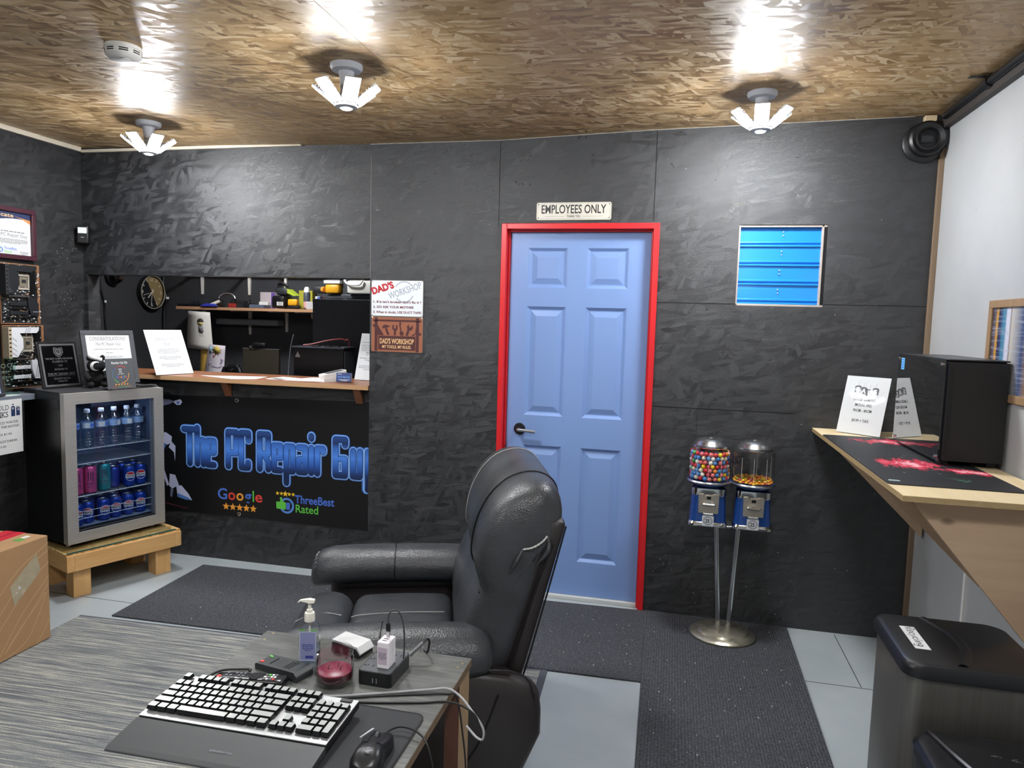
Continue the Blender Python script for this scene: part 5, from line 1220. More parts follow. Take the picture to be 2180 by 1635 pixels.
def mousepad():
    z = .0006; w, h = .405, 1.058
    P = NT('splatter_print'); tc = P.node('TexCoord').outputs['Object']; sp = P.node('SeparateXYZ'); P.link(tc, sp.inputs[0])
    col = (.0115, .0125, .0155, 1); base = None
    n1 = P.node('TexNoise', i_Scale=16.0, i_Detail=7.0, i_Roughness=.72); P.link(P.coord(scale=(1.6, .7, 1), rot=(0, 0, R(20))), n1.inputs['Vector'])
    n2 = P.noise(P.coord(), 70, 4, .7)
    cur = None; red = None
    for cx, cy, rx, ry, ang in ((.06, .94, .20, .085, 8), (-.02, .40, .15, .13, 35), (.14, .30, .12, .06, -10)):
        mp = P.coord(src=tc, loc=(-cx, -cy, 0)); mp2 = P.coord(src=mp, rot=(0, 0, R(-ang))); mp3 = P.coord(src=mp2, scale=(1 / rx, 1 / ry, 0))
        ln = P.node('VectorMath', operation='LENGTH'); P.link(mp3, ln.inputs[0])
        v = P.math('SUBTRACT', P.math('MULTIPLY', n1.outputs['Fac'], 1.9), P.math('ADD', P.math('MULTIPLY', ln.outputs['Value'], .62), .42))
        red = v if red is None else P.math('MAXIMUM', red, v)
    c = P.mix(P.ramp(red, [(.05, (0, 0, 0)), (.16, (1, 1, 1))]), col, lin('c02a45'))
    c = P.mix(P.ramp(P.math('ADD', red, P.math('MULTIPLY', n2, .35)), [(.48, (0, 0, 0)), (.62, (1, 1, 1))]), c, lin('e8a9b2'))
    vo = P.node('TexVoronoi', i_Scale=32.0); P.link(P.coord(scale=(1, .8, 1)), vo.inputs['Vector'])
    dots = P.math('MULTIPLY', P.math('LESS_THAN', vo.outputs['Distance'], .13), P.ramp(red, [(-.0, (0, 0, 0)), (.02, (1, 1, 1))]) if False else P.math('GREATER_THAN', red, -.45))
    c = P.mix(P.math('MULTIPLY', dots, .55), c, lin('a9aeb6'))
    P.link(c, P.b.inputs['Base Color']); P.b.inputs['Roughness'].default_value = .55
    root = thing('large_mouse_pad', 'long black mouse pad with red splatter print, under the tower on the plywood shelf', 'mouse pad', (1.838, -1.305, SZ + .0005), (0, 0, R(0)))
    m = MB(P.mat); m.prism(rrect(w, h, .018, 5, 0, h / 2), 0, .003); m.build('pad_sheet', root)
    m = MB(M('pad_tag', 'b9cfd4', .5)); m.prism(rrect(.034, .014, .002, 2, -.170, .055), .003, .0036); m.build('woven_tag', root)
    m = MB(M('green_splash', '3f6b58', .6)); 
    rnd = random.Random(2)
    for k in range(16): m.flat(circ(rnd.uniform(.002, .007), 8, cx=.055 + rnd.gauss(0, .02), cy=.135 + rnd.gauss(0, .016)), .0034 + .00005 * k)
    m.build('green_print', root)
mousepad()
def sale(m):
    z = .0006; m.mat(M('sale_grey', '55575b', .5))
    for k, (c, dy, a) in enumerate((('S', .006, 4), ('A', .0, -5), ('L', -.008, 3), ('E', .0, -2))):
        x = -.040 + k * .0275; y = .215 + dy; t = R(a)
        m.mat(M('sale_grey')); q = [(-.0155, -.016), (.0155, -.016), (.0155, .012), (.009, .018), (-.009, .018), (-.0155, .012)]; m.flat([(x + p[0] * cos(t) - p[1] * sin(t), y + p[0] * sin(t) + p[1] * cos(t)) for p in q], z + .00005 * k)
        m.strokes([[(x - .002, y + .016), (x + .001, y + .040)]], .0007, z, cap=0)
        m.mat(WHITE); m.text(c, x, y - .011, .020, None, z * 2, bold=.02, serif=True, ang=t)
    m.mat(INK)
    for t, y, w in (('LARGE GAMING', .165, .105), ('MOUSE PAD', .138, .080), ('90CM - 40CM', .111, .088), ('$9.99 + TAX', .062, .080)): m.text(t, 0, y, .0125, w, z, serif=True, bold=.012)
acrylic_sign('sale_sign', 'white mouse pad sale notice in a clear stand on the plywood shelf', (1.805, -.175, SZ + .0012), R(-38), R(17), .205, .285, sale)
def pc():
    x, y = 1.912, -.905; w, d, h = .209, .565, .375
    root = thing('tower_computer', 'black tower computer with a glass side, on the mouse pad', 'computer', (x, y, SZ + .0036), (0, 0, R(-.1)))
    PB = M('tower_black', '0f1012', .42); IN = M('tower_inside', '07080b', .5); f = .014
    m = MB(PB); m.box(.010, w, .030, d, f, h + f); m.build('chassis', root, bevel=.003)
    m = MB(M('mesh_front', '121315', .55, bump=.5, bscale=900, bdist=.0008)); m.box(.012, w, .004, .030, f + .004, h + f - .004)
    m.mat(GROOVE)
    for i in range(3):
        for k in range(44): m.box(.016 + i * .006, .0185 + i * .006, .0032, .0042, f + .03 + k * .0072, f + .0332 + k * .0072)
    m.build('front_panel', root, bevel=.004)
    m = MB(M('top_black', '2b2d31', .35)); m.box(.008, w + .001, .004, d + .002, h + f, h + f + .006); m.build('top_panel', root, bevel=.003)
    m = MB(IN); m.box(.0098, .0102, .035, d - .006, f + .006, h + f - .006)
    m.mat(M('inside_metal', '5a5e66', .35, .7)); rnd = random.Random(8)
    for r_ in range(14):
        for k in range(26):
            if abs(r_ - 7) + abs(k - 13) * .4 < 8 and rnd.random() < .55: m.box(.0088, .0097, .10 + k * .009, .105 + k * .009, .235 + r_ * .008, .240 + r_ * .008)
    for k in range(3): m.tube([(.0085, .20, .19 + .02 * k), (.008, .28, .21 + .012 * k), (.0085, .36, .17 + .02 * k)], .004, 6)
    m.build('inside_parts', root)
    SG = NT('tower_side_glass'); SG.b.inputs['Base Color'].default_value = (.006, .007, .012, 1); SG.b.inputs['Roughness'].default_value = .03; SG.b.inputs['Coat Weight'].default_value = 1
    m = MB(GLASS('tower_glass', (.45, .47, .52), 2.4, .015)); m.box(.0, .004, .014, d + .002, f - .002, h + f + .004); m.build('side_glass', root)
    m = MB(CHROME)
    for yy, zz in ((.035, f + .015), (.035, h + f - .015), (d - .02, f + .015), (d - .02, h + f - .015)):
        m = MB(CHROME); m.cyl((-.007, yy, zz), (.0, yy, zz), .006, n=12); m.build('thumb_screw', root)
    m = MB(M('energy_sticker', '6fc0ee', .5)); m.box(-.0008, 0, d - .085, d - .045, h + f - .062, h + f - .012); m.mat(GBLUE)
    for k in range(4): m.box(-.0012, -.0008, d - .078, d - .052, h + f - .055 + k * .011, h + f - .050 + k * .011)
    m.build('sticker', root)
    for yy in (.03, d - .06):
        for xx in (.012, w - .04):
            m = MB(BLACKP); m.box(xx, xx + .03, yy, yy + .04, 0, f); m.build('foot', root, bevel=.002)
pc()
def picture():
    root = thing('framed_print', 'wood framed glossy blue and gold print hung on the white wall above the tower', 'picture', (XR - .001, -.672 - .24, 1.300), aim(R(-90)))
    w, h, b = .48, .375, .030
    FW_ = WOOD('tan_frame', '866a4c', 'a08464', 1, 6, .5, False); m = MB(FW_)
    for x0, x1, y0, y1 in ((-w/2, w/2, 0, b), (-w/2, w/2, h - b, h), (-w/2, -w/2 + b, b, h - b), (w/2 - b, w/2, b, h - b)): m.box(x0, x1, y0, y1, -.0005, .012)
    m.build('frame', root, bevel=.003)
    P = NT('abstract_blue_gold_print'); px = P.node('SeparateXYZ'); P.link(P.coord(), px.inputs[0]); nz = P.noise(P.coord(scale=(6, 30, 1)), 1.5, 3, .6)
    nf = P.math('ADD', P.math('MULTIPLY', P.math('ADD', px.outputs[0], .21), 2.381), P.math('MULTIPLY', nz, .02))
    st = P.noise(P.coord(scale=(3, 60, 1)), 1.4, 5, .7); c = P.ramp(nf, [(0, lin('26263c')), (.07, lin('6a5f6c')), (.085, lin('c2923a')), (.115, lin('c9983a')), (.13, lin('2a2b4a')), (.175, lin('34396a')), (.21, lin('3f7f9a')), (.265, lin('5d8fb4')), (.285, lin('cfd2e6')), (.34, lin('d6d8e8')), (.365, lin('8d7c78')), (.385, lin('c9c4bb')), (.6, lin('39507e')), (.8, lin('c08d35')), (1, lin('5d8fb4'))])
    c = P.mix(P.ramp(st, [(.50, (0, 0, 0)), (.64, (.5, .5, .5))]), c, lin('b4bccd')); P.link(c, P.b.inputs['Base Color']); P.b.inputs['Roughness'].default_value = .25
    m = MB(P.mat); m.rect(-w/2 + b, w/2 - b, b, h - b, .004); m.build('print', root)
    m = MB(GLASS('picture_glass')); m.box(-w/2 + b, w/2 - b, b, h - b, .007, .0085); m.build('glass', root)
picture()

# ------------------------------------------------------------------ gumball stand
GUMC = {'red': 'c22a35', 'blue': '3f7fc0', 'yellow': 'e8c51f', 'green': '3f9a45', 'orange': 'e88a2c', 'white': 'e9e4da', 'pink': 'dd6f70', 'purple': '6a4a6e', 'cream': 'e2d6b8'}
def gumball_stand():
    root = thing('candy_vending_stand', 'twin blue candy vending machine on a chrome pole stand, right of the door', 'vending machine', (1.240, -.205, .0), (0, 0, R(0)))
    base = M('worn_chrome', 'c9c4b2', .28, .9, var=.14, vscale=14)
    m = MB(base); m.lathe([(.158, .010), (.160, .018), (.150, .026), (.128, .032), (.122, .042), (.100, .050), (.06, .054), (0, .055)], 40, sy=.92); m.build('round_base', root)
    for xb, xt in ((-.022, -.055), (.025, .050)):
        m = MB(CHROME); m.cyl((xb, 0, .05), (xt, 0, .572), .0125, n=16); m.build('pole', root)
    m = MB(SILVER); m.box(-.06, .07, -.05, .05, .572, .578); m.cyl((-.003, -.03, .566), (-.003, -.03, .573), .012, n=12); m.build('cross_plate', root, bevel=.002)
    BP = M('candy_blue', '1f4a94', .25, .25, coat=.6)
    for sx, cx in (('left', -.103), ('right', .104)):
        def at(m): m.T = Matrix.Translation((cx, 0, 0)); return m
        m = at(MB(BP)); m.loft([[(*p, z) for p in rrect(a, b, .03, 4)] for a, b, z in ((.172, .172, .598), (.170, .170, .61), (.158, .158, .735))], True, True, True, True); m.build('machine_body', root)
        m = at(MB(CHROME)); m.loft([[(*p, z) for p in rrect(a, a, .03, 4)] for a, z in ((.184, .578), (.186, .590), (.176, .600))], True, True, True, True); m.build('chrome_skirt', root)
        m = at(MB(CHROME)); m.loft([[(*p, z) for p in rrect(a, a, .028, 4)] for a, z in ((.161, .728), (.163, .732), (.163, .762), (.150, .766))], True, True, True, True); m.build('chrome_collar', root)
        m = at(MB(M('coin_plate', 'c5bcae', .35, .9))); m.prism([(-.046, .645), (.046, .645), (.048, .735), (.024, .735), (.018, .728), (-.018, .728), (-.024, .735), (-.048, .735)], -.092, -.078, 'y'); p = m.build('coin_plate', root, bevel=.003)
        m = at(MB(CHROME)); m.cyl((0, -.092, .694), (0, -.104, .694), .011, n=14); m.cyl((-.024, -.109, .690), (.026, -.109, .688), .0085, n=12); m.sphere((-.024, -.109, .690), .0085, 10, 6); m.sphere((.026, -.109, .688), .0085, 10, 6); m.build('turn_knob', p)
        m = at(MB(GROOVE)); m.box(-.010, .010, -.0932, -.090, .713, .727); m.build('coin_slot', p)
        m = at(MB(SILVER)); m.box(-.024, .024, -.098, -.080, .632, .645); m.build('chute_hood', root, bevel=.002)
        m = at(MB(M('chute_flap', 'dfe3ea', .35))); m.T = Matrix.Translation((cx, -.0935, .585)) @ Matrix.Rotation(R(90), 4, 'X'); m.prism(rrect(.054, .052, .006, 4, 0, .024), 0, .004); 
        m.mat(INK); m.ring(0, .024, .0195, .0215, .0044, 24); m.ring(0, .024, .016, .0172, .0044, 24); m.text('25', -.002, .0155, .017, .020, .0044, bold=.03); m.text('c', .0125, .026, .006, None, .0044); m.build('chute_flap', root)
        m = at(MB(BP)); m.lathe([(.0, .764), (.070, .764), (.100, .780), (.106, .788), (.104, .796), (.096, .797), (.09, .790), (0, .786)], 36); m.build('blue_dish', root)
        m = at(MB(SILVER)); m.lathe([(.1065, .787), (.1075, .791), (.1045, .7975)], 36, caps=False); m.build('dish_rim', root)
        m = at(MB(GLASS('globe_glass', (.985, .985, .985), 2.2, .03))); m.lathe([(.0965, .797), (.0995, .81), (.1005, .88), (.1000, .925), (.094, .950), (.080, .962)], 40, caps=False)
        m.build('clear_globe', root)
        m = at(MB(M('globe_seam', 'd9d4cc', .3)))
        for a in (R(-60), R(-95), R(-128), R(30), R(75), R(150)): m.cyl((.1008 * cos(a), .1008 * sin(a), .81), (.1008 * cos(a), .1008 * sin(a), .925), .0008, n=5)
        m.build('globe_seams', root)
        m = at(MB(M('lid_metal', 'c3c7cb', .22, 1.0))); m.lathe([(.082, .955), (.086, .960), (.085, .968), (.074, .976), (.068, .985), (.050, .996), (.024, 1.000), (.014, .997), (0, .997)], 36); lid = m.build('globe_lid', root)
        m = at(MB(M('lid_metal'))); m.lathe([(.010, .995), (.010, 1.004), (.006, 1.006), (0, 1.006)], 14); m.build('lock', lid)
    return root
gs = gumball_stand()
def gumballs():
    rnd = random.Random(21); cx, cy = 1.240 - .103, -.205; protos = {}
    names = ['red'] * 5 + ['blue'] * 5 + ['white', 'white', 'cream', 'cream', 'yellow', 'yellow', 'green', 'green', 'orange', 'orange', 'pink', 'pink', 'purple']
    spots = []; r = .0112
    for k in range(7):
        z = .7995 + r + k * .0198
        for R_, n in ((.0855, 24), (.062, 17)):
            if k < 6 or R_ > 0:
                for i in range(n):
                    a = 2 * pi * (i + (.5 if k % 2 else 0) + rnd.uniform(-.12, .12)) / n
                    if R_ < .07 and k not in (5, 6) and sin(a) > .5: continue
                    spots.append((cx + R_ * cos(a), cy + R_ * sin(a), z + rnd.uniform(-.0015, .0015)))
    for R_, n in ((.020, 5), (.041, 11)):
        for i in range(n): a = 2 * pi * i / n; spots.append((cx + R_ * cos(a), cy + R_ * sin(a), .7995 + r + 6 * .0198 + rnd.uniform(-.003, .004)))
    for p in spots:
        c = rnd.choice(names)
        lab = '%s gumball in the left glass globe of the vending stand' % c
        if c not in protos:
            m = MB(M('gum_' + c, GUMC[c], .28)); m.sphere((0, 0, 0), r, 14, 10); o = m.build('gumball'); protos[c] = o
            tag(o, lab, 'gumball', '%s gumballs' % c); o.location = p
        else:
            o = protos[c].copy(); COL.objects.link(o); o.location = p
gumballs()
def candies():
    rnd = random.Random(9); cx, cy = 1.240 + .104, -.205; protos = {}
    cc = {'yellow': 'e3b321', 'orange': 'd9862a', 'green': '8aa632', 'red': 'b03a2c'}
    names = ['yellow'] * 5 + ['orange'] * 5 + ['green', 'red']
    for R_, n, z0 in ((.088, 34, .8025), (.074, 28, .803), (.060, 23, .804), (.046, 17, .8045), (.031, 11, .805), (.015, 5, .8055), (.081, 20, .8125), (.053, 14, .814), (.03, 8, .8145)):
        for i in range(n):
            a = 2 * pi * (i + rnd.uniform(-.2, .2)) / n; c = rnd.choice(names); p = (cx + R_ * cos(a), cy + R_ * sin(a), z0 + rnd.uniform(0, .002))
            if c not in protos:
                m = MB(M('candy_' + c, cc[c], .3)); m.sphere((0, 0, 0), .0082, 10, 6, (1, 1, .62)); o = m.build('candy_piece'); protos[c] = o
                tag(o, '%s candy piece in the bottom of the right glass globe' % c, 'candy', '%s candy pieces' % c)
            else: o = protos[c].copy(); COL.objects.link(o)
            o.location = p; o.rotation_euler = (rnd.uniform(-.5, .5), rnd.uniform(-.5, .5), 0)
candies()

# ------------------------------------------------------------------ bins
def steelbin():
    root = thing('recycling_bin', 'brushed steel pedal bin with a black lid and a handwritten recycling label', 'bin', (1.607, -1.690, 0), (0, 0, R(-.5)))
    w, d, h = .378, .375, .585
    ST = M('bin_steel', '8f8c87', .34, .8, var=.10, vscale=3, stretch=(40, 40, 1))
    m = MB(ST); m.loft([[(*p, z) for p in rrect(w - i, d - i, .045, 6, w / 2, d / 2)] for i, z in ((.03, .03), (.02, .05), (.02, h))], True, True, True, True); m.build('steel_body', root)
    m = MB(BLACKP); m.loft([[(*p, z) for p in rrect(w - .02, d - .02, .05, 6, w / 2, d / 2)] for z in (0, .032)], True, True, True, True); m.build('base_ring', root)
    LB = M('lid_black', '1b1c1f', .38, bump=.05, bscale=300)
    m = MB(LB); m.loft([[(*p, z) for p in rrect(w - i, d - i, .05, 8, w / 2, d / 2)] for i, z in ((.014, h), (.0, h + .004), (.0, h + .030), (.012, h + .042), (.03, h + .046))], True, True, True, True); lid = m.build('lid', root)
    m = MB(LB); m.T = Matrix.Translation((0, 0, h + .046)); P = [(.135 + .05 * math.sin(pi * k / 12), .022 + (d - .044) * k / 12) for k in range(13)]
    V = []; F = []
    for k, (a, b) in enumerate(P): V += [(a, b, .0), (a + .006, b, .005), (a + .016, b, .006), (a + .03, b, .0)]
    for k in range(12):
        for j in range(3): q = 4 * k + j; F.append((q, q + 1, q + 5, q + 4))
    m.add(V, F, True); m.build('lid_ridge', lid)
    m = MB(PAPER); m.T = Matrix.Translation((.075, d * .50, h + .0464)) @ Matrix.Rotation(R(-90), 4, 'Z'); m.prism([(-.080, -.021), (.080, -.021), (.080, .021), (-.080, .021)], 0, .0006)
    m.mat(INK); G = {'R': ([[(0, 0), (0, 1), (.4, .9), (.35, .6), (0, .5), (.42, 0)]], .5), 'e': ([[(.05, .3), (.35, .35), (.3, .6), (.1, .55), (.03, .2), (.2, 0), (.38, .1)]], .48), 'c': ([[(.33, .5), (.15, .58), (.03, .3), (.15, .02), (.35, .1)]], .44), 'y': ([[(0, .58), (.16, .1)], [(.36, .58), (.05, -.4)]], .44), 'l': ([[(.05, 1), (.05, 0)]], .2), 'i': ([[(.05, .55), (.05, 0)], [(.05, .8), (.05, .84)]], .2), 'n': ([[(0, .55), (.02, 0), (.03, .35), (.2, .55), (.32, .4), (.34, 0)]], .46), 'g': ([[(.33, .5), (.12, .56), (.03, .3), (.15, .05), (.33, .2), (.33, .5), (.32, -.2), (.18, -.42), (.02, -.3)]], .46)}
    x = -.070
    for ch in 'Recycling':
        L, wd = G[ch]; m.strokes([[tuple(p[:2]) for p in catmull([(*q, 0) for q in l], 4)] for l in L], .0022, .001, 6, x, -.008, .038, .024); x += wd * .0375
    m.build('paper_label', lid)
    m = MB(M('pedal_grey', '4a4b4e', .4, .4)); m.T = Matrix.Translation((0, d * .42, 0)); m.prism([(-.075, -.055), (-.02, -.075), (.02, -.075), (.02, .075), (-.02, .075), (-.075, .055)], .018, .032); m.build('pedal', root, bevel=.005)
    m = MB(M('pedal_grey')); m.T = Matrix.Translation((.008, d * .42, 0)); m.prism([(-.07, .03), (.07, .03), (.05, .12), (.0, .155), (-.05, .12)], -.012, .004, 'x') if False else m.prism([(-.065, .03), (.065, .03), (.05, .10), (0, .135), (-.05, .10)], -.010, .004, 'x'); m.build('pedal_shroud', root, bevel=.004)
steelbin()
def blackbin():
    root = thing('black_bin', 'low black plastic bin in front of the steel bin, with torn sticker remains', 'bin', (1.612, -2.125, 0))
    w, d, h = .46, .40, .462; BL = M('bin_black', '131317', .3, bump=.04, bscale=200)
    m = MB(BL); m.loft([[(*p, z) for p in rrect(w - i, d - i, .07, 8, w / 2, d / 2)] for i, z in ((.05, 0), (.03, .02), (.0, h - .03))], True, True, True, True); m.build('bin_body', root)
    m = MB(BL); m.loft([[(*p, z) for p in rrect(w + .01 - i, d + .01 - i, .075, 8, w / 2, d / 2)] for i, z in ((.0, h - .03), (.0, h - .008), (.02, h + .006), (.05, h + .010))], True, True, True, True); m.tube([(.045, d - .02, h + .006), (.075, d * .62, h + .012), (.12, d * .30, h + .012), (.17, .02, h + .006)], .010, 8); m.build('bin_lid', root)
    m = MB(SILVER); rnd = random.Random(4)
    for cx, cy, n_ in ((.17, .30, 7), (.215, .292, 9), (.20, .255, 4)):
        for k in range(n_): x = cx + rnd.gauss(0, .008); y = cy + rnd.gauss(0, .003); m.flat([(x, y), (x + .006, y + .001), (x + .005, y + .004), (x - .001, y + .003)], h + .0104 + .00004 * k)
    o = m.build('sticker_remains', root); o['kind'] = 'stuff'
blackbin()
# ------------------------------------------------------------------ floor coverings
def ribbed(name, ax):
    s = NT(name); st = (1, 260, 1) if ax == 0 else (260, 1, 1)
    w = s.node('TexWave', wave_type='BANDS', bands_direction='Y' if ax == 0 else 'X', i_Scale=26.0, i_Distortion=.6, i_Detail=1.0); s.link(s.coord(), w.inputs['Vector'])
    n = s.noise(s.coord(), 420, 2, .7); n2 = s.noise(s.coord(), 140, 3, .7); big = s.noise(s.coord(), 3, 3)
    f = s.math('ADD', s.math('MULTIPLY', n, .6), s.math('MULTIPLY', n2, .4))
    c = s.ramp(f, [(.40, lin('333438')), (.52, lin('4c4e53')), (.62, lin('7b7e84'))])
    c = s.mix(s.math('MULTIPLY', w.outputs['Fac'], .35), c, lin('232427')); c = s.mix(s.math('MULTIPLY', big, .25), c, lin('505256'))
    s.link(c, s.b.inputs['Base Color']); s.b.inputs['Roughness'].default_value = .95; s.b.inputs['Specular IOR Level'].default_value = .1
    s.bump(s.math('ADD', s.math('MULTIPLY', w.outputs['Fac'], .6), f), .7, .004); return s.mat
RIBX, RIBY = ribbed('ribbed_mat_crosswise', 0), ribbed('ribbed_mat_lengthwise', 1)
def lint(m, pts, seed, z):
    rnd = random.Random(seed); m.mat(M('white_lint', 'c9c9c4', .9))
    for k in range(pts[4]): x = rnd.uniform(pts[0], pts[1]); y = rnd.uniform(pts[2], pts[3]); s_ = rnd.uniform(.002, .005); m.box(x, x + s_, y, y + s_ * rnd.uniform(.5, 1.4), z, z + .001)
m = MB(RIBX); m.prism([(-1.77, -.855), (.8645, -.786), (.8555, -.012), (-.76, -.062), (-1.808, -.090)], .0005, .008); lint(m, (.35, .83, -.75, -.1, 26), 2, .008); lint(m, (-1.7, -.6, -.8, -.15, 8), 3, .008)
tag(m.build('runner_mat', None, bevel=.002), 'dark ribbed runner mat along the black wall, behind the recliner', 'mat')
m = MB(RIBY); m.prism([(.856, -.004), (1.574, -.018), (1.557, -1.2), (1.545, -2.9), (.895, -2.9), (.873, -1.388)], .0005, .009); lint(m, (.9, 1.54, -1.4, -.05, 55), 4, .009)
tag(m.build('runner_mat', None, bevel=.002), 'dark ribbed runner mat coming forward from the wall, under the candy machine', 'mat')
def carpet():
    s = NT('striped_carpet_tile'); v = s.coord()
    a = s.noise(s.coord(scale=(2.2, 105, 1)), 1.0, 3, .65); b = s.noise(s.coord(scale=(9, 280, 1)), 1.0, 3, .7); g = s.noise(s.coord(scale=(80, 200, 1)), 2, 2, .6)
    f = s.math('ADD', s.math('ADD', s.math('MULTIPLY', a, .55), s.math('MULTIPLY', b, .33)), s.math('MULTIPLY', g, .22))
    c = s.ramp(f, [(.38, lin('3a3c40')), (.47, lin('63666a')), (.545, lin('7b7e80')), (.60, lin('9d9d96')), (.70, lin('c8c4b2'))])
    s.link(c, s.b.inputs['Base Color']); s.b.inputs['Roughness'].default_value = .95; s.b.inputs['Specular IOR Level'].default_value = .1
    s.bump(f, .6, .005)
    root = thing('striped_carpet', 'grey striped carpet under the recliner and the small table', 'carpet', (.455, -.803, 0), (0, 0, R(2.27)))
    w, d = 2.376, 2.15; m = MB(s.mat); m.box(-w, 0, -d, 0, .0004, .0068); m.build('carpet_pile', root)
    m = MB(M('carpet_binding', '4b4e58', .9)); m.box(-.028, .004, -d, .003, .0003, .0075); m.box(-w, -.028, -.010, .003, .0003, .0075); m.build('edge_binding', root, bevel=.002)
carpet()
# ------------------------------------------------------------------ recliner
def leather():
    s = NT('black_leather'); v = s.coord()
    vo = s.node('TexVoronoi', i_Scale=210.0); s.link(v, vo.inputs['Vector']); n = s.noise(v, 5, 4, .6); w = s.noise(s.coord(scale=(3, 9, 5)), 3, 4, .6)
    s.link(s.ramp(n, [(.3, lin('2e3033')), (.7, lin('404347'))]), s.b.inputs['Base Color'])
    s.link(s.math('ADD', s.math('MULTIPLY', n, .16), .30), s.b.inputs['Roughness']); s.b.inputs['Specular IOR Level'].default_value = .55
    s.bump(s.math('ADD', s.math('MULTIPLY', vo.outputs['Distance'], .5), s.math('MULTIPLY', w, 2.4)), .38, .004); return s.mat
LEA = leather(); LEAB = M('brown_black_leather', '2d2828', .42, bump=.25, bscale=260, bdist=.001); STITCH = M('pale_stitch', 'a8a8a6', .6); PIPING = M('black_piping', '0b0b0c', .4)
def recliner():
    root = thing('recliner', 'black leather recliner facing left, seen from behind its back', 'armchair', (-.030, -1.435, .0075), (0, 0, R(199)))
    def puff(amp, ax=2, e=2.0):
        def fn(q, n):
            k = amp
            for a in range(3):
                if a != ax: k *= max(0, 1 - abs(n[a]) ** e)
            q = q.copy(); q[ax] += k if n[ax] > 0 else 0
            return q
        return fn
    m = MB(LEAB); m.rbox(-.40, .30, -.38, .38, .035, .32, .03, 4); m.build('base_box', root)
    for sgn, side in ((1, 'near'), (-1, 'far')):
        y0, y1 = sorted((sgn * .375, sgn * .475))
        def fn(q, n):
            q = q.copy()
            if n[0] < 0: q[2] -= .08 * n[0] ** 4 * (1 if n[2] > 0 else 0); q[0] += .10 * max(0, -n[2]) * (-n[0])
            return q
        m = MB(LEAB); m.rbox(-.500, .27, y0, y1, .03, .475, .045, 8, fn); sp = m.build('side_panel', root)
        ys = (y1 if sgn > 0 else y0) + sgn * .0015
        m = MB(PIPING); m.tube([(-.36, ys, .40), (-.30, ys, .24), (-.20, ys, .10)], .0028, 6); m.tube([(-.475, ys - sgn * .012, .35), (-.455, ys - sgn * .008, .435), (-.40, ys - sgn * .012, .468), (-.30, ys - sgn * .012, .474)], .003, 6); m.build('side_seam', sp)
        yc = sgn * .395
        # rolled arm pad: a closed profile swept forward, gathered at the front
        st = []
        for f, k, dz in ((-.350, .25, -.01), (-.345, .55, -.008), (-.330, .80, -.004), (-.305, .92, .0), (-.28, .97, 0), (-.20, 1.0, .002), (-.05, 1.0, .004), (.0, .985, .003), (.05, 1.0, .004), (.17, 1.0, .0), (.25, .99, -.004), (.30, .93, -.012), (.325, .80, -.022), (.338, .55, -.03), (.342, .25, -.034)):
            rg = []
            for j in range(24):
                a = 2 * pi * j / 24; y = .102 * k * cos(a); z = .088 * k * sin(a)
                if sin(a) < 0: z *= .75
                rg.append((f, yc + y, .500 + dz + z))
            st.append(rg)
        m = MB(LEA); m.loft(st); ap = m.build('arm_pad', root)
        m = MB(PIPING); m.tube([(.0, yc + .1012 * cos(a), .504 + .088 * sin(a) * (1 if sin(a) > 0 else .75)) for a in [R(-20 + 220 * j / 14) for j in range(15)]], .0022, 6, 3); m.build('arm_seam', ap)
        m = MB(STITCH); 
        for j in range(17):
            a = R(-30 + 240 * j / 16); m.cyl((.318, yc + .080 * cos(a), .485 + .074 * sin(a)), (.327, yc + .070 * cos(a), .483 + .064 * sin(a)), .0018, n=5)
        m.build('front_stitching', ap)
    # seat: main cushion and the rolled front section
    m = MB(LEA); m.rbox(-.24, .155, -.302, .302, .24, .432, .055, 10, puff(.022)); m.build('seat_cushion', root)
    def lip(q, n):
        q = q.copy(); q[2] += .020 * max(0, 1 - n[1] ** 4) * max(0, 1 - n[0] ** 2) * (n[2] > 0); 
        if n[0] > 0: q[2] -= .055 * n[0] ** 2 * (n[2] > 0)
        return q
    m = MB(LEA); m.rbox(.150, .375, -.304, .304, .16, .440, .075, 10, lip); fr_ = m.build('front_cushion', root)
    m = MB(LEAB); m.rbox(.30, .375, -.30, .30, .05, .25, .03, 5); m.build('footrest_panel', root)
    m = MB(STITCH)
    for y in (-.02,): m.tube([(-.20, y, .4545), (-.05, y, .4555), (.10, y, .4485), (.140, y, .440)], .0016, 5)
    m.build('seat_stitching', root)
    m = MB(STITCH); m.tube([(.175, -.02, .448), (.23, -.02, .4575), (.29, -.02, .449), (.34, -.02, .427)], .0016, 5); m.build('front_stitching', fr_)
    # back: own frame (v forward, u up) leaning back
    lean = R(14); o = Vector((-.318, 0, .395))
    def P(v, u, y): return (o.x + v * cos(lean) - u * sin(lean), y, o.z + v * sin(lean) * .3 + u * cos(lean))
    prof = [(.02, .0), (.085, .01), (.105, .06), (.118, .14), (.112, .22), (.092, .272), (.085, .285), (.098, .300), (.128, .345), (.140, .41), (.138, .48), (.118, .545), (.080, .595), (.030, .622), (-.025, .628), (-.075, .612), (-.110, .575), (-.124, .52), (-.122, .46), (-.112, .40), (-.10, .30), (-.09, .15), (-.08, .0)]
    prof = [(v, u * 1.055) for v, u in prof]; cv, cu = .0, .315
    def ring(y, k, rip=0., dv=0., du=0.):
        rg = []
        for j, (v, u) in enumerate(prof):
            kk = k * (1 + rip * (sin(j * 2.3) + .6 * sin(j * 4.1)))
            # the seam between lumbar and head stays put; top corner gathers more
            rg.append(P(cv + (v - cv) * kk + dv, cu + (u - cu) * (1 - (1 - kk) * (.55 if u < .5 else 1.0)) + du, y))
        return rg
    st = []
    W2 = .405
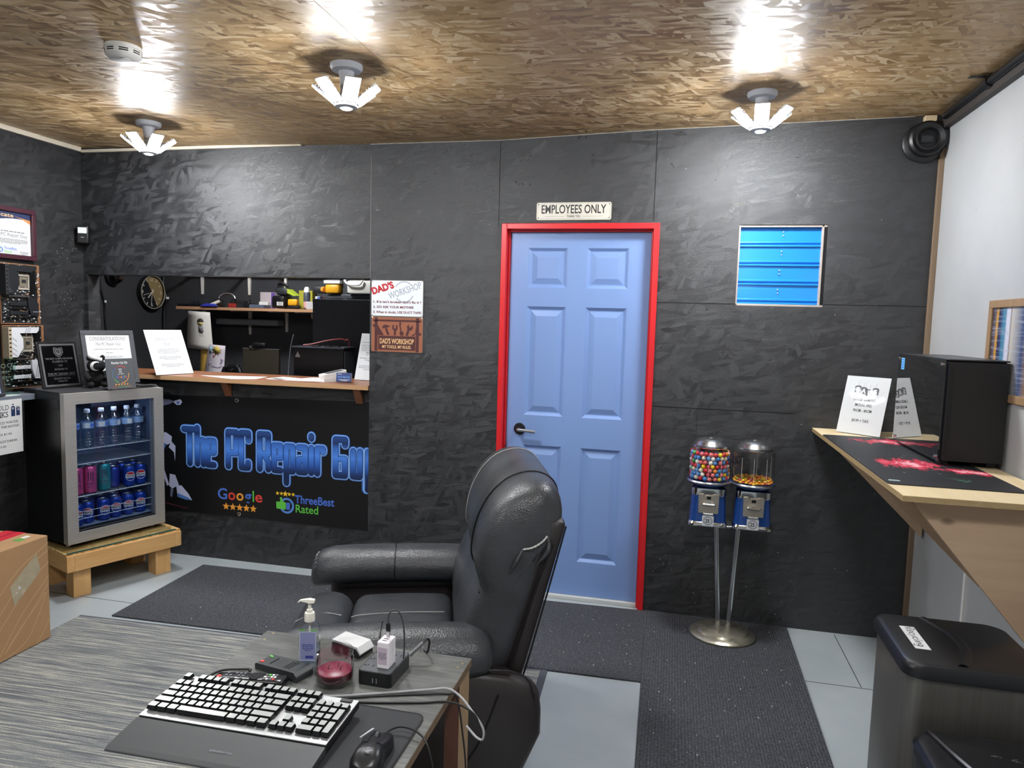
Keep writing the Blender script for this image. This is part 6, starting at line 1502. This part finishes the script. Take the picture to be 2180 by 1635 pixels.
    for y, k, rip in ((-W2, .20, 0), (-W2 + .002, .55, .05), (-W2 + .014, .80, .04), (-W2 + .04, .93, .015), (-W2 + .08, .985, 0), (-.24, 1.0, 0), (-.225, .985, 0), (-.21, 1.0, 0), (-.08, 1.015, 0), (.06, 1.015, 0), (.185, 1.0, 0), (.20, .985, 0), (.215, 1.0, 0), (.30, .992, .004), (W2 - .05, .95, .02), (W2 - .022, .86, .05), (W2 - .008, .70, .08), (W2, .52, .06), (W2 + .002, .20, 0)):
        st.append([q for q in ring(y, k, rip)])
    m = MB(LEA); m.loft(st); bk = m.build('backrest', root, subsurf=1, sharp=180)
    for y, mm, j0, j1, r_ in ((-.225, STITCH, 7, 19, .0018), (.20, PIPING, 7, 19, .0028)):
        m = MB(mm); m.tube([Vector(p) * 1.0 for p in ring(y, .992)[j0:j1]], r_, 6, 4); m.build('head_seam', bk)
    m = MB(PIPING); m.tube([P(.0868, .285, y) for y in (-.36, -.2, 0, .2, .36)], .0028, 6, 4); m.build('lumbar_seam', bk)
    # dark outer shell of the back with its piped edge
    def sh(q, n):
        q = q.copy(); u = (n[2] + 1) / 2
        return Vector(P(q[0], q[2], q[1] * (1 - .03 * (1 - u))))
    m = MB(LEAB); m.rbox(-.128, -.070, -.400, .400, -.02, .550, .026, 8, sh); shell = m.build('back_shell', root)
    m = MB(PIPING); ys = .4125
    m.tube([P(-.098, .47, .400), P(-.088, .40, .404), P(-.080, .30, .404), P(-.07, .16, .403), P(-.06, .0, .398)], .0038, 6); m.tube([P(-.126, .53, .389), P(-.127, .35, .390), P(-.127, .1, .388), P(-.125, -.01, .384)], .003, 6); m.build('edge_piping', shell)
    m = MB(LEAB); m.rbox(-.088, -.020, -.408, .406, .01, .47, .03, 6, sh); m.build('side_gusset', root)
    # torn, gathered corner at the near top
    m = MB(LEA); rnd = random.Random(3)
    for k in (0, 2):
        a = P(-.075 + .03 * k, .50 - .012 * k, .392); b = P(-.085 + .045 * k, .455 - .02 * k, .412); c = P(-.06 + .04 * k, .40 - .02 * k, .405)
        m.tube([a, b, c], lambda t: .001 + .0065 * sin(pi * t), 8)
    m.build('gathered_corner', bk)
    m = MB(M('torn_lining', 'c9c7c2', .9)); m.tube([P(-.005, .452, .4105), P(-.03, .462, .4185), P(-.055, .480, .417), P(-.07, .50, .411)], lambda t: .0022 + .0012 * abs(sin(t * 25)), 6, 8); m.build('torn_edge', bk)
    for x in (-.34, .24):
        for y in (-.30, .30):
            m = MB(BLACKP); m.cyl((x, y, 0), (x, y, .04), .022, n=12); m.build('foot', root)
recliner()
# ------------------------------------------------------------------ small table
DT = .65
def table():
    s = NT('grey_stained_ply'); n = s.noise(s.coord(scale=(2.5, 9, 1)), 2.2, 6, .68); g = s.noise(s.coord(scale=(2, 40, 1), rot=(0, 0, R(12))), 3, 4, .6)
    f = s.math('ADD', s.math('MULTIPLY', n, .65), s.math('MULTIPLY', g, .35))
    s.link(s.ramp(f, [(.3, lin('3c3d3b')), (.5, lin('565855')), (.68, lin('787a76'))]), s.b.inputs['Base Color']); s.link(s.math('ADD', s.math('MULTIPLY', n, .25), .32), s.b.inputs['Roughness'])
    root = thing('side_table', 'small grey-stained plywood table with the keyboard, in front of the recliner', 'table', (0, 0, 0))
    m = MB(s.mat); m.box(-.150, .4525, -2.565, -2.035, DT - .022, DT); m.build('table_top', root, bevel=.0015)
    m = MB(M('ply_edge_brown', '6e5a45', .6, var=.2, vscale=50)); m.box(.4525, .4532, -2.564, -2.036, DT - .021, DT - .001); m.build('top_edge', root)
    m = MB(M('screw_head', 'c9b889', .35, .8))
    for x, y in ((.438, -2.07), (.433, -2.092), (-.125, -2.048), (-.127, -2.088)): m.cyl((x, y, DT - .001), (x, y, DT + .0006), .0035, n=10)
    o = m.build('screws', root); o['kind'] = 'stuff'
    LW = WOOD('leg_light_wood', '8d7355', 'aa8f6d', 2, 5, .6, False); DW = WOOD('leg_dark_wood', '4a2c22', '6a4233', 2, 5, .55, False)
    for x0, x1 in ((.170, .208), (.411, .449)):
        for y0, y1 in ((-2.127, -2.040), (-2.555, -2.468)):
            m = MB(LW); m.box(x0, x1, y0, y1, .0078, DT - .0225); m.mat(DW); m.box(x0 + .0005, x1 - .0005, y0 - .0006, y0, .008, DT - .023); m.build('leg', root)
table()
m = MB(M('desk_mat_black', '24262a', .7, bump=.15, bscale=900)); m.prism(rrect(.445, .262, .022, 6, .208, -2.457), DT + .0003, DT + .0032); m.mat(M('mat_stitch', '131416', .8))
o_ = rrect(.446, .263, .0225, 6, .208, -2.457); i_ = rrect(.438, .255, .0185, 6, .208, -2.457); nn = len(o_); m.add([(*p, DT + .0036) for p in o_] + [(*p, DT + .0036) for p in i_], [(k, (k + 1) % nn, (k + 1) % nn + nn, k + nn) for k in range(nn)], False)
tag(m.build('desk_mat'), 'small black mouse mat with stitched edge, under the keyboard and the mouse', 'mouse mat')
def keyboard():
    root = thing('keyboard', 'black keyboard with silver plate and wrist rest on the small table', 'keyboard', (.070, -2.452, DT + .0037), (R(2.2), 0, R(1.0)))
    root.location.z += .0115; KY = 1.12
    u = .01905; x0 = -.2145
    PL = M('keyboard_plate', 'b4b6b6', .35, .75); KS = M('keycap_black', '131416', .32); KT = M('keycap_top_sheen', 'a6aaa8', .28, .0, spec=.8)  # pale top colour paints in the sheen on black keys
    m = MB(BLACKP); m.box(-.2185, .2185, -.072 * KY, .074 * KY, 0, .016); m.build('case', root, bevel=.003)
    m = MB(PL); m.box(-.2180, .2180, -.0715 * KY, .0735 * KY, .016, .0185); m.build('top_plate', root, bevel=.001)
    m = MB(DGREY); m.box(.178, .205, .060 * KY, .070 * KY, .0185, .0215); m.build('media_bar', root, bevel=.001)
    shapes = {}
    def key(cx, cy, w, h, z=.0185):
        k = (round(w, 4), round(h, 4))
        if k in shapes: o = shapes[k].copy(); COL.objects.link(o)
        else:
            m = MB(KS); a, b = w - .0012, h - .0012; t1, t2 = w - .0052, h - .0058
            m.loft([[(*p, z_) for p in rrect(q, r_, .0012, 2, 0, cy_)] for q, r_, cy_, z_ in ((a, b, 0, 0.003), (t1, t2, .0006, .0115))], True, True, False, False)
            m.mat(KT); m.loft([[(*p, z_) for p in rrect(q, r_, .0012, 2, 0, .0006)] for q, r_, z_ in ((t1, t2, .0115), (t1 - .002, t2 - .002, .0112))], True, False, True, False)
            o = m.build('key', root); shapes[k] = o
        o.parent = root; o.location = (cx, cy, z)
    ytop = .0575
    rows = [[(0, 1)] + [(2 + i, 1) for i in range(4)] + [(6.5 + i, 1) for i in range(4)] + [(11 + i, 1) for i in range(4)] + [(15.25 + i, 1) for i in range(3)],
        [(i, 1) for i in range(13)] + [(13, 2)] + [(15.25 + i, 1) for i in range(3)] + [(18.5 + i, 1) for i in range(4)],
        [(0, 1.5)] + [(1.5 + i, 1) for i in range(12)] + [(13.5, 1.5)] + [(15.25 + i, 1) for i in range(3)] + [(18.5 + i, 1) for i in range(3)],
        [(0, 1.75)] + [(1.75 + i, 1) for i in range(11)] + [(12.75, 2.25)] + [(18.5 + i, 1) for i in range(3)],
        [(0, 2.25)] + [(2.25 + i, 1) for i in range(10)] + [(12.25, 2.75), (16.25, 1)] + [(18.5 + i, 1) for i in range(3)],
        [(0, 1.25), (1.25, 1.25), (2.5, 1.25), (3.75, 6.25), (10, 1.25), (11.25, 1.25), (12.5, 1.25), (13.75, 1.25)] + [(15.25 + i, 1) for i in range(3)] + [(18.5, 2), (20.5, 1)]]
    for r_, row in enumerate(rows):
        for x, w in row: key(x0 + (x + w / 2) * u, ytop * KY - r_ * u * 1.20 - (.002 if r_ else -.004), w * u, u * KY)
    for r_ in (2, 4): key(x0 + 22 * u, ytop * KY - (r_ + .5) * u * 1.20 - .002, u, 2.2 * u * 1.03)
    WR = M('wrist_rest', '393b3d', .5, bump=.12, bscale=600, bdist=.0005)
    m = MB(WR); m.prism([(-.081, .0), (-.176, -.002), (-.176, .002), (-.166, .007), (-.093, .0145), (-.0815, .0155)], -.2185, .2185, 'x'); wr = m.build('wrist_rest', root, bevel=.002)
    m = MB(GREYINK); m.T = Matrix.Translation((.02, -.142, .0106)) @ Matrix.Rotation(R(5.9), 4, 'X'); m.text('steelseries', 0, 0, .007, .05, 0, bold=.01); m.build('printed_name', wr)
    return root
KBD = keyboard()
def mouse():
    root = thing('computer_mouse', 'black gaming mouse on the mouse mat at the bottom of the picture', 'mouse', (.382, -2.512, DT + .0037), (0, 0, R(6)))
    MP = M('mouse_black', '151618', .36)
    def hw(t): return .0330 * (1 - .17 * max(0, 1 - abs(t - .05) * 1.9)) * (1 - .55 * max(0, -t - .62) ** 1.3 * 2.0) * (1 - .10 * max(0, t - .8) * 5)
    def hh(t): return .0405 - .0155 * max(0, t + .25) ** 1.25 / 1.32 - .030 * max(0, -t - .35) ** 1.6
    def section(t, n=20, lift=0., k=1.0, q0=0., q1=1.):
        w_, h_ = hw(t) * k, hh(t) + lift; out = []
        for j in range(n + 1):
            a = pi * (q0 + (q1 - q0) * j / n); c_, s_ = cos(a), sin(a)
            out.append((w_ * abs(c_) ** .62 * (1 if c_ > 0 else -1), .060 * t - .003, .002 + (h_ - .002) * max(0., s_) ** .55))
        return out
    T = [-1.0, -.97, -.90, -.78, -.6, -.4, -.2, 0, .2, .4, .6, .8, .93, 1.0]
    m = MB(MP); m.loft([section(t, k=(.55 if t == -1 else .8 if t == -.97 else 1)) for t in T], True, True, True); m.build('mouse_shell', root)
    for q0, q1 in ((.16, .445), (.555, .84)):
        m = MB(MP); st = []
        for t in (.06, .09, .3, .55, .8, .96, 1.06):
            up = section(t, 10, .0016, 1.0, q0, q1); dn = section(t, 10, -.003, 1.0, q0, q1); st.append(up + dn[::-1])
        m.loft(st, True, True, True); m.build('button', root)
    m = MB(M('wheel_rubber', '3a3c3f', .5)); m.T = Matrix.Translation((0, .036, .0275)) @ Matrix.Rotation(R(90), 4, 'Y'); m.lathe([(.0, -.0035), (.0095, -.0035), (.0105, -.002), (.0105, .002), (.0095, .0035), (0, .0035)], 24); m.build('scroll_wheel', root)
    m = MB(M('side_pad', '0b0b0c', .8, bump=.5, bscale=700)); m.rbox(-.0335, -.026, -.035, .02, .008, .022, .003, 4); m.build('side_grip', root)
    m = MB(M('mouse_painted_highlight', 'b9bdc2', .4)); m.prism([(-.036, .030), (-.0335, .030), (-.016, .066), (-.020, .066)], .0255, .027); m.build('left_highlight_strip', root)  # highlight on the left of the shell, painted as a pale strip
    m = MB(GREYINK); m.T = Matrix.Translation((.002, -.030, .0412)) @ Matrix.Rotation(R(7), 4, 'X'); m.ring(0, 0, .0055, .0078, 0, 20, R(60), R(330)); m.rect(.001, .0078, -.001, .0012, 0); m.build('round_mark', root)
    return root
MOUSE = mouse()
CB = M('cord_black', '151618', .5); CW = M('cord_grey', 'a3a3a6', .45)
def cord(name, label, P, r, mm): return tag(MB(mm).tube(P, r, 7).build(name), label, 'cable')
def part_cord(root, name, P, r, mm):
    inv = (Matrix.Translation(root.location) @ root.rotation_euler.to_matrix().to_4x4()).inverted(); MB(mm).tube([inv @ Vector(p) for p in P], r, 7).build(name, root)
z = DT + .0028
part_cord(MOUSE, 'mouse_cord', [(.376, -2.440, DT + .012), (.381, -2.418, DT + .012), (.405, -2.408, DT + .018), (.445, -2.414, DT + .014), (.475, -2.430, DT - .01), (.50, -2.455, .56), (.515, -2.49, .42), (.515, -2.50, .25), (.50, -2.52, .0105)], .0022, CB)
cord('charging_cable', 'pale grey charging cable looping off the right edge of the table', [(.030, -2.346, z + .001), (.085, -2.317, z), (.185, -2.312, z), (.286, -2.272, z), (.40, -2.225, z + .002), (.445, -2.215, z + .006), (.480, -2.225, DT + .000), (.515, -2.25, .635), (.545, -2.255, .60), (.546, -2.255, .572), (.530, -2.25, .570), (.500, -2.235, .585)], .0028, CW)
cord('charging_cable', 'upper black cable crossing the table to its right edge, just under the grey one', [(.06, -2.353, z), (.12, -2.335, z), (.187, -2.3255, z), (.286, -2.285, z), (.38, -2.250, z), (.448, -2.228, z), (.470, -2.224, DT - .004), (.482, -2.21, .56), (.49, -2.19, .40), (.49, -2.18, .012)], .0022, CB)
cord('charging_cable', 'lower black cable crossing the table, hanging beside the table leg', [(.08, -2.362, z), (.14, -2.345, z), (.20, -2.333, z), (.30, -2.310, z), (.40, -2.282, z), (.452, -2.262, z), (.490, -2.255, .646), (.525, -2.255, .628), (.540, -2.258, .60)], .0024, CB)
part_cord(KBD, 'keyboard_cord', [(-.118, -2.360, DT + .012), (-.125, -2.335, DT + .016), (-.118, -2.29, DT + .012), (-.090, -2.262, DT + .005), (-.060, -2.258, z + .004), (-.058, -2.265, z + .003)], .003, CB)
def remote(name, label, loc, yaw, w, l, h, style):
    root = thing(name, label, 'remote control', loc, (0, 0, yaw))
    RB = M('remote_%s' % style, '33373a' if style == 'set_top' else '17181a', .4 if style == 'set_top' else .25)
    m = MB(RB)
    if style == 'set_top':
        m.prism([(-l/2, .0), (l/2, 0), (l/2, h * .55), (l/2 - .012, h), (-l/2 + .004, h * .62), (-l/2, h * .5)], -w/2, w/2, 'y')
    else:
        m.rbox(-l/2, l/2, -w/2, w/2, 0, h, .010, 8, lambda q, n: Vector((q[0], q[1] * (.86 + .14 * n[0]), q[2] * (.72 + .28 * n[0]))))
    m.build('remote_body', root, bevel=.003 if style == 'set_top' else 0)
    def zt(x): return (h * .62 + (h * .38) * (x + l/2) / l + .0004) if style == 'set_top' else h * (.72 + .28 * (2 * x / l)) + .0004
    n_ = 0
    def btn(x, y, a, b, mm, rnd=False):
        m = MB(mm); zz = zt(x); m.prism(circ(a / 2, 12, cx=x, cy=y) if rnd else rrect(a, b, min(a, b) * .3, 3, x, y), zz - .001, zz + .0012); m.build('button', root)
    if style == 'set_top':
        btn(-l/2 + .012, -.014, .010, .008, GRED); btn(-l/2 + .012, .016, .010, .005, GREEN)
        m = MB(DGREY); zz = zt(-.005); m.ring(-.005, 0, .013, .0145, zz, 28); m.ring(-.005, 0, .006, .007, zz, 20); m.build('direction_ring', root)
        for x in (.018, .026, .034): btn(x, 0, .0015, .036, MATTE)
        btn(-.032, 0, .0014, .030, MATTE)
    else:
        btn(-l/2 + .014, -.008, .011, .011, GRED, True)
        for i in range(5):
            for j in range(3):
                if (i + j) % 4 != 3: btn(-l/2 + .030 + i * .011, -.012 + j * .011, .0065, .0065, MGREY, True)
        m = MB(GLOSSB); zz = zt(.012); m.prism(circ(.016, 24, cx=.014, cy=0), zz - .001, zz + .0015); m.build('direction_pad', root)
        for i, c in enumerate((MGREY, GREEN, WHITE, GRED)):
            for j in range(3): btn(.040 + i * .0085, -.011 + j * .010, .006, .006, (c, WHITE, MGREY)[(i + j) % 3], False)
remote('tv_remote', 'long black remote with coloured buttons, right behind the keyboard', (-.030, -2.303, DT + .0005), R(3), .046, .185, .022, 'long')
remote('box_remote', 'dark grey wedge remote with a round ring, beside the sanitizer bottle', (.018, -2.232, DT + .0005), R(-16), .055, .145, .024, 'set_top')
def sanitizer():
    root = thing('hand_sanitizer', 'clear pump bottle of hand sanitizer on the table', 'bottle', (.054, -2.168, DT + .0004), (0, 0, R(14)))
    def pr(a, b, r_): return rrect(a, b, r_, 6)
    GLB = GLASS('sanitizer_plastic', (.93, .945, .96), 3.0, .05)
    m = MB(GLB); m.loft([[(*p, zz) for p in pr(a, b, min(a, b) * .46)] for a, b, zz in ((.048, .030, 0), (.054, .034, .004), (.055, .035, .06), (.055, .035, .088), (.048, .032, .100), (.030, .027, .108), (.022, .022, .112))]); m.build('bottle_body', root)
    m = MB(GLASS('sanitizer_gel', (.80, .86, .95), .6, .1)); m.loft([[(*p, zz) for p in pr(a, b, min(a, b) * .46)] for a, b, zz in ((.044, .026, .004), (.050, .030, .008), (.050, .030, .046))]); m.build('gel', root)
    m = MB(M('sanitizer_label', '8d93bd', .5)); m.T = Matrix.Translation((0, -.0178, .0)) @ Matrix.Rotation(R(90), 4, 'X'); m.rect(-.020, .020, .012, .086, 0); m.mat(M('label_rim', 'c3c6e0', .5)); m.rect(-.0215, .0215, .010, .0125, .0003); m.rect(-.0215, .0215, .0855, .0875, .0003); m.rect(-.0215, -.0195, .010, .0875, .0003); m.rect(.0195, .0215, .010, .0875, .0003)
    m.mat(M('label_indigo', '3d4a94', .5)); m.rect(-.006, .014, .017, .024, .0004); m.greek(-.014, .015, .052, .002, .0004, 4, 2.4, seed=2); m.mat(GREEN); m.rect(-.022, -.008, .089, .0925, -.002); m.rect(.006, .022, .089, .0925, -.002); m.build('label', root)
    m = MB(M('pump_white', 'e9e6da', .4)); m.lathe([(.0135, .110), (.0135, .128), (.012, .132), (.008, .133), (.0075, .140), (.0045, .142), (.004, .160), (.0, .160)], 18); m.build('pump_collar', root)
    m = MB(M('pump_white')); m.loft([[(x, y, zz) for x, y, zz in ((a, -b, c), (a, b, c), (a, b * .8, d), (a, -b * .8, d))] for a, b, c, d in ((.013, .007, .158, .166), (.0, .008, .157, .168), (-.012, .006, .160, .167), (-.024, .004, .161, .165), (-.030, .0035, .156, .1595))]); m.build('pump_head', root, bevel=.001)
    m = MB(M('pump_white')); m.cyl((0, 0, .015), (0, 0, .112), .0022, n=8); m.build('dip_tube', root)
sanitizer()
def candle():
    root = thing('candle_jar', 'glass candle jar half full of dark red wax on the table', 'candle', (.163, -2.243, DT + .0004)); r = .047
    m = MB(GLASS('jar_glass', (.965, .965, .97), 3.2, .03)); m.lathe([(0, .001), (r - .008, .0), (r - .001, .007), (r, .02), (r, .058), (r - .003, .066), (r - .005, .070), (r - .002, .076), (r - .002, .080), (r - .005, .081), (r - .008, .079), (r - .008, .070), (r - .004, .058), (r - .004, .012), (r - .010, .006), (0, .006)], 40, caps=False); m.build('jar', root)
    WX = M('red_wax', '8c2a44', .35); m = MB(M('deep_red_wax', '471020', .3)); m.lathe([(0, .0065), (r - .010, .0065), (r - .0048, .013), (r - .0048, .028)], 36, caps=False); m.build('wax_side', root)
    m = MB(WX); m.lathe([(r - .0048, .028), (r - .0052, .031), (r - .0075, .0325), (0, .0325)], 36, caps=False); m.build('wax_top', root)
    for x, y in ((-.014, -.006), (.003, .012), (.016, -.002)):
        m = MB(M('wick', '2a1c1c', .9)); m.tube([(x, y, .031), (x + .001, y, .038), (x + .004, y + .001, .043)], .0011, 6); m.build('wick', root)
candle()
def strip():
    root = thing('power_cube', 'flat black power strip with outlets, holding the white charger', 'power strip', (.2665, -2.178, DT + .0004), (0, 0, R(-2)))
    w, d, h = .088, .122, .034
    m = MB(M('strip_black', '17181a', .35)); m.prism(rrect(w, d, .010, 5), 0, h); m.build('strip_body', root, bevel=.004)
    m = MB(M('strip_top_grey', '54585b', .4)); m.prism(rrect(w - .006, d - .006, .008, 5), h, h + .0008); m.build('top_plate', root)
    m = MB(GROOVE)
    for x, y in ((-.022, -.030), (-.022, .004), (-.022, .038), (.022, .038)):
        m.box(x - .009, x - .007, y - .004, y + .004, h + .0008, h + .0011); m.box(x + .005, x + .007, y - .005, y + .005, h + .0008, h + .0011); m.cyl((x - .015, y - .002, h + .0007), (x - .015, y - .002, h + .0011), .0025, n=8)
    o = m.build('outlet_slots', root); o['kind'] = 'stuff'
    m = MB(SILVER)
    for x in (-.004, .006): m.box(x, x + .0022, -d/2 - .0006, -d/2, .008, .020)
    o = m.build('side_ports', root); o['kind'] = 'stuff'
strip()
zc = DT + .0354
root = thing('wall_charger', 'white block charger standing on the black power strip', 'charger', (.2785, -2.196, zc), (0, 0, R(-2)))
m = MB(M('charger_white', 'efe9ee', .35)); m.box(-.0155, .0155, -.022, .022, 0, .068); m.build('charger_block', root, bevel=.003)
m = MB(M('charger_print', 'c9b9c8', .5)); m.box(-.012, .012, -.0225, -.0219, .012, .055); m.mat(GREYINK); m.T = Matrix.Translation((0, -.0226, .02)) @ Matrix.Rotation(R(90), 4, 'X'); m.greek(-.010, .010, .02, .0016, .0001, 6, 2.0, seed=2); m.build('printed_panel', root)
m = MB(GROOVE); m.box(-.006, .006, -.013, -.010, .0678, .0683); m.box(-.006, .006, -.003, .0, .0678, .0683); o = m.build('charger_ports', root); o['kind'] = 'stuff'
root = thing('usb_cable', 'dark cable plugged upright into the white charger and bending back down', 'cable', (.2785, -2.186, zc + .0684))
m = MB(SILVER); m.box(-.0042, .0042, -.002, .002, 0, .014); m.build('metal_plug', root); m = MB(CB); m.box(-.0055, .0055, -.0035, .0035, .014, .036); m.build('plug_grip', root, bevel=.002)
m = MB(M('cord_dark_grey', '45464a', .5)); m.tube([(0, 0, .034), (.001, 0, .055), (.010, .004, .068), (.024, .010, .062), (.032, .018, .03), (.033, .026, -.02), (.030, .030, -.066)], .0022, 7); m.build('cord', root)
root = thing('audio_plug', 'grey metal plug with a short cord at the back of the power strip', 'plug', (.305, -2.108, DT + .022), (0, 0, R(40)))
m = MB(M('plug_grey', '7b7d80', .35, .5)); m.cyl((0, 0, 0), (.038, .0, .028), .006, .005, n=12); m.build('plug', root); m = MB(CB); m.tube([(.036, 0, .027), (.05, .004, .034), (.060, .012, .020), (.062, .03, -.015), (.060, .05, -.0185)], .003, 6); m.build('cord', root)
def wedge():
    root = thing('desktop_speaker', 'small wedge speaker with pale top and black mesh side, behind the candle', 'speaker', (.134, -2.083, DT + .0004), (0, 0, R(-14))); root.scale = (.76, .76, .76)
    m = MB(M('speaker_mesh', '1a1b1d', .6, bump=.8, bscale=420, bdist=.001)); m.prism([(-.048, 0), (.046, 0), (.046, .010), (-.012, .058), (-.026, .060)], -.055, .055, 'x') if False else m.prism([(-.062, 0), (.062, 0), (.062, .012), (.045, .032), (-.058, .036)], -.040, .034, 'y'); m.build('mesh_body', root, bevel=.003)
    m = MB(M('pale_grey_plastic', 'cfd0d0', .4)); m.loft([[(-.062, -.038, .036), (.046, -.038, .032), (.063, -.038, .012), (.067, -.038, .017), (.050, -.038, .039), (-.062, -.038, .043)], [(-.062, .036, .036), (.046, .036, .032), (.063, .036, .012), (.067, .036, .017), (.050, .036, .039), (-.062, .036, .043)]], True, True, True, False); m.build('pale_top', root, bevel=.002)
wedge()
